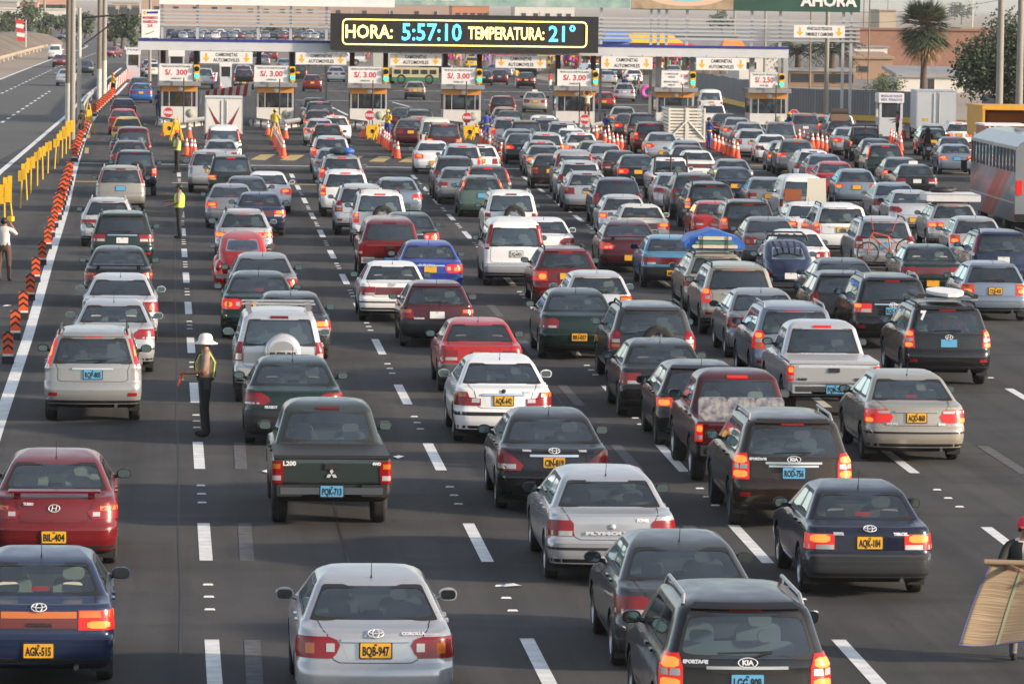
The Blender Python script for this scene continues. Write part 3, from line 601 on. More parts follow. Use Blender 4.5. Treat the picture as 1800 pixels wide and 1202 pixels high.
    if T.get('rails'):
        ztop = H.zs[-1]
        for sg in (1, -1):
            zr = T['win'][1]+.055; x = lerpk(T['w'], zr)-.01; y0 = lerpk(T['yr'], zr)+.18; y1 = L-lerpk(T['yf'], zr)-.2
            q = MB().path([(sg*x, y0, zr), (sg*(x-.02), y0+.13, zr+.095), (sg*(x-.02), y1-.15, zr+.095), (sg*x, y1, zr)], .022, 7); A.append(('roof_rail', q.mesh('roof_rail'), ('rail',), None, None, [])); B.append(A[-1])
    if T.get('bar'):
        z = T['plate'][0]+.13; A.append(('chrome_bar', H.patch([(z, -.42, .42), (z+.03, -.42, .42)], .018, 1, 1, 8).mesh('bar'), (CHROME,), None, None, []))
    sp = T.get('spare')
    if sp:
        q = MB(); z = dict(low=.95, mid=1.0, cover=1.02)[sp]; y = H.pt(0, z).y-.12; xx = .10 if sp != 'cover' else .06
        if sp == 'cover':
            q.lathe([(.001, -.115), (.27, -.11), (.33, -.085), (.355, -.03), (.36, .10)], (xx, y, z), 'Y', 28); A.append(('spare_wheel_cover', q.mesh('cover'), ('paint',), None, None, [('recess', MB().prism([(xx+.22*math.cos(a), z+.05+.17*math.sin(a)) for a in [math.pi*k/10 for k in range(11)]], y-.118, y-.105).mesh('recess'), (STEEL,))]))
        else:
            q.lathe([(.20, -.09), (.30, -.105), (.335, -.07), (.34, 0), (.34, .1)], (xx, y, z), 'Y', 24); q.lathe([(.001, -.05), (.10, -.055), (.20, -.02), (.215, -.08)], (xx, y, z), 'Y', 20, 1)
            for k in range(5): a = k*2*math.pi/5; q.box((xx+math.cos(a)*.12, y-.05, z+math.sin(a)*.12), (.16, .02, .05), 1, ry=-a)
            A.append(('spare_wheel', q.mesh('spare_wheel', 2), (RUBBER, ALLOY), None, None, []))
        B.append(A[-1])
    if T.get('deckspoiler'):
        q = MB(); p = H.pt(0, .985); q.rbox((0, p.y-.02, 1.075), (1.24, .17, .03), .012, rx=.08)
        for sx in (-.5, .5): q.box((sx, p.y+.01, 1.03), (.09, .10, .09), 0)
        A.append(('spoiler', q.mesh('spoiler'), ('paint',), None, None, [])); B.append(A[-1])
    if tn[:3] in ('suv', 'hat', 'wag'):
        z = T['win'][1]+.02; A.append(('roof_spoiler', H.patch([(z, -.56, .56), (z+.05, -.52, .52)], .03, 1, 2, 10, skirt=.05).mesh('spoiler'), ('paint',), None, None, []))
    if tn[:3] in ('pik', 'pko'):
        q = MB(); q.box((0, -.07, .60), (1.5, .16, .10), 0); q.box((-.62, -.05, .60), (.36, .19, .16), 1); q.box((.62, -.05, .60), (.36, .19, .16), 1)
        A.append(('step_bumper', q.mesh('step', 2), (CHROME, 'pbump'), None, None, [])); B.append(A[-1])
        q = MB().box((0, H.pt(0, .95).y-.008, .945), (.20, .03, .08), 0).mesh('h'); A.append(('tailgate_handle', q, (BLACK,), None, None, []))
    if T.get('cover'):
        q = MB(); q.box((0, .84, 1.085), (1.70, 1.66, .05), 0)
        if T['cover'] == 'body': [q.box((0, .2+.3*k, 1.115), (1.66, .22, .015), 0) for k in range(5)]
        A.append(('bed_cover', q.mesh('bed_cover'), (BLACK if T['cover'] == 'dark' else 'paint',), None, None, [])); B.append(A[-1])
    if tn[:3] == 'bug':
        for sg in (1, -1):
            q = MB(); q.sphere((sg*.60, .82, .42), (.19, .60, .40), 0, 14, 10); A.append(('fender', q.mesh('fender'), ('paint',), None, None, [])); B.append(A[-1])
            q = MB(); q.sphere((sg*.62, L-.80, .42), (.18, .55, .38), 0, 14, 10); A.append(('fender', q.mesh('fender'), ('paint',), None, None, [])); B.append(A[-1])
            q = MB(); q.sphere((sg*.63, .33, .62), (.085, .10, .12), 0, 10, 8); A.append(('tail_light', q.mesh('tail_light'), ('tail',), None, None, [])); B.append(A[-1])
            q = MB(); q.box((sg*.64, 2.0, .30), (.16, 1.6, .06)); A.append(('running_board', q.mesh('board'), (BLACK,), None, None, [])); B.append(A[-1])
        q = MB(); q.rbox((0, .03, .40), (1.45, .10, .12), .04); A.append(('rear_bumper', q.mesh('bumper'), ('strip2',), None, None, [])); B.append(A[-1])
    elif tn[:3] not in ('pik', 'pko'):
        A.append(('exhaust', MB().cyl((.42, .16, T['bump'][0]-.02), (.42, -.02, T['bump'][0]-.03), .03, n=8).mesh('exhaust'), (STEELRIM,), None, None, []))
        for sg in (1, -1): A.append(('mud_flap', MB().box((sg*(hw-.14), wys[0]-r-.10, T['bump'][0]-.07), (.22, .015, .16)).mesh('mud_flap'), (BLACK,), None, None, []))
    D['A'] = [q for q in A if q[1] is not None]; D['B'] = [q for q in B if q[1] is not None]
    _body[tn] = D; return D

def place(px, ry, T, H=None):
    """rear-centre ground point of a car whose roof line the photo shows at row ry and whose rear centre at column px"""
    prof = [(y, z) for z, y in T['yr']]+[(T['L']-y, z) for z, y in T['yf']]
    X, Y = 5., 100.
    for _ in range(12):
        m = (CAM_H-1.4)/max(Y, 30); yo, h = max(prof, key=lambda q: q[1]+q[0]*m)
        p = P(px, ry, h); Y = p.y-yo
        x0, _y, z = proj((X, Y, .9)); X += (px-x0)*z/F_PX
        a, b, z = proj((X, Y+yo, h)); Y += (ry-b)*0  # roll and lateral shift
        # refine row with the true column
        d = ray(a, ry); t = (h-CAM_H)/d.z; Y = (CAM+d*t).y-yo
    return X, Y
SEATS = [SEATG, SEATD, SEATB, SEATD]
ALLCARS = []
def add_car(px, ry, tn, colr, label, opts='', cat=None, plate=None, rz=0.0, lod=None, xy=None):
    T = TYPES[tn]
    X, Y = xy if xy else place(px, ry, T)
    hwc = lerpk(T['w'], .6)
    for _ in range(6):                       # queue discipline: no two vehicles share ground
        for (_r, _t, x2, y2, l2, h2, _d) in ALLCARS:
            ox = min(X+hwc, x2+h2)-max(X-hwc, x2-h2); oy = min(Y+T['L'], y2+l2)-max(Y, y2)
            if ox > .02 and oy > .05 and not xy:
                if ox < .45: X += math.copysign(ox+.12, X-x2)
                else:
                    n = y2+l2+.35 if Y >= y2 else y2-T['L']-.35; X *= n/Y; Y = n
    rz = rz-.0023*(X-2)
    o = set(opts.split()) if opts else set(); kv = dict(q.split('=', 1) for q in o if '=' in q)
    wpx = 1.72*F_PX/Y
    lod = lod or ('A' if wpx > 88 else 'B')
    D = car_parts(tn); rnd = random.Random(int(px*7+ry*13)); nm = NAMES[tn[:3]]
    root = thing(nm, label, cat or {'suv': 'suv', 'pickup_truck': 'pickup truck', 'minivan': 'van', 'panel_van': 'van'}.get(nm, 'car'), (X, Y, 0), rz, 'vehicles queuing for the toll booths' if Y < 262 else 'vehicles beyond the toll booths')
    lit = 'L' in o; body = pm(colr)
    seat = SEATS[rnd.randrange(4)]
    bump = BLACK if 'bb' in o else pm(kv.get('bc', colr))
    roles = dict(paint=body, paint2=body, bumper=bump, glass=TINT if 'T' in o else GLASS, tail=REDLIT if lit else RED, hot=HOT if lit else DRED, brake=REDLIT if lit and rnd.random() < .85 else DRED, seat=seat, mirror=BLACK if rnd.random() < .55 else body,
      handle=BLACK if 'bb' in o else body, strip=BLACK if rnd.random() < .5 or 'bb' in o else bump, strip2=CHROME, rim=ALLOY if rnd.random() < .6 else STEELRIM, grip=CHROME if rnd.random() < .4 else body, rail=BLACK if rnd.random() < .6 else STEEL, pbump=BLACK if 'bb' in o else STEEL)
    ws = D['wheel'][0 if roles['rim'] is ALLOY else 1]
    for name, me, ro, loc, rot, ch in D[lod]:
        if name == 'roof_rail' and 'nr' in o: continue
        if me == 'TYRE': me = ws[0]
        c = ob(name, me, root, [roles.get(q, q) if isinstance(q, str) else q for q in ro], loc, rot)
        for cn, cm, cr in ch:
            if cm == 'RIM': cm = ws[1]
            if cn == 'bulb_glow' and not lit: continue
            ob(cn, cm, c, [roles.get(q, q) if isinstance(q, str) else q for q in cr])
    # number plate
    pk = kv.get('p', 'y' if rnd.random() < .62 else 'b' if rnd.random() < .6 else 'w'); pmat = dict(y=PLY, b=PLB, w=PLW)[pk]
    loc, tilt = D['plate']; loc = Vector((loc.x+float(kv.get('px', 0)), loc.y, loc.z))
    if tn[:3] in ('pik', 'pko'): loc = Vector((0, -.17, .60)); tilt = 0
    fr = ob('plate_holder', D['pf'], root, [BLACK], loc, (tilt, 0, 0)); pl = ob('licence_plate', D['pl'], fr, [pmat])
    if plate: text(pl, plate, .135, (0, -.0142, -.012), INK, width=.285, bold=.004)
    if lod == 'A' and Y < 150:
        text(pl, 'PE', .03, (0, -.0142, .058), INK, bold=.001)
    # driver seen through the glass
    if lod == 'A' and 'T' not in o and Y < 140: DRIVERS.append((root, D['drv'], label, rnd.random()))
    root['_w'] = T['w'][3][1]; ALLCARS.append((root, tn, X, Y, T['L'], lerpk(T['w'], .6), D)); del root['_w']
    return root
DRIVERS = []
# ------------------------------------------------------------------ ground and road
def asphalt():
    m = mat('asphalt', (.05, .05, .05), .92, spec=.25); n = m.node_tree.nodes; L = m.node_tree.links; b = n['Principled BSDF']
    tc = n.new('ShaderNodeTexCoord')
    def noise(scale, sc3, det=6):
        mp = n.new('ShaderNodeMapping'); mp.inputs['Scale'].default_value = sc3; t = n.new('ShaderNodeTexNoise'); t.inputs['Scale'].default_value = scale; t.inputs['Detail'].default_value = det
        L.new(tc.outputs['Object'], mp.inputs[0]); L.new(mp.outputs[0], t.inputs['Vector']); return t.outputs['Fac']
    def ramp(f, a, ca, b_, cb):
        r = n.new('ShaderNodeValToRGB'); r.color_ramp.elements[0].position = a; r.color_ramp.elements[1].position = b_
        r.color_ramp.elements[0].color = (*ca, 1); r.color_ramp.elements[1].color = (*cb, 1); L.new(f, r.inputs[0]); return r.outputs[0]
    def mix(a, c, f, mode='MULTIPLY'):
        x = n.new('ShaderNodeMix'); x.data_type = 'RGBA'; x.blend_type = mode; x.inputs['Factor'].default_value = f; L.new(a, x.inputs['A']); L.new(c, x.inputs['B']); return x.outputs['Result']
    base = ramp(noise(.35, (1, .12, 1)), .35, (.058, .0575, .058), .65, (.081, .0785, .076))       # long patches along the lanes
    grain = ramp(noise(45, (1, 1, 1), 3), .3, (.72, .72, .72), .7, (1.2, 1.2, 1.2))
    blot = ramp(noise(.9, (1, .5, 1)), .40, (.86, .86, .87), .60, (1.04, 1.03, 1.01))
    oil = ramp(noise(.55, (2.4, .06, 1), 5), .46, (1, 1, 1), .70, (.55, .55, .56))                 # drip and tyre tracks
    seal = ramp(noise(.22, (.6, 3.2, 1), 4), .56, (1, 1, 1), .60, (.86, .86, .88)); spots = ramp(noise(5, (1, .5, 1), 3), .66, (1, 1, 1), .74, (.6, .6, .6))
    c = mix(mix(mix(mix(mix(base, grain, 1), blot, 1), oil, .9), seal, 1), spots, .7); L.new(c, b.inputs['Base Color'])
    t = n.new('ShaderNodeTexNoise'); t.inputs['Scale'].default_value = 60; L.new(tc.outputs['Object'], t.inputs['Vector']); u = n.new('ShaderNodeBump'); u.inputs['Strength'].default_value = .25; u.inputs['Distance'].default_value = .01
    L.new(t.outputs['Fac'], u.inputs['Height']); L.new(u.outputs['Normal'], b.inputs['Normal'])
    return m
ASPH = asphalt(); ASPH2 = mat('old_asphalt', (.066, .066, .068), .9, noise=(.8, .6, (.085, .082, .078)))
LINE = mat('road_paint', (.80, .80, .79), .6, noise=(3.5, .45, (.34, .34, .33))); LINEY = mat('road_paint_yellow', (.55, .37, .09), .6, noise=(2.0, .6, (.22, .17, .08)))
LINEO = mat('worn_paint', (.105, .105, .115), .8, noise=(5, 1, (.06, .058, .056)))
SAND = mat('sand', (.30, .25, .19), .95, noise=(.02, .7, (.19, .16, .13)), bump=(.4, .5)); GRAVEL = mat('gravel_lot', (.135, .125, .115), .95, noise=(.03, .8, (.22, .19, .16)))
def sheet(name, pts, z, m, kind='structure', parent=None):
    return ob(name, MB().add([(p[0], p[1], z) for p in pts], [tuple(range(len(pts)))]).mesh(name), parent, [m], kind=kind)
# ground: one sheet to the horizon, road sheets just above it
g = MB(); g.add([(-3000, -300, -.02), (3000, -300, -.02), (3000, 8000, -.02), (-3000, 8000, -.02)], [(0, 1, 2, 3)])
ob('ground', g.mesh('ground'), None, [SAND], kind='structure')
road = sheet('road', [(-11, -60), (61.8, -60), (61.8, 30), (65.8, 189), tuple(P(1725, 222)[:2]), tuple(P(1385, 206)[:2]), tuple(P(1212, 166)[:2]), (36, 430), (34, 520), (-9, 520), (-8, 300), (-8, 240), (-11, 120)], 0, ASPH)
yb_ = [P(-60, 330), P(-60, 128), P(0, 146), P(85, 108), P(128, 92), P(152, 84), P(200, 78), P(216, 82), P(222, 100), P(212, 122), P(190, 140), P(150, 178), P(60, 255)]
far_road = sheet('carriageway', [(-11.002, -60), (-70, -60)]+[(p.x, p.y) for p in (P(-400, 230), P(0, 140), P(85, 106), P(128, 88), P(112, 74), P(60, 56), P(-40, 44), P(-40, 36), P(80, 48), P(140, 62), P(200, 70), P(224, 80), P(232, 100))]+[(-8.002, 300), (-8.002, 240), (-11.002, 120)], -.004, ASPH2)
# gravel lot beyond the booths, sand bank on the left
sheet('car_park', [(-8, 521), (34, 521), (40, 430.5), (140, 430), (330, 900), (330, 1500), (-60, 1500), (-20, 700)], -.008, GRAVEL)
bk = MB(); rows = []
for i in range(13):
    y = 262+i*22; xl = P(-5, 64).x; e = P(70, 112)
    rows.append(y)
def ground_strip(name, px, h0, w0, m, zoff=.004, parent=None):
    pts = [P(*q) for q in px]; vs = []
    for i, p in enumerate(pts):
        d = (pts[min(i+1, len(pts)-1)]-pts[max(i-1, 0)]); d.z = 0; d.normalize(); nn = Vector((-d.y, d.x, 0))
        vs += [p-nn*w0/2+Vector((0, 0, zoff)), p+nn*w0/2+Vector((0, 0, zoff))]
    return ob(name, MB().add(vs, [(2*i, 2*i+1, 2*i+3, 2*i+2) for i in range(len(pts)-1)]).mesh(name), parent, [m], kind='structure')
edge_px = [(-12, 775), (0, 738), (50, 590), (90, 450), (115, 370), (130, 303), (143, 258), (158, 218), (172, 198), (190, 180), (206, 165), (225, 145)]
ground_strip('edge_line', edge_px, 0, .24, LINE, .004, road)
ground_strip('edge_line', [(-40, 345), (0, 303), (60, 252), (115, 205), (150, 170), (190, 138), (213, 120)], 0, .26, LINE, .004, far_road)
ground_strip('edge_line', [(-90, 165), (0, 140), (40, 124), (85, 107), (120, 94), (148, 85), (154, 81), (148, 79), (138, 78)], 0, .26, LINE, .004, far_road)
ground_strip('edge_line', [(221, 88), (219, 82), (205, 77), (180, 75), (148, 74)], 0, .3, LINE, .004, far_road)
dash_me = MB().add([(-.09, 0, 0), (.09, 0, 0), (.09, 4.5, 0), (-.09, 4.5, 0)], [(0, 1, 2, 3)]).mesh('dash')
stud_me = MB().box((0, 0, .009), (.14, .08, .016), taper=(.75, .6)).mesh('stud')
Y0 = P(362, 985).y
def dashes(a, b, y_lo, y_hi, par, phase=0, period=12.0, studs=True, lm=LINE, wx=1.0, dx=0):
    A, B = P(*a), P(*b); rz = -math.atan2(B.x-A.x, B.y-A.y); k0 = int((y_lo-Y0)/period)-1
    for k in range(k0, k0+80):
        y = Y0+phase+k*period
        if y < y_lo or y > y_hi: continue
        x = A.x+(B.x-A.x)*(y-A.y)/(B.y-A.y)+dx
        o = ob('lane_dash', dash_me, par, [lm], (x, y, .004), (0, 0, rz), 'structure'); o.scale = (wx*random.uniform(.95, 1.05), random.uniform(.97, 1.03), 1)
        if studs and y < 190:
            for j in range(3):
                ys = y+4.5+2.55+j*1.2; xs = A.x+(B.x-A.x)*(ys-A.y)/(B.y-A.y)+dx; ob('road_stud', stud_me, par, [LINE], (xs, ys, .001), (0, 0, rz), 'structure')
dashes((360, 951), (327, 485), 38, 205, road); dashes((840, 953), (535, 352), 38, 198, road)
dashes((1326, 963), (820, 412), 38, 198, road); dashes((1589, 817), (1014, 382), 38, 205, road); dashes((1792, 694), (1240, 372), 60, 180, road)
for a, b, lo, hi in (((432, 951), (412, 640), 45, 82), ((1006, 697), (928, 610), 60, 110), ((1768, 810), (1690, 760), 60, 80)):
    dashes(a, b, lo, hi, road, 0, 12, False, LINEO, 1.15)
for a, b, p0 in (((0, 218), (93, 157), -3), ((0, 166), (95, 121), 2), ((95, 121), (170, 93), 0)):
    A, B = P(*a), P(*b); L_ = (B-A).length
    for k in range(int(L_/8)):
        q = A.lerp(B, (k+.3)*8/L_); o = ob('lane_dash', dash_me, far_road, [LINE], (q.x, q.y, .004), (0, 0, -math.atan2(B.x-A.x, B.y-A.y)), 'structure'); o.scale = (1.1, .8, 1)
# bars across the road
def bar(x0, y0, x1, y1, wd, m, par=road, name='stop_line'):
    a, b = P(x0, y0), P(x1, y1); d = (b-a).normalized(); nn = Vector((-d.y, d.x, 0))*wd/2
    ob(name, MB().add([a-nn, b-nn, b+nn, a+nn], [(0, 1, 2, 3)]).mesh('bar'), par, [m], (0, 0, .0035), kind='structure')
bar(142, 287, 1200, 301, .45, LINE); bar(1320, 300, 1450, 302, .45, LINE); bar(1640, 303, 1720, 305, .4, LINE)
for x0, x1 in ((130, 176), (302, 340), (500, 556), (640, 700)): bar(x0, 319+(x0-130)*.014, x1, 319+(x1-130)*.014, .7, LINEY, name='rumble_bar')
bar(0, 190, 116, 192, .5, LINEO, far_road); bar(38, 204.5, 86, 205.5, .6, LINEO, far_road); bar(60, 293, 134, 295, .3, LINEO)
for x in list(range(440, 960, 52)):
    y = 276+(x-440)*.0155; a = [P(x, y+5), P(x+26, y+6), P(x+44, y-4), P(x+18, y-4)]
    ob('hatch_bar', MB().add([(q.x, q.y, .0045) for q in a], [(0, 1, 2, 3)]).mesh('bar'), road, [LINEY if 1 else LINE], kind='structure')
for x in (1318, 1500, 1620): bar(x, 291+(x-1318)*.014, x+32, 291.5+(x-1318)*.014, .9, LINEY, name='rumble_bar')
for (y, x0, x1) in ((181, 455, 780), (181, 850, 985), (164, 400, 620), (165, 690, 1000), (150, 520, 980), (189, 1060, 1150), (135, 565, 800)):
    bar(x0, y-5, x1, y-5+(x1-x0)*.008, .55, LINE)
bar(575, 185, 612, 203, .2, LINE, name='lane_line'); bar(690, 180, 720, 188, .2, LINE, name='lane_line')
for px, py in ((155, 243), (152, 270)): bar(px, py, px+1, py-10, .2, LINEY, name='edge_mark')

# sand embankment on the far left
sb = MB(); N = 18
L1 = [P(x, y) for x, y in ((-420, 178), (-160, 148), (0, 112), (40, 100), (75, 90), (100, 82), (112, 78))]; L2 = [P(x, y) for x, y in ((-700, 130), (-260, 100), (-40, 76), (10, 68), (45, 64), (80, 66), (100, 72))]
for i, (a, b) in enumerate(zip(L1, L2)):
    hh = (1.6, 2.0, 2.2, 2.0, 1.6, 1.0, .4)[i]
    sb.v += [tuple(a), (a.x+(b.x-a.x)*.35, a.y+(b.y-a.y)*.35, hh), (a.x+(b.x-a.x)*.8, a.y+(b.y-a.y)*.8, hh*.8), tuple(b)]
for i in range(6):
    for j in range(3): sb.f.append((i*4+j, i*4+j+1, (i+1)*4+j+1, (i+1)*4+j)); sb.m.append(0); sb.sm.append(True)
ob('sand_bank', sb.mesh('sand_bank'), None, [mat('bank_earth', (.24, .185, .13), .95, noise=(.22, 1, (.11, .09, .07)), bump=(.8, 1))], kind='structure')

# ------------------------------------------------------------------ toll plaza
YT = P(500, 222).y; CONC = mat('booth_white', (.60, .59, .56), .7, noise=(2, .35, (.45, .43, .39))); SLAB = mat('booth_slab', (.21, .21, .22), .7, noise=(3, .4, (.30, .3, .3))); ORNG = mat('booth_orange', (.62, .26, .05), .55)
FASC = mat('fascia_white', (.55, .56, .58), .6, noise=(.8, .3, (.42, .42, .42))); BLUE = mat('fascia_blue', (.02, .03, .22), .5); POSTB = mat('brown_post', (.055, .02, .016), .6); SILV = mat('silver_post', (.42, .43, .44), .45, .3)
BGLASS = glassmat('booth_glass', (.32, .36, .36)); SIGNW = mat('sign_white', (.72, .71, .69), .5, noise=(1.5, .25, (.58, .56, .53))); SRED = mat('sign_red', (.50, .03, .05), .5); SYEL = mat('sign_yellow', (.80, .40, .02), .5); SBLK = mat('sign_black', (.02, .02, .025), .6)
YELL = mat('safety_yellow', (.76, .44, .01), .55, noise=(4, .4, (.6, .33, .02))); ORA = mat('cone_orange', (.80, .085, .015), .5, noise=(5, .3, (.62, .07, .02))); REFL = mat('cone_white', (.72, .72, .70), .4); GREY = mat('grey_metal', (.20, .2, .21), .5, .3)
CURB = mat('curb', (.42, .41, .39), .8, noise=(2, .5, (.28, .27, .25)))
px_s = 7800/1  # helper: pixels per metre at distance z is F_PX/z
def S(px, py, Y):
    p = PY(px, py, Y); return p
booths = [(283, 347, 7, 280, 339, 'VEHICULOS PARTICULARES', 'S/.  300', 'UNIDAD', 112, 143), (451, 516, 6, 447, 507, 'VEHICULOS PARTICULARES', 'S/. 3.00', 'UNIDAD', 115, 145), (615, 680, 5, 612, 671, 'VEHICULOS PARTICULARES', 'S/. 3.00', 'UNIDAD', 117, 147),
          (779, 845, 4, 776, 835, 'VEHICULOS PARTICULARES', 'S/. 3.00', 'UNIDAD', 119, 149), (977, 1045, 3, 979, 1039, 'VEHICULOS PARTICULARES', 'S/. 3.00', 'UNIDAD', 122, 152), (1153, 1219, 2, 1162, 1210, 'V. PARTICULAR', None, None, 124, 155), (1318, 1383, 1, 1318, 1366, 'VEHICULOS PESADOS', 'S/. 2.50', 'POR EJE', 127, 155)]
NW = {7: 'seven', 6: 'six', 5: 'five', 4: 'four', 3: 'three', 2: 'two', 1: 'one'}
booth_pos = {}
for (xa, xb, num, sa, sb_, t1, t2, t3, sy0, sy1) in booths:
    a = PY(xa, 222, YT); b = PY(xb, 222, YT); W = b.x-a.x; cx = (a.x+b.x)/2; booth_pos[num] = (cx, W)
    r = thing('toll_booth', f'white toll booth with an orange band bearing the number {NW[num]}', 'toll booth', (cx, YT, 0), 0, 'toll booths across the road')
    D_ = 2.6; hz = 1.12
    m = MB().box((0, D_/2, .62), (W, D_, 1.0), 0).mesh('lower_wall'); ob('lower_wall', m, r, [CONC])
    isl = MB().prism([(-W*.62, 0), (W*.62, 0), (W*.62, .16), (-W*.62, .16)], -.2, 9).mesh('island'); 
    vs = [(-W*.66, -.6, 0), (0, -7.5, 0), (W*.66, -.6, 0), (W*.66, 8, 0), (-W*.66, 8, 0)]
    ob('island', MB().add(vs+[(x*.96, y*.99, .15) for x, y, z in vs], [(4, 3, 2, 1, 0), (5, 6, 7, 8, 9)]+[(i, (i+1) % 5, (i+1) % 5+5, i+5) for i in range(5)]).mesh('island'), r, [CURB])
    ob('roof_slab', MB().box((0, D_/2-.15, 2.52), (W*1.16, D_+.7, .26)).mesh('slab'), r, [SLAB])
    ob('orange_band', MB().box((0, .02, 2.20), (W*.98, .06, .34)).box((-W/2+.03, D_/2, 2.20), (.06, D_*.96, .34)).box((W/2-.03, D_/2, 2.20), (.06, D_*.96, .34)).mesh('band'), r, [ORNG])
    for sx in (-1, 1):
        for yy in (.06, D_-.06): ob('corner_post', MB().box((sx*(W/2-.06), yy, 1.72), (.12, .12, 1.18)).mesh('post'), r, [SLAB if sx < 0 else SILV])
    ob('mullion', MB().box((-W*.28, .05, 1.60), (.05, .05, .92)).mesh('mullion'), r, [SILV]); ob('mullion', MB().box((W*.34, .05, 1.60), (.05, .05, .92)).mesh('mullion'), r, [SILV])
    ob('window', MB().box((0, .045, 1.58), (W*.88, .012, .90)).mesh('pane'), r, [BGLASS])
    for sx in (-1, 1): ob('window', MB().box((sx*(W/2-.05), D_/2, 1.58), (.012, D_*.9, .90)).mesh('pane'), r, [BGLASS])
    ob('counter', MB().box((.2, .5, 1.14), (W*.7, .5, .06)).box((.3, .6, 1.35), (.4, .3, .35)).mesh('counter'), r, [BLACK])
    ob('back_wall', MB().box((0, D_-.03, 1.7), (W*.5, .06, 1.15)).mesh('wall'), r, [INTER])
    dk = ob('number_disc', MB().lathe([(.001, -.03), (.155, -.03), (.155, .0)], (W*.02, -.01, 2.20), 'Y', 20).mesh('disc'), r, [SIGNW]); text(dk, str(num), .22, (W*.02, -.036, 2.195), SBLK, bold=.002)
    if num != 7 or True:
        em = MB().lathe([(.001, -.01), (.26, -.01), (.26, .01)], (W*.30, -.012, .72), 'Y', 20).mesh('emblem'); ob('emblem', em, r, [mat('emblem_dusty', (.42, .42, .33), .7, noise=(9, .9, (.25, .26, .2)))])
    # price board on the roof
    p0 = PY(sa, sy0, YT); p1 = PY(sb_, sy1, YT); bw, bh = p1.x-p0.x, p0.z-p1.z; bc = ((p0.x+p1.x)/2-cx, -.35, (p0.z+p1.z)/2)
    s = thing('price_board', {7: 'white price board reading 300 on the roof of booth seven', 6: 'white price board reading 3.00 above booth six', 5: 'white price board reading 3.00 above booth five', 4: 'white price board reading 3.00 above booth four', 3: 'white price board reading 3.00 above booth three', 2: 'white price board with two lines of small text above booth two', 1: 'white price board reading 2.50 above booth one'}[num], 'sign', (cx+bc[0], YT-.35, bc[2]), 0, 'price boards on the toll booths')
    ob('board', MB().box((0, .03, 0), (bw, .06, bh)).mesh('board'), s, [SIGNW]); ob('board_frame', MB().box((0, .04, bh/2), (bw+.05, .09, .04)).box((0, .04, -bh/2), (bw+.05, .09, .04)).mesh('frame'), s, [SILV])
    ob('bracket', MB().box((-bw*.3, .06, -bh/2-.1), (.05, .05, .25)).box((bw*.3, .06, -bh/2-.1), (.05, .05, .25)).mesh('bracket'), s, [GREY])
    if t2:
        text(s, t1, .17, (0, -.004, bh*.34), SBLK, bw*.86, .002); text(s, t2, .46, (0, -.004, -.01), SRED, bw*.66, .014); text(s, t3, .15, (0, -.004, -bh*.36), SBLK, bw*.3, .002)
    else:
        text(s, 'V. PARTICULAR', .15, (-bw*.14, -.004, bh*.30), SBLK, bw*.5, .002); text(s, 'UNIDAD', .14, (-bw*.14, -.004, bh*.12), SBLK, bw*.26, .002); text(s, 'S/ 3.00', .22, (bw*.32, -.004, bh*.20), SRED, bw*.26, .006)
        text(s, 'SERVICIO PUBLICO', .15, (-bw*.14, -.004, -bh*.16), SBLK, bw*.54, .002); text(s, 'UNIDAD', .14, (-bw*.14, -.004, -bh*.34), SBLK, bw*.26, .002); text(s, 'S/ 3.00', .22, (bw*.32, -.004, -bh*.26), SRED, bw*.26, .006)
    # traffic light
    tl0 = PY(sb_+7, sy0+2, YT); t = thing('traffic_light', f'yellow two lamp traffic light showing green beside the booth {NW[num]} price board', 'traffic light', (tl0.x, YT-.3, tl0.z), 0, 'green traffic lights over the lanes')
    ob('housing', MB().rbox((0, 0, -.46), (.36, .22, .92), .05).mesh('housing'), t, [YELL])
    for k, (mm, zz) in enumerate(((mat('lamp_off', (.05, .008, .008), .3), -.25), (mat('lamp_green', (.02, .6, .35), .4, emit=1.6, ecol=(.05, 1, .55)), -.68))):
        ln = ob('lamp', MB().lathe([(.001, -.13), (.10, -.125), (.14, -.11)], (0, 0, zz), 'Y', 16).mesh('lamp'), t, [mm])
        ob('visor', MB().lathe([(.15, -.11), (.155, -.22), (.145, -.22), (.14, -.11)], (0, 0, zz), 'Y', 16).mesh('visor'), t, [SBLK])
    ob('pole', MB().cyl((0, .02, -.92), (0, .02, -tl0.z+2.64), .05, n=8).mesh('pole'), t, [SILV])
    # canopy posts behind the booth
    for k, (px_, w_) in enumerate(((xa+4, .30), (xb-2, .30))):
        q = PY(px_, 100, YT+3.4)
        thing('canopy_post', f'{"brown" if num > 2 else "silver"} canopy post behind the {"near" if 0 else ("left" if k == 0 else "right")} side of booth {NW[num]}', 'post', (q.x, YT+3.4, 0), 0, 'posts holding up the canopy', MB().box((0, 0, 2.36), (w_, .3, 4.72)).box((0, 0, .15), (w_+.2, .5, .3)).mesh('post'), [POSTB if num > 2 else SILV])
    # PARE sign on a pole by the booth
    pxp, pyp = {7: (296, 198), 6: None, 5: (650, 203), 4: (821, 207), 3: (1028, 210), 2: None, 1: (1396, 202)}[num] or (None, None)
    if pxp:
        q = PY(pxp, pyp, YT-2.2); s = thing('stop_sign', {7: 'red octagonal PARE stop sign before booth seven by the yellow barrier', 5: 'red octagonal PARE stop sign in front of booth five', 4: 'red octagonal PARE stop sign in front of booth four', 3: 'red octagonal PARE stop sign under the man at booth three', 1: 'red octagonal PARE stop sign right of booth one beside a vendor'}[num], 'stop sign', (q.x, YT-2.2, 0), 0, 'PARE signs at the booths')
        oc = [(.34*math.cos(math.radians(22.5+45*k)), q.z+.34*math.sin(math.radians(22.5+45*k))) for k in range(8)]
        oi = [(.315*math.cos(math.radians(22.5+45*k)), q.z+.315*math.sin(math.radians(22.5+45*k))) for k in range(8)]
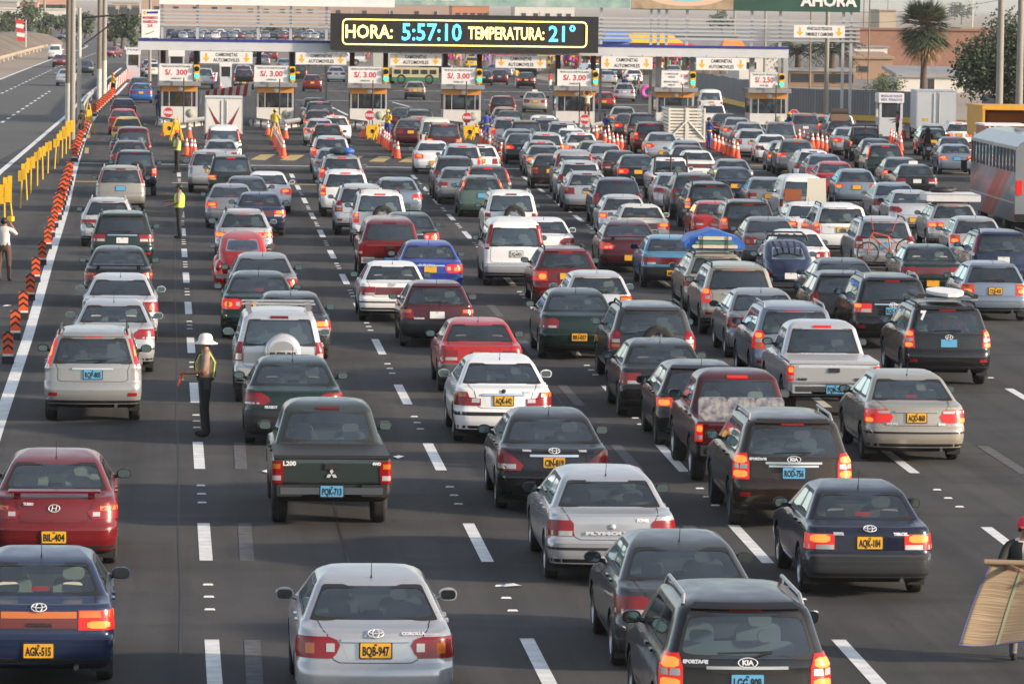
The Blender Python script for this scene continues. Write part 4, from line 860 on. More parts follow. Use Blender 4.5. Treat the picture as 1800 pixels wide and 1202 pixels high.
        bd = ob('sign_board', MB().prism(oc, 0, .02).mesh('board'), s, [SIGNW]); ob('red_face', MB().prism(oi, -.004, .001).mesh('face'), bd, [SRED]); text(bd, 'PARE', .25, (0, -.008, q.z-.01), SIGNW, .50, .012)
        ob('sign_pole', MB().cyl((0, .04, 0), (0, .04, q.z+.2), .03, n=8).box((0, .04, .03), (.4, .4, .06)).mesh('pole'), s, [GREY])
    # slim black pole in front of each booth
    q = PY((xa+xb)/2+(8 if num not in (2, 1) else 14), 150, YT-.8); thing('slim_pole', f'slim dark pole with a small pale head in front of booth {NW[num]}', 'pole', (q.x, YT-.8, 0), 0, 'slim poles before the booths', MB().cyl((0, 0, 0), (0, 0, 2.95), .035, n=8).box((0, -.05, 2.95), (.12, .22, .12), 1).mesh('pole', 2), [SBLK, SIGNW])
# side rails of the islands
for num, (cx, W) in booth_pos.items():
    for sx in (-1, 1):
        t = thing('guard_rail', f'steel guard rail slanting along the {"left" if sx < 0 else "right"} edge of the booth {NW[num]} island', 'guard rail', (cx, YT, 0), 0, 'guard rails of the booth islands')
        a = Vector((sx*W*.16, -6.2, .42)); b = Vector((sx*W*.66, -.5, .42)); d = (b-a).normalized(); nn = Vector((-d.y, d.x, 0))*.04
        ob('beam', MB().add([a-nn+Vector((0, 0, -.12)), b-nn+Vector((0, 0, -.12)), b-nn*2.2, a-nn*2.2, a-nn+Vector((0, 0, .12)), b-nn+Vector((0, 0, .12))], [(0, 1, 2, 3), (3, 2, 5, 4)]).mesh('beam'), t, [STEEL])
        for k in range(3): q = a.lerp(b, .12+.38*k); ob('rail_post', MB().box((q.x, q.y+.05, .22), (.10, .10, .44)).mesh('post'), t, [POSTB])
# canopy
cl = PY(243, 70, YT+.6); cr = PY(1386, 88, YT+.6); cw = cr.x-cl.x; cz = cl.z
c = thing('toll_canopy', 'long flat white canopy with a blue top edge over the toll booths', 'canopy', ((cl.x+cr.x)/2, YT+.6, 0))
zb_, zt_ = PY(243, 88, YT+.6).z, PY(243, 72, YT+.6).z
ob('fascia', MB().box((0, 0, (zb_+zt_)/2), (cw, .12, zt_-zb_)).mesh('fascia'), c, [FASC]); ob('blue_edge', MB().box((0, -.03, zt_+.075), (cw, .16, .15)).mesh('edge'), c, [BLUE])
ob('roof_deck', MB().box((0, 4.2, zt_-.12), (cw-.1, 8.2, .12)).mesh('deck'), c, [FASC]); ob('side_fascia', MB().box((-cw/2+.06, 4.2, (zb_+zt_)/2), (.12, 8.2, zt_-zb_)).mesh('f'), c, [FASC]); ob('side_fascia', MB().box((cw/2-.06, 4.2, (zb_+zt_)/2), (.12, 8.2, zt_-zb_)).mesh('f'), c, [FASC])
# LED board
L0 = PY(582, 24, YT-.4); L1_ = PY(1052, 95, YT-.4); mid = PY(817, 59, YT-.4); lw = L1_.x-L0.x; lh = PY(817, 27.5, YT-.4).z-PY(817, 91.5, YT-.4).z
led = thing('message_board', 'long black electronic board showing the time and temperature in lit letters', 'electronic sign', (mid.x, YT-.4, mid.z))
ob('housing', MB().box((0, .25, 0), (lw, .5, lh)).mesh('housing'), led, [mat('led_black', (.012, .012, .013), .75)])
LEDY = mat('led_yellow', (.9, .75, .25), .5, emit=1.15, ecol=(1, .78, .22)); LEDC = mat('led_cyan', (.1, .6, .8), .5, emit=1.1, ecol=(.08, .66, 1)); 
bm_ = MB(); hw_, hh_, rr = lw*.455, lh*.34, .25
pp = []
for sx, sz, a0 in ((1, 1, 0), (-1, 1, 90), (-1, -1, 180), (1, -1, 270)):
    for k in range(6): a = math.radians(a0+18*k); pp.append(Vector((sx*(hw_-rr)+rr*math.cos(a), -.02, sz*(hh_-rr)+rr*math.sin(a))))
bm_.path(pp+[pp[0]], .045, 5); ob('lit_border', bm_.mesh('border'), led, [LEDY])
pm1 = 7800/ (YT)
def lx(px): return PY(px, 60, YT-.4).x-mid.x
for s_, x0, x1, hgt, mm in (('HORA:', 607, 690, 1.12, LEDY), ('5:57:10', 706, 811, 1.45, LEDC), ('TEMPERATURA:', 823, 957, 1.05, LEDY), ('21°', 965, 1012, 1.35, LEDC)):
    text(led, s_, hgt, ((lx(x0)+lx(x1))/2, -.015, -.02), mm, lx(x1)-lx(x0), .022)
[ob('hanger', MB().box((lw*k, .3, lh/2+.12), (.1, .1, .3)).mesh('hanger'), led, [SILV]) for k in (-.42, -.28, -.1, .1, .28, .42)]
# hanging lane signs
ARW = [(-.05, .22), (.05, .22), (.05, -.02), (.17, -.02), (0, -.25), (-.17, -.02), (-.05, -.02)]
for cxp, x0, x1, y0, y1, tx in ((398, 352, 444, 91, 111, None), (565, 520, 609, 93, 113, None), (731, 686, 776, 95, 115, None), (916, 871, 960, 98, 119, None), (1101, 1057, 1147, 100, 121, None), (1268, 1224, 1312, 102, 123, None), (1440, 1396, 1485, 45, 66, 1)):
    a, b = PY(x0, y0, YT+.2 if not tx else YT+2.5), PY(x1, y1+1, YT+.2 if not tx else YT+2.5); W, Hh = b.x-a.x, a.z-b.z+.03; nm = {398: 'between booths seven and six', 565: 'between booths six and five', 731: 'between booths five and four', 916: 'between booths four and three', 1101: 'between booths three and two', 1268: 'between booths two and one'}.get(cxp)
    s = thing('lane_sign', f'white CAMIONETAS AUTOMOVILES lane sign with yellow arrows hung {nm}' if not tx else 'white heavy vehicles lane sign with yellow arrows mounted high on the silver rails', 'sign', ((a.x+b.x)/2, a.y, (a.z+b.z)/2), 0, 'lane signs under the canopy')
    ob('board', MB().box((0, .04, 0), (W, .08, Hh)).mesh('board'), s, [SIGNW])
    for sx in (-1, 1): ob('arrow', MB().prism([(x*1.3+sx*W*.385, z*1.15) for x, z in ARW], -.006, .001).mesh('arrow'), s, [SYEL])
    text(s, 'CAMIONETAS' if not tx else 'VEHICULOS PESADOS', .30, (0, -.004, Hh*.22), SBLK, W*.42 if not tx else W*.5, .006); text(s, 'AUTOMOVILES' if not tx else 'OMNIBUS Y CAMIONES', .30, (0, -.004, -Hh*.24), SBLK, W*.5 if not tx else W*.54, .006)
    if not tx: [ob('hanger', MB().box((W*k, .04, Hh/2+.06), (.04, .04, .14)).mesh('hanger'), s, [GREY]) for k in (-.3, .3)]
# gantry of rails with billboards on top
YG = YT+5.5
def gantry(x0, x1, rows, posts, label, yl=0):
    g = thing('rail_gantry', label, 'gantry', (0, YG, 0)); q0, q1 = PY(x0, 50, YG).x, PY(x1, 50, YG).x
    for ry in rows: z = PY(x0, ry, YG).z; ob('rail', MB().box(((q0+q1)/2, 0, z), (q1-q0, .10, .11)).mesh('rail'), g, [SILV])
    for xp in posts: q = PY(xp, 50, YG); ob('post', MB().box((q.x, .16, 4.3), (.17, .17, 8.6)).mesh('post'), g, [SILV])
gantry(280, 582, (17, 24, 30, 36, 44), (285, 347, 454, 511, 574), 'silver horizontal rails on posts above the left part of the canopy')
gantry(1050, 1512, (32, 39, 46, 53, 60, 67), (1057, 1145, 1158, 1172, 1208, 1322, 1372, 1483, 1497), 'silver horizontal rails on posts above the right part of the canopy')
def billboard(x0, x1, yb, label, m, name='billboard'):
    a, b = PY(x0, yb, YG-.3), PY(x1, yb, YG-.3); z0 = (a.z+b.z)/2+ (b.z-a.z)*0
    r = thing(name, label, 'billboard', ((a.x+b.x)/2, YG-.3, a.z)); hgt = 3.4
    ob('panel', MB().box((0, .1, hgt/2), (b.x-a.x, .2, hgt)).mesh('panel'), r, [m]); return r, b.x-a.x
def scenic(name, cols, scale):
    m = mat(name, cols[0], .6); n = m.node_tree.nodes; L = m.node_tree.links; t = n.new('ShaderNodeTexNoise'); t.inputs['Scale'].default_value = scale; t.inputs['Detail'].default_value = 4; tc = n.new('ShaderNodeTexCoord'); r = n.new('ShaderNodeValToRGB')
    L.new(tc.outputs['Object'], t.inputs[0]); L.new(t.outputs['Fac'], r.inputs[0]); r.color_ramp.elements.remove(r.color_ramp.elements[1])
    r.color_ramp.elements[0].color = (*cols[0], 1); r.color_ramp.elements[0].position = .3
    for i, c_ in enumerate(cols[1:]): e = r.color_ramp.elements.new(.3+.4*(i+1)/(len(cols)-1)); e.color = (*c_, 1)
    L.new(r.outputs[0], n['Principled BSDF'].inputs['Base Color']); return m
r, wd = billboard(280, 694, 8, 'wide blank white billboard face above the rails at left', SIGNW)
r, wd = billboard(695, 1108, 9, 'sea green billboard with white ANTES lettering above the electronic board', scenic('sea_print', [(.16, .26, .24), (.26, .38, .34), (.42, .48, .42)], .9))
text(r, 'ANTES', .95, (-wd/2+2.2, -.012, .62), SIGNW, 3.3, .03)
r, wd = billboard(1110, 1512, 17, 'billboard with a beach resort scene and white AHORA lettering on dark green', scenic('resort_print', [(.012, .05, .035), (.018, .075, .05)], .6))
text(r, 'AHORA', .95, (wd/2-2.0, -.03, .66), SIGNW, 3.6, .04)
ob('picture', MB().box((-wd/2+3.2, -.012, 1.6), (6.4, .012, 3.1)).mesh('picture'), r, [scenic('beach_print', [(.24, .16, .10), (.38, .28, .18), (.30, .2, .13)], .8)])
ob('picture', MB().add([(-wd/2+3.4+2.6*math.cos(a), -.022, 1.0+.75*math.sin(a)) for a in [k*math.pi/14 for k in range(28)]], [tuple(range(28))]).mesh('pool'), r, [mat('pool_print', (.62, .42, .30), .6)])
ob('picture', MB().add([(-wd/2+3.4+2.1*math.cos(a), -.026, 1.1+.55*math.sin(a)) for a in [k*math.pi/14 for k in range(28)]], [tuple(range(28))]).mesh('pool'), r, [mat('water_print', (.18, .50, .62), .5)])
# left banner
a, b = PY(249, 17, YT+2), PY(279, 67, YT+2); s = thing('banner', 'white hanging banner with red letters and a curved stripe by the left canopy end', 'banner', ((a.x+b.x)/2, a.y, (a.z+b.z)/2)); W, Hh = b.x-a.x, a.z-b.z
ob('cloth', MB().box((0, .02, 0), (W, .04, Hh)).mesh('cloth'), s, [SIGNW]); ob('pole', MB().cyl((W*.5, .1, -Hh/2-3), (W*.5, .1, Hh/2), .05, n=8).mesh('pole'), s, [SILV])
for k, t_ in enumerate(('MANTENIMIENTO', 'PANAMERICANA', 'SUR')): text(s, t_, .24, (0, -.004, Hh*(.20-.14*k)), SRED, W*(.86 if k < 2 else .3), .008)
ob('crest', MB().prism([(-W*.42, Hh*.44), (-W*.24, Hh*.44), (-W*.26, Hh*.34), (-W*.33, Hh*.31), (-W*.40, Hh*.34)], -.006, 0).mesh('crest'), s, [SYEL]); ob('stripe', MB().prism([(-W*.2, Hh*.42), (W*.45, Hh*.44), (W*.45, Hh*.36), (-W*.2, Hh*.35)], -.006, 0).mesh('stripe'), s, [BLUE])
ob('swoosh', MB().prism([(-W*.25, -Hh*.40), (0, -Hh*.34), (W*.25, -Hh*.28), (W*.25, -Hh*.25), (0, -Hh*.31), (-W*.25, -Hh*.36)], -.006, 0).mesh('swoosh'), s, [mat('swoosh_olive', (.2, .22, .03), .6)])

# paving joints running with the lanes, and the sealed cracks that wander off them
JT = mat('joint_tar', (.022, .022, .023), .7)
for (a, b) in (((318, 1150), (305, 300)), ((1210, 1000), (905, 600)), ((640, 1100), (470, 420))): ground_strip('paving_joint', [(a[0]+(b[0]-a[0])*k/8+(2 if k % 2 else -1), a[1]+(b[1]-a[1])*k/8) for k in range(9)], 0, .035, JT, .003, road)
for (x, y, n_) in ((430, 860, 6), (760, 900, 7), (1130, 720, 6), (1560, 900, 7), (240, 760, 6), (600, 620, 6), (1700, 760, 6)):
    rc = random.Random(x); ground_strip('sealed_crack', [(x+k*16+rc.uniform(-4, 4), y+rc.uniform(-5, 5)-k*1.5) for k in range(n_)], 0, .03, JT, .0025, road)
# ------------------------------------------------------------------ roadside things
# chevron posts along the left edge
cb = MB().box((0, 0, .12), (.34, .22, .24), 0).mesh('base'); bd_ = MB().box((0, 0, .62), (.30, .05, .76), 0).mesh('board'); wb = MB().box((0, -.001, .275), (.30, .056, .07), 0).mesh('band')
ch = MB()
for k in range(3):
    z = .42+.215*k; ch.prism([(-.15, z), (0, z+.13), (.15, z), (.15, z+.085), (0, z+.215), (-.15, z+.085)], -.029, -.027)
chm = ch.mesh('chevrons')
CB = MB(); CHO = mat('chevron_orange', (.80, .10, .015), .5)
pl = []
for q in ((14, 639), (27, 597), (41, 561), (53, 528), (63, 496), (74, 466), (84, 438), (90, 417), (96, 400)): pl.append(q)
def along(a, b, n, skip=0): return [(a[0]+(b[0]-a[0])*i/(n-1), a[1]+(b[1]-a[1])*i/(n-1)) for i in range(skip, n)]
pl += along((101, 387), (123, 318), 9)+along((131, 285), (142, 255), 6)+along((147, 243), (157, 213), 6)+along((166, 205), (200, 172), 11)
NO = ['first', 'second', 'third', 'fourth', 'fifth', 'sixth', 'seventh', 'eighth', 'ninth', 'tenth', 'eleventh', 'twelfth', 'last']
ORD = ['nearest', 'second nearest', 'third nearest', 'fourth nearest', 'fifth nearest', 'sixth nearest', 'seventh nearest', 'eighth nearest', 'ninth nearest']
for i, (x, y) in enumerate(pl):
    p = P(x, y); lb = f'orange and black chevron post on a black base, {ORD[i]} of the left line' if i < 9 else f'small orange chevron post in the tight row beside the left edge line'
    if i >= 9: j = next(k for k in ((9, 18, 'row before the white stop line'), (18, 24, 'row behind the white stop line'), (24, 30, 'row beside the yellow folding frame'), (30, 99, 'row curving away past the tall poles')) if i < k[1]); lb = f'chevron post, {NO[i-j[0]]} from the near end of the {j[2]}'
    r = thing('chevron_post', lb, 'delineator', (p.x, p.y, 0), .05*math.sin(i*3.1), 'chevron posts along the left edge')
    r.scale = (.74, .74, .66) if i < 9 else (.92, .92, .80); ob('base', cb, r, [SBLK]); ob('board', bd_, r, [CHO]); ob('white_band', wb, r, [REFL]); ob('chevron', chm, r, [SBLK], kind='stuff')
# yellow boards on posts
yb = [(7, 322, 358, 8, 396, 0), (13, 310, 331, 21, 380, -.10), (38.5, 298, 318, 36.4, 366, 0), (44, 286, 306, 47.5, 352, 0), (54, 276, 298, 54, 340, 0), (65.5, 266, 283, 65.5, 327, 0), (74, 258, 276, 75, 316, 0), (85, 249, 266, 84, 305, 0),
      (99, 243, 259, 96, 297, 0), (104, 234, 248, 102, 288, 0), (110, 228, 246, 109, 278, 0), (116, 221, 242, 116, 271, 0), (123, 212, 234, 122, 262, 0)]
YO = ['', '', '', 'fourth', 'fifth', 'sixth', 'seventh', 'eighth', 'ninth', 'tenth', 'eleventh', 'twelfth', 'last']
for i, (bx, by0, by1, fx, fy, lean) in enumerate(yb):
    p = P(fx, fy); s = F_PX/proj(p)[2]; ht = (fy-by0)/s; bh = (by1-by0)/s; off = (bx-fx)/s; bw = bh*.72 if i < 2 else bh*.66
    r = thing('marker_board', ['yellow twin panel board on a stake, nearest of the left row', 'yellow twin panel board on a leaning stake beside the white shirted man', 'yellow twin panel board on a stake, third from the near end'][i] if i < 3 else f'yellow twin panel board on a stake, {YO[i]} from the near end of the row', 'marker board', (p.x, p.y, 0), .1*math.sin(i*2.3), 'yellow boards staked along the left lane')
    ob('stake', MB().cyl((0, 0, 0), (off, 0, ht-.02), .032, n=7).mesh('stake'), r, [YELL])
    for sx in (-1, 1): ob('panel', MB().box((off+sx*bw*.27, -.03, ht-bh/2+sx*.03), (bw*.50, .02, bh*.94), 0).mesh('panel'), r, [YELL])
    ob('slot', MB().box((off, -.032, ht-bh*.45), (.02, .01, bh*.5)).mesh('slot'), r, [SBLK])
# traffic cones
cone_b = MB().lathe([(.17, .03), (.155, .05), (.028, .70), (.022, .72), (.001, .72)], n=14).mesh('cone'); cone_f = MB().box((0, 0, .017), (.38, .38, .034)).mesh('foot')
cone_s = MB().lathe([(.0895, .40), (.0695, .51)], n=14).lathe([(.0545, .58), (.040, .66)], n=14).mesh('sleeve')
CONES = dict(six=along((482, 248), (498, 277), 10)+[(471, 239), (502, 245)], five=along((668, 252), (687, 266), 6)+[(687, 243), (694, 276), (699, 280), (638, 242)], four=along((845, 255), (886, 283), 9)+[(862, 250)], three=along((1048, 246), (1078, 266), 5)+along((1077, 262), (1100, 268), 4)+[(1069, 246)],
             two=along((1243, 259), (1296, 280), 9), one=along((1397, 251), (1428, 262), 5)+[(1384, 247)]+along((1437, 262), (1460, 270), 4)+[(1468, 272), (1473, 272)], kiosk=along((1566, 254), (1583, 266), 5)+[(1588, 244)], seven=[(289, 238), (333, 244), (328, 274), (337, 275), (342, 276), (310, 238)], far=[(234, 135), (242, 135), (388, 160)])
where = dict(six='in the slanting row before booth six', five='in the slanting row before booth five', four='in the slanting row before booth four', three='in the row before booth three by the vendor', two='in the row beside the white slatted truck', one='in the row running right of booth one', kiosk='in the row below the small white kiosk', seven='standing loose in front of booth seven', far='standing beyond booth seven')
for k, ps in CONES.items():
    for i, (x, y) in enumerate(ps):
        p = P(x, y); lb = 'orange traffic cone with white collars '+where[k]
        nn_ = len(ps)
        rows_ = dict(six=(10, ['loose left of the row', 'loose right of the row']), five=(6, ['behind the row', 'just past the near end', 'nearest of all', 'alone by the yellow barrier']), four=(9, ['beside the far end of the row']), three=(9, ['tallest by the vendor']), two=(9, []), one=(5, ['alone by the stop sign', 'sixth along', 'seventh along', 'eighth along', 'ninth along', 'left of the last pair', 'right of the last pair']), kiosk=(5, ['by the kiosk corner']), seven=(0, ['left of the yellow barrier', 'right of the barrier', 'left of the close trio', 'middle of the close trio', 'right of the close trio', 'behind the yellow frame']), far=(0, ['left one of the pair by the hut', 'right one of the pair by the hut', 'alone in the lane']))[k]
        lb = f'orange cone, {NO[i]+" from the far end" if i < rows_[0] else rows_[1][i-rows_[0]]}, '+where[k].replace('standing loose ', '').replace('standing ', '')
        r = thing('traffic_cone', lb, 'traffic cone', (p.x, p.y, 0), i*.4, 'cones '+where[k]); r.scale = (1.12, 1.12, 1.25 if k not in ('far',) else 1.0)
        ob('cone', cone_b, r, [ORA]); ob('foot', cone_f, r, [SBLK if i % 3 else ORA]); ob('sleeve', cone_s, r, [REFL])
# yellow plate barriers and A frames at the islands
for (x, y, nm_) in ((297, 240, 'booth seven'), (654, 245, 'booth five'), (825, 246, 'booth four')):
    p = P(x, y); r = thing('plate_barrier', f'yellow plate barrier with a round dark hole before {nm_}', 'barrier', (p.x, p.y, 0), 0, 'yellow barriers at the islands'); r.scale = (.8, .8, .8)
    n = 20; o_ = [(.42*math.cos(a), 0, .55+.42*math.sin(a)) for a in []]
    vs = []; 
    for k in range(n):
        a = 2*math.pi*k/n; ca, sa = math.cos(a), math.sin(a); e = max(abs(ca), abs(sa)); vs += [(ca/e*.42, 0, .55+sa/e*.45), (ca*.15, 0, .55+sa*.15)]
    ob('plate', MB().add(vs, [(2*k, 2*k+1, (2*k+3) % (2*n), (2*k+2) % (2*n)) for k in range(n)]).mesh('plate'), r, [YELL]); ob('lamp_hole', MB().lathe([(.001, .05), (.15, .05), (.15, 0)], (0, 0, .55), 'Y', 16).mesh('hole'), r, [SBLK]); ob('leg', MB().box((-.3, .1, .15), (.06, .3, .3)).mesh('leg'), r, [YELL]); ob('leg', MB().box((.3, .1, .15), (.06, .3, .3)).mesh('leg'), r, [YELL])
for (x, y, nm_, h) in ((310, 247, 'before booth seven by the officer', 1.3), (484, 247, 'in front of the booth six vendor', 1.2), (665, 246, 'right of the booth five barrier', .9), (836, 246, 'right of the booth four barrier', .9), (1062, 246, 'by the booth three vendor', 1.0), (1412, 248, 'right of booth one', 1.1), (155, 235, 'beside the dark dressed man at the left edge', 1.7)):
    p = P(x, y); r = thing('folding_frame', f'yellow A shaped folding frame {nm_}', 'frame', (p.x, p.y, 0), .2, 'yellow folding frames')
    for yy, nm2 in ((-.22, 'front_leg'), (.22, 'back_leg')):
        ob(nm2, MB().cyl((-.34, yy, 0), (-.06, 0, h), .032, n=6).cyl((.34, yy, 0), (.06, 0, h), .032, n=6).cyl((-.2, yy*.55, h*.45), (.2, yy*.55, h*.45), .03, n=6).mesh('legs'), r, [YELL])
    ob('sign_plate', MB().box((0, -.13, h*.62), (.22, .02, h*.35)).mesh('plate'), r, [YELL])
# red and white striped panels
STR = mat('stripe_red', (.55, .03, .03), .6)
def striped(name, label, pts, h, n, z0=0.0):
    a, b = pts; r = thing(name, label, 'barrier', (a.x, a.y, a.z)); d = Vector((b.x-a.x, b.y-a.y, 0)); dz = b.z-a.z
    for k in range(n):
        p, q = d*(k/n), d*((k+.97)/n); s0, s1 = dz*k/n, dz*(k+1)/n
        nn = Vector((-d.y, d.x, 0)).normalized()*.03
        vs = [p-nn+Vector((0, 0, s0)), q-nn+Vector((0, 0, s1)), q-nn+Vector((.1, 0, s1+h)), p-nn+Vector((.1, 0, s0+h))]; vs += [v+2*nn for v in vs]
        ob('stripe', MB().add(vs, [(0, 1, 2, 3), (7, 6, 5, 4), (0, 4, 5, 1), (1, 5, 6, 2), (2, 6, 7, 3), (3, 7, 4, 0)]).mesh('stripe'), r, [STR if k % 2 else REFL])
    return r
striped('striped_barrier', 'long red and white striped barrier slanting behind the box truck', (PY(352, 182, YT+9), PY(440, 168, YT+11)), .75, 13)
striped('striped_barrier', 'red and white striped barrier leading to the small white hut on the left', (P(203, 158), P(224, 138)), 1.0, 11)
striped('striped_barrier', 'short red and white striped barrier beside the left poles', (P(188, 176), P(193, 168)), 1.1, 4)
striped('striped_barrier', 'short red and white striped barrier beyond booth seven', (P(366, 144), P(380, 143)), .8, 5)
# left guard rail
t = thing('guard_rail', 'steel guard rail running beside the tall poles on the left', 'guard rail', tuple(P(146, 203)))
pts = [P(x, y)-P(146, 203) for x, y in ((146, 203), (150, 194), (156, 184), (162, 177), (168, 172))]
for a, b in zip(pts, pts[1:]): ob('beam', MB().add([a+Vector((0, 0, .4)), b+Vector((0, 0, .4)), b+Vector((.06, 0, .55)), a+Vector((.06, 0, .55)), b+Vector((0, 0, .72)), a+Vector((0, 0, .72))], [(0, 1, 2, 3), (3, 2, 4, 5)]).mesh('beam'), t, [STEEL]); ob('rail_post', MB().box((a.x-.06, a.y, .36), (.1, .1, .72)).mesh('post'), t, [STEEL])
t = thing('guard_rail', 'long rusty guard rail along the sand bank on the far left', 'guard rail', tuple(P(0, 112)))
pts = [P(x, y)-P(0, 112) for x, y in ((-80, 128), (0, 112), (30, 103), (60, 94), (84, 88))]; RUST = mat('rusty_rail', (.38, .30, .21), .6, .2)
for a, b in zip(pts, pts[1:]):
    ob('beam', MB().add([a+Vector((0, 0, .4)), b+Vector((0, 0, .4)), b+Vector((.06, 0, .6)), a+Vector((.06, 0, .6)), b+Vector((0, 0, .8)), a+Vector((0, 0, .8))], [(0, 1, 2, 3), (3, 2, 4, 5)]).mesh('beam'), t, [RUST])
    for k in range(4): q = a.lerp(b, k/4); ob('rail_post', MB().box((q.x-.06, q.y, .4), (.12, .12, .8)).mesh('post'), t, [CONC])
# tall poles
POLE = mat('concrete_pole', (.20, .165, .12), .85, noise=(1.5, .5, (.14, .115, .09))); POLEW = mat('pole_whitewash', (.56, .54, .47), .8, noise=(2, .4, (.42, .39, .33))); POLEG = mat('pole_grey', (.25, .23, .20), .85, noise=(1.5, .4, (.33, .3, .26)))
def pole(x, y, hgt, r0, label, m=POLE, white=0, name='tall_pole', p=None, lean=0):
    p = p or P(x, y); r = thing(name, label, 'pole', (p.x, p.y, 0))
    if white: ob('painted_base', MB().cyl((0, 0, 0), (0, 0, white), r0, r0*.98, 14).mesh('base'), r, [POLEW])
    ob('shaft', MB().cyl((0, 0, white), (lean, 0, hgt), r0*.97, r0*.72, 14).mesh('shaft'), r, [m]); return r
pole(120, 238, 13, .19, 'thick brown concrete pole with a white painted base, leftmost of the tall poles', white=2.9)
pole(127, 246, 13, .16, 'grey concrete pole just right of the leftmost tall pole', POLEG)
r3 = pole(139, 212, 7.0, .15, 'pale steel pole carrying the bracket arm for the floodlights', POLEW)
p4 = P(174, 186); r4 = pole(174, 186, 13, .17, 'dark brown concrete pole with white painted base under the floodlights', white=2.6)
pole(183, 178, 13, .18, 'pale concrete pole standing behind the dark brown one on the left', POLEG, white=3.0)
q = P(139, 212); br = thing('floodlight_bracket', 'dark angled bracket arm with floodlights joining the left poles', 'floodlight', (q.x, q.y, 0))
ob('arm', MB().path([(0, 0, 6.4), (2.6, 5, 6.6), (3.6, 6, 6.65)], .06, 6).path([(.1, 0, 4.6), (2.5, 5, 6.5)], .05, 6).mesh('arm'), br, [SBLK])
for k in range(3): ob('floodlight', MB().box((1.9+.75*k, 4.6, 6.95), (.5, .35, .42), rx=.4).mesh('lamp'), br, [GREY])
for x, y, h, lb in ((1757, 262, 12, 'grey concrete pole in front of the leafy tree at right'), (1792, 262, 12, 'grey concrete pole at the right edge before the leafy tree')):
    pole(x, y, h, .23, lb, POLEG, p=PY(x, 150, 255)-Vector((0, 0, PY(x, 150, 255).z)))
for x, y, h, r_, lb, m in ((1451, 190, 7.4, .17, 'beige pole behind the right end of the rails', POLEG), (1343, 130, 8, .13, 'thin grey pole rising behind booth one', POLEG), (1423, 120, 9, .09, 'thin rusty pole near the dark palm', POLE), (1526, 110, 9, .09, 'thin rusty pole before the brick wall', POLE), (263, 110, 8, .16, 'grey pole behind the hanging banner', POLEG), (1518, 40, 14, .25, 'far wooden utility pole behind the brick wall', POLE), (1560, 42, 14, .2, 'far utility pole left of the fan palm', POLEG), (1709, 40, 15, .25, 'pale utility pole with crossarms behind the brick wall', POLEW), (78, 40, 16, .3, 'far tall grey pole over the left trees', POLEG), (1290, 60, 12, .2, 'far pole seen through the right rails', POLEG)):
    pole(x, y, h, r_, lb, m, p=P(x, y+14 if y < 60 else y+40))
# right side: corrugated wall, houses, kiosk
CORR = mat('corrugated_grey', (.15, .15, .155), .6, .1, noise=(.8, .5, (.20, .195, .185)))
def corrugated(name, label, a, b, h, pitch=.30, panel=3.0):
    r = thing(name, label, 'fence', (a.x, a.y, 0)); d = Vector((b.x-a.x, b.y-a.y, 0)); Ln = d.length; d.normalize(); nn = Vector((d.y, -d.x, 0)); npan = int(Ln/panel)
    for k in range(npan):
        vs = []; n = int(panel/pitch*2); dh = random.uniform(-.06, .06)
        for i in range(n+1):
            t = k*panel+panel*i/n*.995; q = d*t+nn*(.04 if (i//1) % 2 else 0); vs += [(q.x, q.y, 0), (q.x, q.y, h+dh)]
        ob('panel', MB().add(vs, [(2*i, 2*i+2, 2*i+3, 2*i+1) for i in range(n)]).mesh('panel'), r, [CORR])
    ob('base_curb', MB().add([tuple(nn*.15), tuple(d*Ln+nn*.15), tuple(d*Ln+nn*.15+Vector((0, 0, .35))), tuple(nn*.15+Vector((0, 0, .35))), tuple(d*Ln-nn*.1+Vector((0, 0, .35))), tuple(-nn*.1+Vector((0, 0, .35)))], [(0, 1, 2, 3), (3, 2, 4, 5)]).mesh('curb'), r, [YELL])
    return r
def GP(px, py_ground): return P(px, py_ground)
FP = [P(1212, 166), P(1385, 206), P(1725, 222), Vector((66, 190, 0)), Vector((62, 30, 0))]
for i, lb in enumerate(('grey corrugated fence seen between booths two and one', 'grey corrugated fence with a yellow base behind the kiosk and grey truck', 'grey corrugated fence running behind the dump truck', 'grey corrugated fence along the near right roadside')): corrugated('corrugated_fence', lb, FP[i], FP[i+1], 2.05 if i < 3 else 3.2)
WHW = mat('whitewash', (.62, .60, .55), .85, noise=(.6, .3, (.45, .42, .36))); ADOBE = mat('adobe', (.34, .22, .145), .9, noise=(.5, .5, (.26, .17, .11))); BRK = mat('brick_wall', (.30, .155, .105), .9, noise=(1.2, .6, (.22, .12, .085))); TIN = mat('tin_roof', (.30, .30, .31), .6, .2, noise=(.4, .6, (.22, .2, .18))); GREEN = mat('green_trim', (.06, .16, .10), .7)
DARKW = mat('window_dark', (.03, .035, .04), .2); BEIGE = mat('beige_wall', (.46, .37, .27), .85, noise=(.3, .4, (.36, .29, .22)))
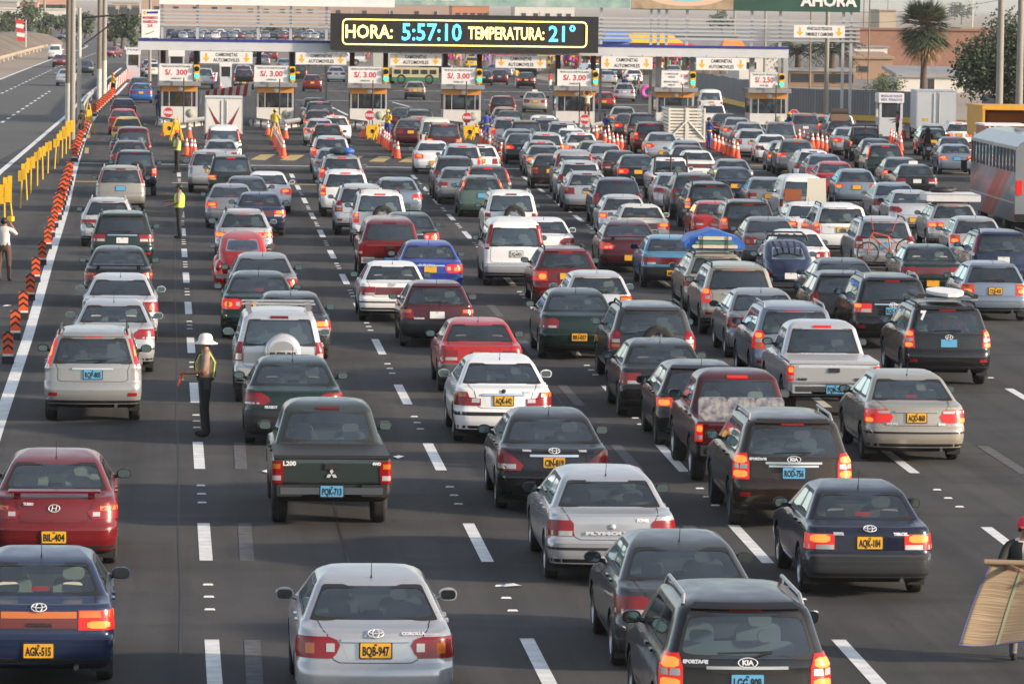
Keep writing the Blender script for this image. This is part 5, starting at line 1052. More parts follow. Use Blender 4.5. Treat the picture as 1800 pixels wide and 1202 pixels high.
def house(x0, x1, ytop, ybase, depth, label, wall=WHW, roof=TIN, wins=(), roofh=.25, name='house', door=None, pitch=0, Yd=None):
    b = P((x0+x1)/2, ybase) if not Yd else PY((x0+x1)/2, ybase, Yd); Y = b.y; a = PY(x0, ytop, Y); c_ = PY(x1, ytop, Y); W = c_.x-a.x; Hh = (a.z+c_.z)/2
    r = thing(name, label, 'building', ((a.x+c_.x)/2, Y, 0)); ob('wall', MB().box((0, depth/2, Hh/2), (W, depth, Hh)).mesh('wall'), r, [wall])
    vs = [(-W/2-.2, -.25, Hh), (W/2+.2, -.25, Hh), (W/2+.2, depth+.2, Hh+pitch), (-W/2-.2, depth+.2, Hh+pitch)]
    ob('roof', MB().add(vs+[(x, y, z+roofh) for x, y, z in vs], [(0, 1, 2, 3), (4, 5, 6, 7)]+[(i, (i+1) % 4, (i+1) % 4+4, i+4) for i in range(4)]).mesh('roof'), r, [roof])
    for (u, v, ww, hh) in wins:
        f = ob('window', MB().box((-W/2+u*W, -.03, v*Hh), (ww, .08, hh)).mesh('frame'), r, [wall]); ob('pane', MB().box((-W/2+u*W, -.075, v*Hh), (ww*.88, .02, hh*.86)).mesh('pane'), f, [DARKW])
    return r
house(1505, 1735, 54, 124, 14, 'big dark red brick wall building behind the fan palm', BRK, mat('brick_top', (.24, .13, .09), .9), [(.1, .3, 1.6, 1.0)], .2)
house(1546, 1575, 19, 84, 12, 'square beige water tower block above the brick building', BEIGE, BEIGE, (), .2, 'tower_block')
house(1500, 1570, 104, 140, 9, 'low adobe house with a flat roof right of the dark palm', ADOBE, ADOBE, [(.25, .5, 1.2, .7)], .2, pitch=.5)
house(1502, 1560, 84, 126, 6, 'cream upper storey with a dark strip window behind the adobe house', WHW, TIN, [(.4, .75, 4.5, .5)], .2)
house(1578, 1695, 137, 164, 8, 'long low white house with a grey roof and green trim behind the fence', WHW, TIN, [(.50, .5, .7, 1.4)], .35, pitch=.6)
house(1640, 1697, 132, 160, 10, 'white painted shed behind the right end of the low house', WHW, TIN, (), .3)
house(1384, 1500, 126, 152, 8, 'long low house with a shaded porch beside the dark palm', ADOBE, TIN, [(.2, .55, 2.2, 1.0), (.55, .55, 2.2, 1.0), (.85, .55, 2.2, 1.0)], .3)
house(1300, 1370, 100, 140, 9, 'white wall building behind booth one', WHW, WHW, [(.3, .6, 1.2, .8)], .2)
house(1190, 1300, 64, 112, 10, 'grey billboard sided shop building beyond booth two', mat('shop_grey', (.22, .23, .26), .7, noise=(.5, .5, (.3, .3, .32))), TIN, [(.6, .5, 3, 1)], .3, 'shop')
house(1690, 1790, 52, 84, 12, 'red roofed house behind the leafy tree', mat('wall_rose', (.36, .2, .15), .9), ADOBE, [(.3, .5, 1.5, 1), (.6, .5, 1.5, 1)], .3)
# left far houses
for (x0, x1, yt, yb__, wl, lb) in ((-20, 30, 4, 32, mat('grey_wall', (.34, .32, .31), .9), 'hazy grey block at the top left corner'), (30, 66, 6, 31, mat('pink_wall', (.42, .25, .19), .9), 'pink house behind the left trees'), (66, 116, -8, 31, mat('pink_wall2', (.46, .27, .2), .9), 'tall pink block behind the left trees'), (196, 246, 6, 30, BEIGE, 'orange beige house behind the left tree row'), (-30, 130, 17, 34, WHW, 'long cream wall with flat top behind the left trees'),
    (250, 420, -4, 33, mat('dusty_pink', (.40, .28, .22), .9, noise=(.1, .5, (.32, .24, .2))), 'long dusty pink building seen through the left rails'), (420, 560, 4, 31, mat('dusty_tan', (.38, .29, .22), .9), 'long tan building behind the middle rails'), (560, 790, 8, 32, mat('dusty_rose', (.36, .25, .2), .9), 'wide rose coloured warehouse over the electronic board'), (795, 860, 12, 36, mat('tile_roofed', (.5, .2, .1), .9), 'orange roofed hall peeking above the electronic board'), (905, 1010, 12, 38, WHW, 'pale warehouse peeking above the electronic board')):
    house(x0, x1, yt, yb__+14, 16, lb, wl, wl, [(u, .62, 1.6, 1.2) for u in (.15, .35, .55, .75, .9)], .3)
# kiosks
def kiosk(x0, x1, yt, yb__, label, texts=(), name='kiosk'):
    p = P((x0+x1)/2, yb__); a, b = PY(x0, yt, p.y), PY(x1, yt, p.y); W, Hh = b.x-a.x, a.z; r = thing(name, label, 'kiosk', ((a.x+b.x)/2, p.y, 0)); KW = mat('kiosk_white', (.50, .52, .55), .6)
    ob('lower_wall', MB().box((0, W/2, Hh*.22), (W*.92, W*.92, Hh*.44)).mesh('wall'), r, [KW])
    for sx in (-1, 1):
        for yy in (.06, W*.92): ob('corner_post', MB().box((sx*W*.42, yy, Hh*.6), (.14, .14, Hh*.4)).mesh('post'), r, [KW])
    ob('window', MB().box((0, .05, Hh*.6), (W*.72, .02, Hh*.32)).mesh('pane'), r, [BGLASS]); ob('inner_wall', MB().box((0, W*.9, Hh*.6), (W*.8, .04, Hh*.34)).mesh('wall'), r, [INTER])
    s = ob('sign_box', MB().box((0, W*.45, Hh*.89), (W, W*1.05, Hh*.22)).mesh('sign'), r, [SIGNW])
    for k, t_ in enumerate(texts): text(s, t_, .22, (0, W*.45-W*.525-.006, Hh*(.93-.085*k)), mat('ink_blue', (.08, .1, .3), .6), W*.86, .004)
    return r
kiosk(1545, 1589, 164, 240, 'small white kiosk with a lettered sign box beside the grey truck', ('VENTA DE TICKETS', 'VEH. PESADOS'))
kiosk(222, 247, 84, 140, 'small white hut at the end of the left striped barrier', ('PEAJE',), 'hut'); kiosk(296, 325, 88, 140, 'white hut seen behind the left posts of the canopy', (), 'hut'); kiosk(386, 408, 106, 158, 'white hut between booths seven and six', (), 'hut')
# market stalls beyond the toll
SC = [(.55, .05, .07), (.10, .2, .5), (.7, .45, .03), (.6, .12, .35), (.1, .35, .16), (.55, .52, .5), (.35, .1, .45), (.75, .25, .05)]
scm = [mat('cloth_%s' % n_, c_, .8) for n_, c_ in zip(('red', 'blue', 'yellow', 'pink', 'green', 'pale', 'violet', 'orange'), SC)]; cn = ['red', 'blue', 'yellow', 'pink', 'green', 'pale', 'violet', 'orange']
rs_ = random.Random(4)
goods = [MB().sphere((0, 0, 0), .17, 0, 8, 5).mesh('g'), MB().box((0, 0, 0), (.34, .22, .30)).mesh('g'), MB().cyl((0, 0, -.2), (0, 0, .2), .13, n=8).mesh('g')]
for i, (x, yb__) in enumerate(((890, 132), (930, 128), (965, 130), (1000, 128), (1040, 130), (1078, 132), (1115, 130), (1150, 132), (1188, 132), (1225, 134), (660, 112), (840, 118), (790, 116), (1255, 130))):
    p = P(x, yb__); ci = i % 8; r = thing('market_stall', f'market stall with a {cn[ci]} awning and heaped goods, {["between the far parked cars", "behind the canopy posts", "among the roadside crowd"][i % 3]} {["left", "right"][i // 8 % 2]} side', 'stall', (p.x, p.y, 0), 0, 'market stalls beyond the toll')
    W = 2.9; ob('awning', MB().add([(-W/2, -1, 2.2), (W/2, -1, 2.2), (W/2, 1, 2.7), (-W/2, 1, 2.7), (-W/2, -1, 1.95), (W/2, -1, 1.95)], [(0, 1, 2, 3), (4, 5, 1, 0)]).mesh('awning'), r, [scm[ci]])
    for sx in (-1, 1): ob('stall_post', MB().box((sx*(W/2-.06), -.9, 1.1), (.07, .07, 2.2)).mesh('post'), r, [SILV])
    ob('table', MB().box((0, -.2, .75), (W*.9, .9, .08)).box((0, -.2, .36), (W*.85, .8, .72)).mesh('table'), r, [POLE])
    ob('back_cloth', MB().box((0, .95, 1.3), (W, .04, 2.5)).mesh('cloth'), r, [scm[(ci+3) % 8]])
    for k in range(28):
        o = ob('goods', goods[k % 3], r, [scm[rs_.randrange(8)]], (-W*.42+W*.84*(k % 7)/6, rs_.uniform(-.7, .6), .95+.38*(k//7)*rs_.uniform(.8, 1.1))); o.scale = (rs_.uniform(.8, 1.5),)*3
for (x0, x1, yt, yb__, m_, lb) in ((1090, 1200, 58, 92, scm[2], 'big yellow tent roof showing through the right rails'), (1160, 1230, 76, 98, scm[0], 'red tent roof beside the yellow one'), (1056, 1110, 55, 92, scm[1], 'blue striped tent left of the yellow one'), (1265, 1310, 68, 100, scm[7], 'orange tilted awning right of the red tent')):
    p = P((x0+x1)/2, yb__+24); a, b = PY(x0, yt, p.y), PY(x1, yt, p.y); W = b.x-a.x; h = a.z
    r = thing('tent', lb, 'tent', ((a.x+b.x)/2, p.y, 0)); ob('roof', MB().add([(-W/2, -2, h*.7), (W/2, -2, h*.7), (W/2, 2, h*.7), (-W/2, 2, h*.7), (-W*.3, 0, h), (W*.3, 0, h)], [(0, 1, 5, 4), (2, 3, 4, 5), (3, 0, 4), (1, 2, 5)]).mesh('roof'), r, [m_])
    ob('side_cloth', MB().box((0, 1.9, h*.35), (W*.96, .06, h*.7)).mesh('side'), r, [m_])
p = P(1137, 176); r = thing('swim_ring', 'big pink inflatable ring held up for sale by the road', 'inflatable', (p.x, p.y, 0)); T_ = MB()
T_.lathe([(.40+.20*math.cos(a), .20*math.sin(a)) for a in [k*math.pi/5 for k in range(11)]], (0, 0, .64), 'Y', 20); ob('tube', T_.mesh('tube'), r, [scm[3]]); ob('centre', MB().lathe([(.001, 0), (.22, 0)], (0, 0, .62), 'Y', 14).mesh('c'), r, [scm[1]])
# ------------------------------------------------------------------ trees
LEAF = [mat('leaf_dark', (.030, .050, .022), .75, noise=(1, .6, (.05, .075, .03))), mat('leaf_mid', (.055, .085, .035), .75, noise=(1, .5, (.035, .06, .025))), mat('leaf_pale', (.095, .12, .055), .75)]; BARK = mat('bark', (.10, .075, .055), .95, noise=(4, .5, (.06, .045, .035)))
def tree(x, yb_, wpx, ytop, label, name='leafy_tree', n=900, lf=.42, seed=1, p=None, trunk=.3, mats=(0, 1), squash=.85, stub=.28, clumps=16):
    p = p or P(x, yb_); z = proj(p)[2]; s = F_PX/z; W = wpx/s; Ht = PY(x, ytop, p.y).z; rd = random.Random(seed); cz = Ht*(1+stub)/2; rz_ = Ht*(1-stub)/2
    r = thing(name, label, 'tree', (p.x, p.y, 0)); tm = MB(); tm.cyl((0, 0, 0), (rd.uniform(-.1, .1)*W, 0, cz*.75), trunk, trunk*.55, 9)
    cl = []
    for k in range(clumps):
        a, e, q = rd.uniform(0, 6.283), rd.uniform(-1, 1), rd.uniform(.35, .8); ce = math.sqrt(1-e*e); cl.append((W/2*q*ce*math.cos(a), W/2*q*ce*math.sin(a)*squash, cz+rz_*q*e, rd.uniform(.24, .42)*W/2*1.1))
        if k % 2 == 0: tm.cyl((0, 0, cz*.5), cl[-1][:3], trunk*.35, trunk*.1, 5)
    ob('trunk', tm.mesh('trunk'), r, [BARK]); lm = MB()
    for k in range(n):
        c_ = cl[rd.randrange(clumps)]; v = Vector((rd.gauss(0, 1), rd.gauss(0, 1), rd.gauss(0, 1))).normalized()*c_[3]*rd.uniform(.45, 1.1); q = Vector(c_[:3])+v
        u = Vector((rd.gauss(0, 1), rd.gauss(0, 1), rd.gauss(0, .6))).normalized(); w_ = u.orthogonal().normalized(); t = lf*rd.uniform(.5, 1.2)
        lm.add([q-u*t*.5, q+w_*t*.32, q+u*t*.5, q-w_*t*.32], [(0, 1, 2, 3)], 0 if rd.random() < .6 else 1)
    ob('crown', lm.mesh('crown', 2), r, [LEAF[mats[0]], LEAF[mats[1]]]); return r
for i, (x, yb__, w_, yt, lb, mm) in enumerate(((15, 58, 60, 22, 'round green tree at the far left edge before the cream wall', (0, 1)), (48, 62, 62, 3, 'tallest tree of the left group before the pink houses', (0, 1)), (82, 60, 44, 24, 'small tree left of the thick poles', (1, 0)), (108, 58, 40, 22, 'tree half hidden by the thick poles', (0, 1)), (150, 62, 46, 20, 'tree between the pale pole and the floodlight poles', (1, 0)), (203, 78, 44, 12, 'tall tree right of the floodlight poles', (0, 1)), (232, 86, 56, 14, 'dark tree beside the hanging banner', (0, 0)), (215, 80, 40, 20, 'bushy tree between the banner and the floodlight poles', (0, 1)), (262, 76, 44, 26, 'tree behind the hanging banner', (0, 1)), (130, 60, 36, 26, 'tree behind the two thick poles', (0, 1)))):
    tree(x, yb__+6, w_, yt, lb, 'roadside_tree', 700, .75, 20+i, trunk=.35, mats=mm, stub=.12)
tree(1785, 190, 215, 14, 'big dark leafy tree at the right edge behind the yellow truck', n=15000, lf=.27, seed=3, p=PY(1772, 150, 272)-Vector((0, 0, PY(1772, 150, 272).z)), trunk=.4, stub=.06, clumps=34)
tree(1552, 172, 74, 133, 'round clipped green bush behind the corrugated fence', 'round_bush', 1500, .22, 5, mats=(1, 2), stub=.02, clumps=14, trunk=.1)
tree(1270, 60, 60, 18, 'green tree seen through the right rails', 'roadside_tree', 500, .9, 8); tree(520, 66, 60, 52, 'low green shrub mass seen through the left rails', 'roadside_shrub', 400, .9, 9, stub=.02); tree(470, 66, 70, 50, 'grey green bushes behind the left rails', 'roadside_shrub', 400, .9, 10, stub=.02)
tree(1690, 44, 60, 2, 'hazy tall tree beside the pale utility pole', 'far_tree', 700, 1.2, 12); pass
def fan_palm(x, p, ytrunk, ytop, label):
    r = thing('fan_palm', label, 'palm tree', (p.x, p.y, 0)); rd = random.Random(5); Hc = PY(x, 48, p.y).z; tm = MB()
    tm.cyl((0, 0, 0), (.05, 0, Hc*.55), .30, .26, 12).cyl((.05, 0, Hc*.55), (.05, 0, Hc), .26, .24, 10); ob('trunk', tm.mesh('trunk'), r, [BARK]); 
    PG = mat('palm_green', (.055, .085, .045), .7, noise=(1, .5, (.09, .105, .05))); PD = mat('palm_dead', (.26, .16, .075), .85, noise=(1, .5, (.15, .10, .06)))
    lf = MB(); dd = MB()
    def fan(mb, a, e, ln, m=0):
        d = Vector((math.cos(a)*math.cos(e), math.sin(a)*math.cos(e), math.sin(e))); o = Vector((.05, 0, Hc)); hub = o+d*ln*.5; up = Vector((0, 0, 1)) if abs(d.z) < .9 else Vector((1, 0, 0)); sd = d.cross(up).normalized(); uu = sd.cross(d)
        mb.cyl(o, hub, .03, .02, 4, m)
        for k in range(13):
            t = (k-6)/6*1.25; v = (d*math.cos(t)+sd*math.sin(t)).normalized(); tip = hub+v*ln*.62*rd.uniform(.85, 1.1)-Vector((0, 0, abs(rd.gauss(0, .12))*ln)); w_ = v.cross(uu).normalized()*.085
            mid = hub.lerp(tip, .5); mb.add([hub, mid+w_, tip, mid-w_], [(0, 1, 2, 3)], m)
    for k in range(120): fan(lf, rd.uniform(0, 6.28), rd.uniform(-.85, 1.4), rd.uniform(2.2, 2.9))
    for k in range(34): fan(dd, rd.uniform(0, 6.28), rd.uniform(-1.5, -.8), rd.uniform(2.2, 3.2))
    for k in range(7): fan(dd, rd.uniform(-.8, .6)-1.2, rd.uniform(.1, .9), rd.uniform(1.7, 2.4))
    ob('crown', lf.mesh('crown'), r, [PG]); ob('dead_skirt', dd.mesh('skirt'), r, [PD])
pp_ = P(1622, 172); fan_palm(1622, pp_, 130, 0, 'big fan palm with dry brown fronds rising before the brick building')
def date_palm(x, yb__, zc, ln, label, seed):
    p = P(x, yb__); r = thing('date_palm', label, 'palm tree', (p.x, p.y, 0)); rd = random.Random(seed); tm = MB().cyl((0, 0, 0), (0, 0, zc), .35, .3, 10); ob('trunk', tm.mesh('trunk'), r, [BARK]); lf = MB()
    for k in range(46):
        a, e = rd.uniform(0, 6.28), rd.uniform(-.3, 1.3); L_ = ln*rd.uniform(.8, 1.1); h = Vector((math.cos(a), math.sin(a), 0)); pts = [Vector((0, 0, zc))+h*L_*t*math.cos(e*(1-t*.6))+Vector((0, 0, L_*(t*math.sin(e)-.75*t*t))) for t in [i/6 for i in range(7)]]
        sd = Vector((-h.y, h.x, 0))
        for i in range(6):
            q0, q1 = pts[i], pts[i+1]
            for sg in (-1, 1):
                for u in (0, .5):
                    q = q0.lerp(q1, u); b = q+(sd*sg*.55+(q1-q0).normalized()*.35-Vector((0, 0, .22)))*.9*(1-.6*abs(i/6-.4)); lf.add([q, q.lerp(b, .5)+Vector((0, 0, .06)), b, q.lerp(b, .5)-(q1-q0).normalized()*.09], [(0, 1, 2, 3)])
    ob('crown', lf.mesh('crown'), r, [mat('date_green', (.028, .042, .026), .75)])
date_palm(1402, 150, 3.2, 3.4, 'dark date palm behind booth one, left one of the pair', 2); date_palm(1462, 152, 3.4, 3.6, 'dark date palm right of the heavy vehicles sign post', 3)
# wires
for i, (a, b) in enumerate((((1500, 22, 400), (1800, -8, 400)), ((1500, 40, 420), (1720, 12, 420)))):
    A, B = PY(*a), PY(*b); t = thing('power_line', ['upper power line crossing the sky at right', 'lower power line behind the fan palm'][i], 'cable', tuple(A)); pts = [A.lerp(B, k/10)-A-Vector((0, 0, .5*math.sin(math.pi*k/10))) for k in range(11)]; ob('wire', MB().path(pts, .025, 4).mesh('wire'), t, [SBLK])
# litter on the road
for i, (x, y, c_) in enumerate(((900, 1031, WHITE), (700, 805, WHITE), (1205, 612, WHITE), (14, 539, WHITE), (470, 830, WHITE), (160, 590, LINEY))):
    p = P(x, y); m = MB().add([(-.12, -.05, .01), (.1, -.07, .03), (.14, .05, .01), (-.08, .06, .035), (.02, 0, .05)], [(0, 1, 4), (1, 2, 4), (2, 3, 4), (3, 0, 4)]).mesh('scrap')
    thing('paper_scrap', ['crumpled white paper scrap on the road by the silver sedans', 'white paper scrap beside the green pickup', 'paper scrap near the lane studs mid road', 'white litter on the left shoulder', 'tiny white scrap left of the green pickup', 'yellowish scrap by the left edge line'][i], 'litter', (p.x, p.y, 0), i*1.1, 'scraps of paper on the road', m, [c_])

p = P(37, 100); t = thing('flag_banner', 'tall red and white feather banner on the sand bank at far left', 'flag', (p.x, p.y, 1.2)); sc_ = F_PX/proj(p)[2]
ob('pole', MB().cyl((.6, 0, 0), (.6, 0, 3.4), .05, n=6).mesh('pole'), t, [SIGNW])
for k in range(5): ob('cloth', MB().box((-.2+.05*k, 0, 3.2-.55*k), (1.0, .03, .5), ry=.15).mesh('cloth'), t, [STR if k % 2 == 0 else SIGNW])
# ------------------------------------------------------------------ people
SKIN = mat('skin', (.27, .135, .085), .55, noise=(6, .3, (.34, .17, .11))); HAIR = mat('hair_black', (.012, .01, .009), .6)
def cloth(n, c): return mat('cloth_'+n, c, .85, noise=(7, .35, tuple(q*.72 for q in c)))
CL = dict(khaki=cloth('khaki', (.27, .19, .145)), dark=cloth('dark', (.018, .019, .018)), black=cloth('black', (.014, .014, .015)), navy=cloth('navy', (.02, .035, .14)), blue=cloth('royal', (.03, .06, .30)), yellow=cloth('yel', (.70, .46, .03)), white=cloth('white', (.62, .58, .55)), brown=cloth('brown', (.10, .055, .038)), pink=cloth('pinkish', (.5, .09, .2)),
  redc=cloth('redd', (.45, .03, .03)), cream=cloth('crm', (.55, .50, .38)), grey=cloth('gry', (.16, .16, .17)), jeans=cloth('jeans', (.05, .07, .13)), vest=mat('vest_lime', (.52, .70, .08), .7), teal=cloth('teal', (.08, .2, .25)))
_poses = {}
def body(pose='stand'):
    """one continuous skinned figure about 1.70 m tall, facing +Y; faces carry slots 0 skin 1 shirt 2 trousers 3 shoes 4 sleeves"""
    if pose in _poses: return _poses[pose]
    sp = {}  # arms: elbow, wrist, hand for each side relative to the shoulder frame
    J = dict(pel=(0, 0, .93), wa=(0, .005, 1.07), ch=(0, 0, 1.27), ne=(0, -.01, 1.42), nk=(0, .005, 1.485), hd=(0, .02, 1.57), tp=(0, .012, 1.665))
    arms = dict(stand=[((.235, -.02, 1.13), (.25, .06, .90)), ((-.235, -.02, 1.13), (-.25, .06, .90))],
      write=[((.22, .03, 1.12), (.07, .27, 1.08)), ((-.22, .03, 1.12), (-.06, .27, 1.09))],
      point=[((.25, .16, 1.18), (.22, .42, 1.15)), ((-.22, -.02, 1.13), (-.12, .22, 1.04))],
      up=[((.28, .14, 1.42), (.14, .20, 1.62)), ((-.28, .14, 1.42), (-.12, .20, 1.62))],
      photo=[((.27, .17, 1.24), (.10, .20, 1.52)), ((-.27, .17, 1.24), (-.10, .20, 1.52))],
      carry=[((.27, .10, 1.14), (.10, .26, 1.16)), ((-.27, .10, 1.14), (-.10, .28, 1.20))],
      hold=[((.30, .12, 1.17), (.16, .36, 1.14)), ((-.30, .12, 1.17), (-.34, .36, 1.12))],
      hips=[((.34, -.05, 1.15), (.20, .03, 1.0)), ((-.34, -.05, 1.15), (-.20, .03, 1.0))],
      drive=[((.24, .12, 1.12), (.14, .40, 1.16)), ((-.24, .12, 1.12), (-.14, .40, 1.16))],
      climb=[((.28, .18, 1.5), (.22, .26, 1.72)), ((-.27, .15, 1.46), (-.18, .26, 1.70))])[pose]
    step = dict(stand=.03, write=.02, point=.05, photo=.06, climb=.12).get(pose, .04)
    V = []; E = []; Rr = []; K = []
    def v(p, r, k): V.append(p); Rr.append(r if hasattr(r, '__len__') else (r, r)); K.append(k); return len(V)-1
    def e(a, b): E.append((a, b))
    pe = v(J['pel'], (.155, .115), 2); wa = v(J['wa'], (.14, .105), 1); ch = v(J['ch'], (.165, .12), 1); ne = v(J['ne'], (.085, .075), 1); nk = v(J['nk'], .052, 0); hd = v(J['hd'], (.074, .088), 0); tp = v(J['tp'], (.060, .075), 0)
    for a, b in ((pe, wa), (wa, ch), (ch, ne), (ne, nk), (nk, hd), (hd, tp)): e(a, b)
    for s, (el, wr) in zip((1, -1), arms):
        sh = v((s*.185, -.01, 1.385), .064, 4); b = v(el, .046, 0); c = v(wr, .032, 0); d = Vector(wr)-Vector(el); d.normalize(); h = v(tuple(Vector(wr)+d*.085), (.036, .022), 0)
        e(ne, sh); e(sh, b); e(b, c); e(c, h)
        mid = Vector(wr)+d*.07; side = d.cross(Vector((0, 0, 1))); side = side.normalized() if side.length > .1 else Vector((1, 0, 0))
        for k in range(4):
            f0 = v(tuple(mid+side*(k-1.5)*.019+d*.03), .010, 0); f1 = v(tuple(mid+side*(k-1.5)*.02+d*(.075-.006*abs(k-1.3))-Vector((0, 0, .012))), .009, 0); e(h, f0); e(f0, f1)
        t0 = v(tuple(Vector(wr)+d*.03+side*.035*s), .011, 0); t1 = v(tuple(Vector(wr)+d*.075+side*.05*s), .010, 0); e(c, t0); e(t0, t1)
    if pose == 'drive':
        for s in (1, -1):
            hp = v((s*.10, .06, .90), .10, 2); kn = v((s*.13, .45, .92), .075, 2); e(pe, hp); e(hp, kn)
    else:
        for s in (1, -1):
            hp = v((s*.095, 0, .86), (.098, .10), 2); kn = v((s*.105, .015+s*step*.6, .48), .066, 2); an = v((s*.11, -.02+s*step, .10), .050, 2); he = v((s*.11, -.02+s*step, .045), .046, 3); to = v((s*.125, .14+s*step, .035), (.045, .030), 3)
            e(pe, hp); e(hp, kn); e(kn, an); e(an, he); e(he, to)
    me = bpy.data.meshes.new('body'); me.from_pydata(V, E, []); o = bpy.data.objects.new('b', me); COL.objects.link(o)
    m = o.modifiers.new('s', 'SKIN'); m.use_smooth_shade = True
    if not me.skin_vertices: 
        bm = bmesh.new(); bm.from_mesh(me); bm.verts.layers.skin.verify(); bm.to_mesh(me); bm.free()
    sv = me.skin_vertices[0].data
    for i, r in enumerate(Rr): sv[i].radius = r; sv[i].use_root = (i == pe)
    m2 = o.modifiers.new('u', 'SUBSURF'); m2.levels = 1; m2.render_levels = 1
    bpy.context.view_layer.update(); r = bpy.data.meshes.new_from_object(o.evaluated_get(bpy.context.evaluated_depsgraph_get())); bpy.data.objects.remove(o)
    r.materials.clear()
    for _ in range(5): r.materials.append(None)
    segs = [(Vector(V[a]), Vector(V[b]), K[a], K[b]) for a, b in E]
    for p in r.polygons:
        best = None
        for a, b, ka, kb in segs:
            d = b-a; t = max(0, min(1, (p.center-a).dot(d)/d.length_squared)); q = (p.center-(a+d*t)).length
            if best is None or q < best[0]: best = (q, ka if t < (.9 if ka == 4 else .5) else kb)
        k = best[1]
        if k == 0 and 1.30 < p.center.z < 1.44 and abs(p.center.x) < .12: k = 1
        p.material_index = k
    r.update(); _poses[pose] = r; return r
hair_me = MB().sphere((0, -.012, 1.615), (.090, .105, .095), 0, 14, 8).mesh('hair')
cap_me = MB().lathe([(.098, 1.60), (.098, 1.64), (.085, 1.70), (.04, 1.735), (.001, 1.74)], (0, 0, 0), n=16).box((0, .13, 1.615), (.15, .11, .018)).mesh('cap')
hat_me = MB().lathe([(.185, 1.585), (.19, 1.592), (.115, 1.635), (.105, 1.70), (.085, 1.745), (.04, 1.765), (.001, 1.768)], n=20).lathe([(.185, 1.585), (.10, 1.63)], n=20).mesh('hat')
helmet_me = MB().sphere((0, .01, 1.60), (.135, .15, .145), 0, 14, 9).mesh('helmet')
nose_me = MB().add([(-.016, .098, 1.555), (.016, .098, 1.555), (0, .126, 1.558), (0, .10, 1.60)], [(0, 1, 2), (1, 3, 2), (3, 0, 2)]).mesh('nose')
eye_me = MB().box((-.032, .098, 1.600), (.026, .012, .010)).box((.032, .098, 1.600), (.026, .012, .010)).mesh('eyes'); mouth_me = MB().box((0, .098, 1.527), (.042, .01, .009)).mesh('mouth')
ear_me = MB().sphere((.082, .012, 1.58), (.012, .022, .032), 0, 8, 5).sphere((-.082, .012, 1.58), (.012, .022, .032), 0, 8, 5).mesh('ears')
def vestmesh():
    m = MB(); n = 20; R_ = [(.178, .135, .98), (.186, .142, 1.12), (.200, .150, 1.27), (.19, .135, 1.36), (.125, .10, 1.425)]
    vs = [(rx*math.cos(2*math.pi*i/n), ry*math.sin(2*math.pi*i/n), z) for rx, ry, z in R_ for i in range(n)]
    return m.add(vs, [(k*n+i, k*n+(i+1) % n, (k+1)*n+(i+1) % n, (k+1)*n+i) for k in range(len(R_)-1) for i in range(n) if not (k >= 2 and (i % 10 in (0, 9)))], 0, True).mesh('vest')
vest_me = vestmesh(); belt_me = MB().lathe([(.168, -.03), (.172, 0), (.168, .03)], (0, 0, 0), n=18).mesh('belt')
def person(loc, rz, label, shirt='khaki', trou='dark', pose='stand', hat=None, vest=False, sleeve=None, h=1.70, group=None, hatm=None, face=True, belt=None):
    r = thing('person', label, 'person', tuple(loc), rz, group); r.scale = (h/1.70*1.1, h/1.70*1.12, h/1.70)
    b = ob('body', body(pose), r, [SKIN, CL[shirt], CL[trou], CL['black'], CL[sleeve or shirt]])
    ob('hair', hair_me, r, [HAIR])
    if face:
        for nme, mm, mt in (('nose', nose_me, SKIN), ('eyes', eye_me, HAIR), ('mouth', mouth_me, mat('lips', (.2, .07, .05), .6)), ('ears', ear_me, SKIN)): ob(nme, mm, r, [mt])
    if hat: ob(dict(cap='cap', hat='sun_hat', helmet='helmet')[hat], dict(cap=cap_me, hat=hat_me, helmet=helmet_me)[hat], r, [hatm or WHITE])
    if vest: ob('safety_vest', vest_me, r, [CL['vest']])
    if belt: o = ob('belt', belt_me, r, [belt], (0, 0, .99)); o.scale = (1, .8, 1)
    return r
def at(x, y): return P(x, y)
PI = math.pi
# near officer, seen from the side, looking left with a pad in his hands
o1 = person(at(360, 766), PI/2, 'officer in a white sun hat with a pad, standing on the lane line', 'khaki', 'dark', 'write', 'hat', h=1.76, hatm=mat('hat_white', (.72, .70, .64), .8), belt=BLACK)
ob('radio', MB().box((.17, -.10, 1.02), (.05, .06, .13)).mesh('radio'), o1, [BLACK]); ob('holster', MB().box((-.185, -.02, .90), (.05, .09, .16)).mesh('holster'), o1, [BLACK])
vs_ = MB(); 
for sx in (-1, 1): vs_.path([(sx*.12, -.12, 1.02), (sx*.125, -.14, 1.28), (sx*.11, -.05, 1.447), (sx*.115, .09, 1.40), (sx*.12, .145, 1.25), (sx*.10, .13, 1.05)], .016, 6)
ob('harness', vs_.mesh('harness'), o1, [mat('strap_lime', (.42, .50, .08), .7)]); ob('under_harness', MB().path([(-.06, .12, 1.02), (-.05, .165, 1.22), (-.06, .12, 1.40), (-.055, -.06, 1.46), (-.06, -.16, 1.25), (-.07, -.13, 1.02)], .022, 6).mesh('strap'), o1, [BLACK])
p_ = o1.matrix_basis @ Vector((.0, .36, 1.10)); thing('clipboard', 'red folder and yellow pad held by the officer in the white hat', 'folder', (p_[0], p_[1], p_[2]), PI/2, None, MB().box((0, .02, -.12), (.16, .03, .28), 0, rx=.35).box((.03, -.03, -.08), (.12, .02, .13), 1, rx=.2).mesh('folder', 2), [mat('folder_red', (.62, .04, .06), .6), CL['vest']])
o2 = person(at(315, 419), PI*.42, 'officer in a lime vest and dark cap holding out a slip of paper', 'khaki', 'dark', 'point', 'cap', True, h=1.74, hatm=BLACK)
o3 = person(at(311, 304), PI*.55, 'officer in a lime vest standing on the lane line before booth seven', 'khaki', 'dark', 'write', 'cap', True, h=1.74, hatm=BLACK)
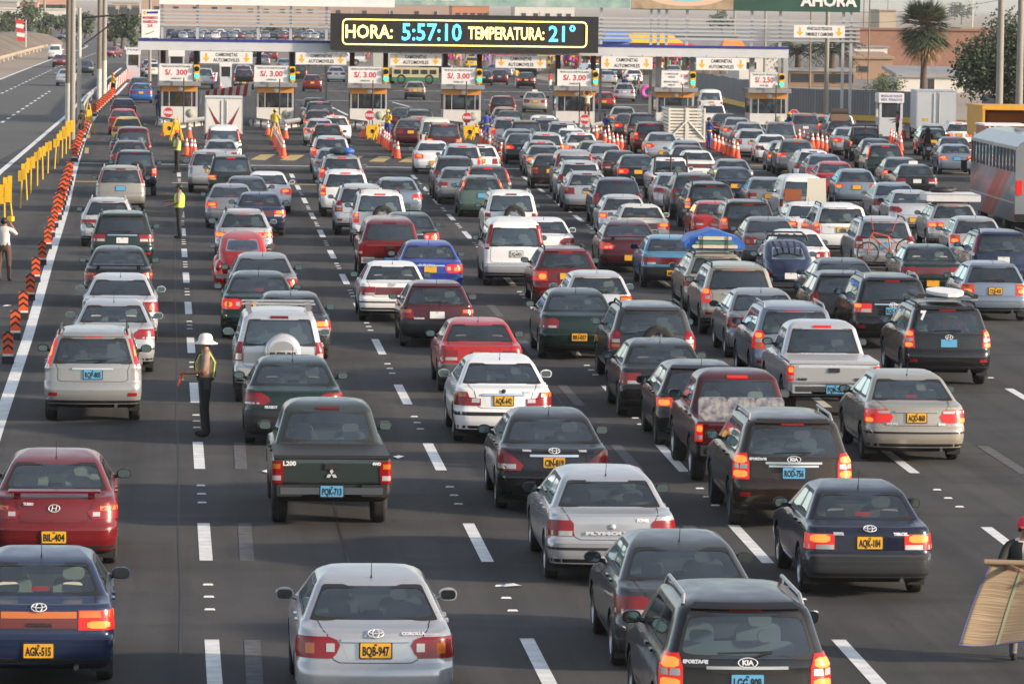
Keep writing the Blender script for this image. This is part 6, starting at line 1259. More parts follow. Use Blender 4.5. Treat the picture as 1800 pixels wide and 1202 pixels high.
person(at(143, 250), PI*.3, 'man in dark clothes with a lime sash beside the yellow folding frame', 'dark', 'black', 'stand', None, False, h=1.72)
person(at(198, 168), -PI*.3, 'worker in a yellow jacket beside the left striped barrier', 'yellow', 'black', 'carry', 'cap', h=1.70, hatm=ORA)
person(at(278, 207), PI*.2, 'guard in dark blue standing at the left side of booth seven', 'navy', 'navy', 'stand', 'cap', h=1.72, hatm=BLACK)
person(at(483, 247), -PI*.15, 'vendor with a yellow cap and violet bundle in front of booth six', 'yellow', 'blue', 'carry', 'cap', h=1.70, hatm=YELL, sleeve='yellow')
person(at(681, 247), PI*.8, 'vendor with a yellow cap at the right of booth five by the cones', 'yellow', 'blue', 'carry', 'cap', h=1.68, hatm=YELL)
person(at(855, 250), PI*.1, 'vendor in blue with a yellow belt and pink bundle beside booth four', 'blue', 'blue', 'carry', None, h=1.68, belt=YELL)
person(at(1064, 252), PI*1.6, 'vendor in royal blue facing right between booth three cones and cars', 'blue', 'blue', 'point', None, h=1.66, belt=YELL)
person(at(1246, 262), PI*1.5, 'vendor in blue reaching to a car window beside the white slatted truck', 'blue', 'blue', 'point', None, h=1.70, belt=YELL)
person(at(1386, 250), PI*1.3, 'vendor with a yellow cap in blue beside the booth one stop sign', 'blue', 'blue', 'carry', 'cap', h=1.66, hatm=YELL, belt=YELL)
q = PY(1033, 211, YT-1.4); person((q.x, YT-1.0, q.z+.02), 0, 'man in a cream shirt reaching up at the lamp before booth three', 'cream', 'brown', 'climb', None, h=1.66, face=False)
thing('step_ladder', 'small dark step ladder under the man at booth three', 'ladder', (q.x, YT-1.0, 0), 0, None, MB().cyl((-.25, -.2, 0), (-.18, 0, q.z), .025, n=6).cyl((.25, -.2, 0), (.18, 0, q.z), .025, n=6).cyl((-.25, .5, 0), (-.18, .1, q.z), .025, n=6).cyl((.25, .5, 0), (.18, .1, q.z), .025, n=6).box((0, .05, q.z-.01), (.42, .3, .04)).mesh('ladder'), [GREY])
person(at(1577, 245), PI*.4, 'woman in a pink checked top standing at the small kiosk', 'pink', 'black', 'point', None, h=1.64)
c1 = person(at(7, 494), -.25, 'man in a white shirt and brown trousers filming at the left edge, seen from behind', 'white', 'brown', 'photo', None, h=1.72, face=False)
p_ = c1.matrix_basis @ Vector((.06, .25, 1.66)); thing('video_camera', 'yellow cased video camera held up by the white shirted man', 'camera', (p_[0], p_[1], p_[2]), -.25, None, MB().box((.03, 0, 0), (.13, .26, .13)).cyl((.03, .13, 0), (.03, .22, 0), .04, n=8, m=1).mesh('camera', 2), [YELL, BLACK])
# man with the straw mat at the right edge, facing the photographer
mp = at(1797, 1157); m1 = person((mp.x, mp.y, 0), PI, 'man in a red cap and dark jacket showing a straw mat at right edge', 'white', 'grey', 'hold', 'cap', h=1.68, hatm=mat('cap_red', (.58, .03, .06), .7), sleeve='dark')
jk = MB(); n = 18
for (a0, a1) in ((-.15, 1.30), (1.84, 3.29)): 
    prof = [(.175, .13, .95), (.19, .145, 1.15), (.202, .15, 1.28), (.185, .12, 1.38), (.12, .09, 1.43)]
    vs = [(rx*math.cos(-(a0+(a1-a0)*i/n)+PI*0+0), ry*math.sin((a0+(a1-a0)*i/n)), z) for rx, ry, z in prof for i in range(n+1)]
    jk.add(vs, [(k*(n+1)+i, k*(n+1)+i+1, (k+1)*(n+1)+i+1, (k+1)*(n+1)+i) for k in range(4) for i in range(n)], 0, True)
ob('open_jacket', jk.mesh('jacket'), m1, [CL['dark']])
def matmat():
    m = mat('straw_mat', (.36, .27, .16), .85); n_ = m.node_tree.nodes; L = m.node_tree.links; tc = n_.new('ShaderNodeTexCoord'); sp = n_.new('ShaderNodeSeparateXYZ'); L.new(tc.outputs['UV'], sp.inputs[0])
    mp_ = n_.new('ShaderNodeMapping'); mp_.inputs['Scale'].default_value = (1.5, 60, 1); L.new(tc.outputs['UV'], mp_.inputs[0]); t = n_.new('ShaderNodeTexNoise'); t.inputs['Scale'].default_value = 1.6; L.new(mp_.outputs[0], t.inputs[0])
    r = n_.new('ShaderNodeValToRGB'); r.color_ramp.elements[0].position = .35; r.color_ramp.elements[0].color = (.17, .12, .075, 1); r.color_ramp.elements[1].position = .65; r.color_ramp.elements[1].color = (.33, .25, .16, 1); L.new(t.outputs['Fac'], r.inputs[0])
    L.new(r.outputs[0], n_['Principled BSDF'].inputs['Base Color']); return m
mw, mh = 1.75, 1.62; g = MB(); nx, nz = 24, 18; vs = []
def msurf(u, v): # u 0..1 from the man's right (photo left) outwards, v 0..1 down
    return Vector((-.62+1.62*u-.50*v+.22*u*v, -.34-.42*v+.05*math.sin(u*7)+.10*math.sin(v*3), 1.16-1.06*v+.06*u*v+.03*math.sin(u*9+v*3)))
for j in range(nz+1):
    for i in range(nx+1): vs.append(msurf(i/nx, j/nz))
fs = [(j*(nx+1)+i, j*(nx+1)+i+1, (j+1)*(nx+1)+i+1, (j+1)*(nx+1)+i) for j in range(nz) for i in range(nx)]
me = MB().add(vs, fs, 0, True).mesh('mat'); uv = me.uv_layers.new(name='uv')
for lp in me.loops: i = lp.vertex_index; uv.data[lp.index].uv = ((i % (nx+1))/nx, (i//(nx+1))/nz)
mr_ = thing('straw_mat', 'big woven straw mat with green stripes held by the red capped man', 'mat', (mp.x+.06, mp.y, .16)); mr_.scale = (.84, .84, .88); mb_ = ob('weave', me, mr_, [matmat()])
ms = mb_.modifiers.new('t', 'SOLIDIFY'); ms.thickness = .012
for u in (.30, .52, .78): 
    q = MB(); vv = [msurf(u+du, v/12)+Vector((0, -.009, 0)) for v in range(13) for du in (-.012, .012)]; q.add(vv, [(2*i, 2*i+1, 2*i+3, 2*i+2) for i in range(12)]); ob('green_stripe', q.mesh('stripe'), mr_, [mat('mat_green', (.25, .27, .16), .85)])
ob('blue_edging', MB().path([msurf(0, v/10) for v in range(11)]+[msurf(u/10, 1) for u in range(1, 11)], .009, 5).mesh('edge'), mr_, [mat('edge_blue', (.06, .08, .26), .7)])
ob('rolled_end', MB().path([msurf(-.03, 0)+Vector((-.05, 0, .03)), msurf(.5, 0)+Vector((0, 0, .03)), msurf(1, 0)+Vector((0, 0, .03))], .04, 10).mesh('roll'), mr_, [matmat()])
# crowd beyond the booths
for i, (x, y, sh, tr, po, lb) in enumerate(((907, 152, 'yellow', 'grey', 'stand', 'person in a yellow shirt between parked cars beyond booth four'), (967, 160, 'redc', 'white', 'stand', 'person in a red shirt and pale trousers left of booth three board'), (1055, 160, 'dark', 'black', 'stand', 'dark dressed person right of the booth three light'), (1098, 170, 'navy', 'black', 'stand', 'dark dressed person standing behind the silver car beyond booth three'), (1116, 172, 'dark', 'teal', 'stand', 'person with pale blue shorts near the pink ring'), (1122, 166, 'navy', 'black', 'stand', 'person just left of the pink ring'), (662, 112, 'navy', 'grey', 'stand', 'person standing beside the white pickup door beyond booth five'), (1010, 150, 'dark', 'jeans', 'stand', 'person in the crowd behind the booth three board'))):
    person(at(x, y), i*.9, lb, sh, tr, po, None, face=False, group='people walking beyond the booths', h=1.68)
# drivers seated in the nearer cars
def seat_drivers(lim=30):
    DRIVERS.extend([(a, (-b[0], b[1], b[2]), c, (d*7.3) % 1, 1) for a, b, c, d in list(DRIVERS) if .45 < d < .85][:18])
    n = 0
    for root, (dx, dy, dz), lb, rn, *pas in sorted(DRIVERS, key=lambda q: q[0].location.y):
        if n >= lim: break
        n += 1; sh = ['white', 'grey', 'navy', 'redc', 'cream', 'dark', 'teal', 'khaki'][int(rn*8)]
        p = root.matrix_basis @ Vector((dx+.03, dy+.02, dz-1.03)); words = lb.split()[:11]
        r = thing('person', ('front passenger' if pas else 'driver')+' behind the glass of the '+' '.join(words[:8]), 'person', tuple(p), root.rotation_euler[2], 'people inside the cars'); r.scale = (.93,)*3
        ob('body', body('drive'), r, [SKIN, CL[sh], CL['dark'], CL['black'], CL[sh]]); ob('hair', hair_me, r, [HAIR])
# ------------------------------------------------------------------ trucks, bus, motorcycles
def wheels(r, xs, ys, rad=.42, w_=.24, rim=STEELRIM):
    t, ri = wheel_meshes(rad, w_, False)
    for y in ys:
        for x in xs: o = ob('wheel', t, r, [RUBBER, UNDER], (x, y, rad), (0, 0, 0 if x > 0 else PI)); ob('rim', ri, o, [rim, INK])
def tlamps(r, x, y, z, lit, sz=(.14, .04, .22)):
    for s in (-1, 1): ob('tail_light', MB().box((s*x, y, z), sz).mesh('l'), r, [REDLIT if lit else RED])
def front_on(px, ybase): return P(px, ybase)
# white box truck with dark red V emblem
def box_truck(px, ytop, wpx, Wm, label, color, zbot=.75, L_=5.0, name='box_truck', lit=False):
    d = Wm*F_PX/wpx; q = PY(px, ytop, d); X, Y, H_ = q.x, q.y, q.z
    r = thing(name, label, 'truck', (X, Y, 0), -.0023*(X-2), 'trucks in the queue')
    ob('cargo_box', MB().box((0, L_/2, (H_+zbot)/2), (Wm, L_, H_-zbot)).mesh('box'), r, [color])
    for s in (-1, 1): ob('rear_door', MB().box((s*Wm*.245, -.02, (H_+zbot)/2), (Wm*.455, .04, (H_-zbot)*.93)).mesh('door'), r, [color]); ob('lock_bar', MB().cyl((s*Wm*.07, -.06, zbot+.15), (s*Wm*.07, -.06, H_-.15), .022, n=6).mesh('bar'), r, [STEEL]); 
    ob('edge_frame', MB().box((0, -.015, H_-.04), (Wm, .05, .08)).box((-Wm/2+.03, -.015, (H_+zbot)/2), (.06, .05, H_-zbot-.17)).box((Wm/2-.03, -.015, (H_+zbot)/2), (.06, .05, H_-zbot-.17)).mesh('frame'), r, [STEEL if color is not WHITE else WHITE])
    ob('cab', MB().box((0, L_+.9, 1.1), (Wm*.9, 1.6, 1.3), taper=(.92, .85)).mesh('cab'), r, [color]); ob('chassis', MB().box((0, L_/2+.6, .6), (Wm*.5, L_+2, .2)).box((0, .05, .55), (Wm*.95, .1, .14)).mesh('chassis'), r, [UNDER]); wheels(r, (-Wm*.42, Wm*.42), (1.2, L_+1.0)); tlamps(r, Wm*.42, .0, .66, lit)
    return r, Wm, H_, zbot
r, Wm, H_, zb0 = box_truck(394, 172, 66, 1.95, 'white box truck with a dark red V emblem on its rear doors', mat('truck_cream', (.66, .64, .60), .5, noise=(1.5, .2, (.55, .53, .49))))
VR = mat('emblem_maroon', (.22, .02, .03), .5); zc = H_-.45
for s in (-1, 1):
    ob('emblem', MB().prism([(s*.02, zc-1.15), (s*.26, zc-1.15), (s*.78, zc-.02), (s*.50, zc-.5)], -.05, -.043).mesh('v'), r, [VR]); ob('emblem', MB().prism([(s*.12, zc-1.22), (s*.30, zc-1.22), (s*.86, zc+.08), (s*.78, zc-.10)], -.049, -.044).mesh('v'), r, [VR])
# white slatted livestock truck
d = 1.9*F_PX/66; q = PY(1208, 190, d); r = thing('slatted_truck', 'white livestock truck with slatted tail gates between booths three and two', 'truck', (q.x, q.y, 0), -.03, 'trucks in the queue'); r.scale = (.87, 1, 1); Hs = q.z; SL = mat('slat_cream', (.70, .67, .58), .6, noise=(3, .3, (.55, .52, .44))); z0 = .86; n = 10
for s in (-1, 1):
    for k in range(n): z = z0+(Hs-z0)*(k+.5)/n; ob('slat', MB().box((s*.53, 0, z), (.92, .05, (Hs-z0)/n*.66)).mesh('slat'), r, [SL])
    for x in (.05, 1.03): ob('gate_post', MB().box((s*x, -.02, (Hs+z0)/2), (.10, .09, Hs-z0)).mesh('post'), r, [SL])
    ob('brace', MB().cyl((s*.08, -.06, z0+.95), (s*1.0, -.06, z0+.1), .05, n=4).mesh('brace'), r, [SL])
    for k in range(9): z = z0+(Hs-z0)*(k+.5)/9; ob('side_slat', MB().box((s*1.07, 2.3, z), (.05, 4.5, (Hs-z0)/9*.6)).mesh('slat'), r, [SL])
ob('inner_tarp', MB().box((0, 4.4, (Hs+z0)/2), (2.0, .1, Hs-z0)).mesh('tarp'), r, [INTER]); ob('bed', MB().box((0, 2.3, .85), (2.2, 4.7, .16)).mesh('bed'), r, [SL]); ob('cab', MB().box((0, 5.4, 1.2), (1.9, 1.6, 1.4), taper=(.9, .85)).mesh('cab'), r, [WHITE]); wheels(r, (-.9, .9), (1.1, 5.3)); tlamps(r, .9, -.02, .8, False)
# grey box truck parked beside the fence
r, Wm, H_, zb0 = box_truck(1647, 160, 72, 2.35, 'grey white box truck with two tall rear doors parked by the fence', mat('truck_grey', (.50, .52, .54), .5, noise=(1, .3, (.42, .43, .44))))
ob('sticker', MB().box((-.62, -.045, 1.3), (.32, .01, .16)).mesh('sticker'), r, [PLY])
# yellow dump truck body
Yt = 218; q = PY(1706, 186, Yt); r = thing('dump_truck', 'yellow dump truck with an open bed behind the city bus', 'truck', (q.x+2.3, Yt, 0), 0, 'trucks in the queue'); Ht = q.z
YB = mat('truck_yellow', (.70, .33, .015), .5, noise=(2, .4, (.5, .24, .02)))
ob('bed_side', MB().box((-1.62, 2.2, Ht-.75), (.12, 4.4, 1.5)).mesh('side'), r, [YB]); ob('bed_side', MB().box((1.62, 2.2, Ht-.75), (.12, 4.4, 1.5)).mesh('side'), r, [YB]); ob('bed_floor', MB().box((0, 2.2, Ht-1.5), (3.24, 4.4, .12)).mesh('floor'), r, [YB]); ob('front_wall', MB().box((0, 4.4, Ht-.75), (3.1, .12, 1.45)).mesh('front'), r, [YB])
ob('canopy_shield', MB().box((0, 2.3, Ht-.05), (3.45, 4.6, .10)).box((0, 0, Ht-.10), (3.45, .08, .2)).mesh('shield'), r, [YB]); ob('tail_rail', MB().box((0, 0, Ht-1.32), (3.4, .1, .22)).mesh('rail'), r, [YB]); ob('inner_box', MB().box((.1, 3.8, Ht-.75), (1.9, .8, .7)).mesh('box'), r, [YB]); ob('cab', MB().box((0, 5.4, 1.6), (2.3, 1.7, 2.0), taper=(.9, .9)).mesh('cab'), r, [YB]); ob('chassis', MB().box((0, 2.6, .8), (1.2, 6.2, .5)).mesh('chassis'), r, [UNDER]); wheels(r, (-1.25, 1.25), (.9, 2.2, 5.3), .5, .3)
# city bus, its left flank in view
yb0, yb1 = PY(1783, 300, P(1783, 392).y).y, 0
c0 = P(1783, 408); b = thing('city_bus', 'silver and orange striped city bus cut by the right edge', 'bus', (c0.x+1.25, c0.y, 0), -.035)
BL, BH, BW = 11.0, PY(1785, 254, c0.y).z, 2.5
def busside():
    m = mat('bus_livery', (.30, .33, .36), .35, .2, .2); n = m.node_tree.nodes; L = m.node_tree.links; tc = n.new('ShaderNodeTexCoord'); sp = n.new('ShaderNodeSeparateXYZ'); L.new(tc.outputs['Object'], sp.inputs[0])
    w1 = n.new('ShaderNodeMath'); w1.operation = 'MULTIPLY_ADD'; w1.inputs[1].default_value = .22; w1.inputs[2].default_value = 0; L.new(sp.outputs[2], w1.inputs[0]); a = n.new('ShaderNodeMath'); a.operation = 'MULTIPLY_ADD'; a.inputs[1].default_value = .085; L.new(sp.outputs[1], a.inputs[0]); L.new(w1.outputs[0], a.inputs[2])
    fr = n.new('ShaderNodeMath'); fr.operation = 'FRACT'; L.new(a.outputs[0], fr.inputs[0]); r_ = n.new('ShaderNodeValToRGB'); r_.color_ramp.interpolation = 'CONSTANT'; L.new(fr.outputs[0], r_.inputs[0]); e = r_.color_ramp.elements
    e[0].color = (.09, .12, .15, 1); e[0].position = 0; e[1].color = (.36, .10, .03, 1); e[1].position = .16
    for p_, c_ in ((.19, (.09, .12, .15)), (.46, (.12, .16, .20)), (.52, (.36, .025, .03)), (.60, (.40, .13, .03)), (.63, (.36, .025, .03)), (.80, (.14, .18, .22))): k = e.new(p_); k.color = (*c_, 1)
    L.new(r_.outputs[0], n['Principled BSDF'].inputs['Base Color']); return m
BUSM = mat('bus_silver', (.22, .24, .255), .35, .3, .4, noise=(1, .3, (.36, .37, .37))); LIV = busside()
for s in (-1, 1):
    ob('side_panel', MB().box((s*(BW/2-.03), BL/2, 1.2), (.06, BL-.1, 1.72)).mesh('side'), b, [LIV]); ob('waist_strip', MB().box((s*(BW/2+.006), BL/2, 1.0), (.03, BL-.2, .04)).mesh('strip'), b, [STEEL])
    ob('cantrail', MB().box((s*(BW/2-.08), BL/2, BH-.15), (.14, BL-.1, .12)).mesh('rail'), b, [BUSM])
    nwin = 12
    for k in range(nwin+1): y = .5+(BL-1.0)*k/nwin; ob('window_pillar', MB().box((s*(BW/2-.045), y, (2.06+BH-.20)/2), (.07, .07, BH-.20-2.06)).mesh('pillar'), b, [GREY])
    for k in range(nwin): y = .5+(BL-1.0)*(k+.5)/nwin; ob('side_window', MB().box((s*(BW/2-.06), y, (2.06+BH-.20)/2), (.015, (BL-1)/nwin-.1, BH-.20-2.06)).mesh('pane'), b, [TINT])
sh = [(-BW/2+.01, BH-.16), (-BW/2+.16, BH+.02), (-BW/2+.62, BH+.26), (0, BH+.34), (BW/2-.62, BH+.26), (BW/2-.16, BH+.02), (BW/2-.01, BH-.16)]
ob('roof', MB().prism(sh+[(BW/2-.05, BH-.2), (-BW/2+.05, BH-.2)], .02, BL-.02).mesh('roof'), b, [BUSM])
for k, yy in enumerate((1.2, 3.4, 5.2)): ob('roof_hatch', MB().box((.3-.2*k, yy+1, BH+.35), (.5, .6, .07)).mesh('hatch'), b, [BLACK if k % 2 else BUSM])
ob('rear_panel', MB().prism([(-BW/2, .35), (BW/2, .35), (BW/2, BH-.16), (BW/2-.16, BH), (BW/2-.62, BH+.24), (-BW/2+.62, BH+.24), (-BW/2+.16, BH), (-BW/2, BH-.16)], -.05, .06).mesh('rear'), b, [BUSM]); ob('front_panel', MB().prism([(-BW/2, .35), (BW/2, .35), (BW/2, BH-.16), (-BW/2, BH-.16)], BL-.06, BL+.04).mesh('front'), b, [mat('bus_front', (.35, .12, .05), .4)])
tlamps(b, BW/2-.13, -.08, 1.55, True, (.2, .06, .5)); ob('rear_bumper', MB().box((0, -.1, .5), (BW, .2, .25)).mesh('bumper'), b, [UNDER]); ob('floor', MB().box((0, BL/2, .55), (BW-.2, BL-.3, .5)).mesh('floor'), b, [UNDER]); wheels(b, (-1.1, 1.1), (2.6, 8.6), .48, .28)
for k in range(9):
    for sx in (-.75, .75): ob('seat', MB().box((sx, 1.4+k*1.0, 1.9), (.8, .12, .9)).mesh('seat'), b, [SEATD])
ob('side_mirror', MB().box((-BW/2-.25, BL+.1, 1.9), (.22, .1, .4)).cyl((-BW/2, BL, 2.2), (-BW/2-.25, BL+.1, 2.0), .025, n=5).mesh('mirror'), b, [BLACK])
# second bus / coach front just ahead with orange flank
q = P(1706, 322); d2 = thing('orange_truck', 'orange and red truck with a round hub just ahead of the city bus', 'truck', (q.x+1.75, q.y+1.0, 0), -.03, 'trucks in the queue'); ob('body', MB().box((0, 1.4, 1.65), (1.9, 2.8, 1.75)).mesh('b'), d2, [mat('rust_orange', (.36, .09, .04), .5, noise=(2, .5, (.2, .06, .03)))]); ob('pale_roof_edge', MB().box((0, 1.4, 2.56), (2.0, 2.9, .08)).mesh('e'), d2, [WHITE]); ob('stripe', MB().box((-.5, -.01, 1.65), (.12, .03, 1.7)).box((-.75, -.01, 1.65), (.08, .03, 1.7)).mesh('s'), d2, [WHITE]); ob('mudguard', MB().box((-.6, -.15, .55), (.75, .25, .75)).mesh('m'), d2, [RED]); ob('fuel_tank', MB().sphere((-.72, -.2, 1.15), .26, 0, 14, 8).mesh('t'), d2, [CHROME]); ob('chassis', MB().box((0, 2.4, .85), (1.2, 4.8, .5)).mesh('c'), d2, [UNDER]); ob('cab', MB().box((0, 4.0, 1.3), (1.7, 1.6, 1.6), taper=(.9, .85)).mesh('cab'), d2, [WHITE]); wheels(d2, (-.75, .75), (1.0, 4.2), .48, .3)
# cream and green bus and pale lorry beyond booth five
p = P(730, 148); r = thing('parked_bus', 'old cream bus with a green skirt parked beyond booth four', 'bus', (p.x, p.y, 0), 0); a = PY(690, 118, p.y); c_ = PY(772, 118, p.y); W = c_.x-a.x; Hh = a.z
ob('body', MB().box((0, 1.2, Hh*.62), (W, 2.4, Hh*.70)).mesh('b'), r, [mat('bus_cream', (.52, .44, .24), .5)]); ob('skirt', MB().box((0, 1.2, Hh*.28), (W+.03, 2.44, Hh*.24)).mesh('s'), r, [mat('bus_green', (.03, .16, .09), .5)])
for k in range(5): ob('window', MB().box((-W*.38+k*W*.19, -.01, Hh*.72), (W*.14, .06, Hh*.26)).mesh('w'), r, [DARKW])
wheels(r, (), ()); t_, ri_ = wheel_meshes(.45, .25, False)
for x in (-W*.3, W*.3): o = ob('wheel', t_, r, [RUBBER, UNDER], (x, .1, .45), (0, 0, -PI/2)); ob('rim', ri_, o, [STEELRIM, INK])
p = P(700, 146); r = thing('pale_lorry', 'pale grey lorry parked left of the cream bus', 'truck', (p.x-1.5, p.y-4, 0)); ob('cargo_box', MB().box((0, 2, 1.9), (2.1, 4, 2.1)).mesh('b'), r, [mat('lorry_grey', (.42, .42, .38), .6)]); ob('chassis', MB().box((0, 2, .7), (1.4, 4.2, .25)).mesh('c'), r, [UNDER]); wheels(r, (-.85, .85), (.8, 3.6)); tlamps(r, .85, -.02, .85, False)
# motorcycles with riders
def motorbike(px, py, label, plabel, shirt, rz=0.0, helm=WHITE, col=BLACK):
    p = P(px, py); r = thing('motorcycle', label, 'motorcycle', (p.x, p.y, 0), rz)
    for y, nme in ((0, 'rear_wheel'), (1.3, 'front_wheel')): ob(nme, MB().lathe([(.22, -.06), (.30, -.05), (.30, .05), (.22, .06), (.22, -.06)], (0, y+.3, .30), 'X', 16).lathe([(.05, -.05), (.23, -.01), (.23, .01), (.05, .05)], (0, y+.3, .30), 'X', 10, 0).mesh('w'), r, [RUBBER])
    ob('frame', MB().path([(0, .3, .3), (0, .7, .55), (0, 1.25, .85), (0, 1.6, .3)], .045, 6).box((0, .8, .45), (.26, .45, .32)).mesh('f'), r, [GREY]); ob('tank', MB().sphere((0, 1.0, .82), (.15, .28, .14)).mesh('t'), r, [col]); ob('seat', MB().rbox((0, .5, .80), (.26, .70, .10), .04).mesh('s'), r, [BLACK]); ob('handlebar', MB().path([(-.36, 1.15, 1.05), (0, 1.28, 1.0), (.36, 1.15, 1.05)], .02, 5).mesh('h'), r, [BLACK]); ob('tail_light', MB().box((0, .10, .80), (.14, .06, .08)).mesh('l'), r, [RED]); ob('licence_plate', MB().box((0, .06, .62), (.22, .02, .16)).mesh('p'), r, [PLW])
    q = r.matrix_basis @ Vector((0, .55, -.06)); person(tuple(q), rz, plabel, shirt, 'dark', 'drive', 'helmet', hatm=helm, face=False, sleeve=shirt)
motorbike(1633, 283, 'dark motorcycle with a pale plate between the queues near the kiosk', 'dark dressed motorcyclist riding between the queues near the kiosk', 'black', 0, BLACK); motorbike(1347, 218, 'dark motorcycle waiting left of booth one', 'motorcyclist in a white helmet waiting left of booth one', 'black', .3)
# loads on roofs, bicycle on a rack, rider things
def roof_of(i): root, tn, X, Y, L_, hw, D = CARS[i]; return root, TYPES[tn], D
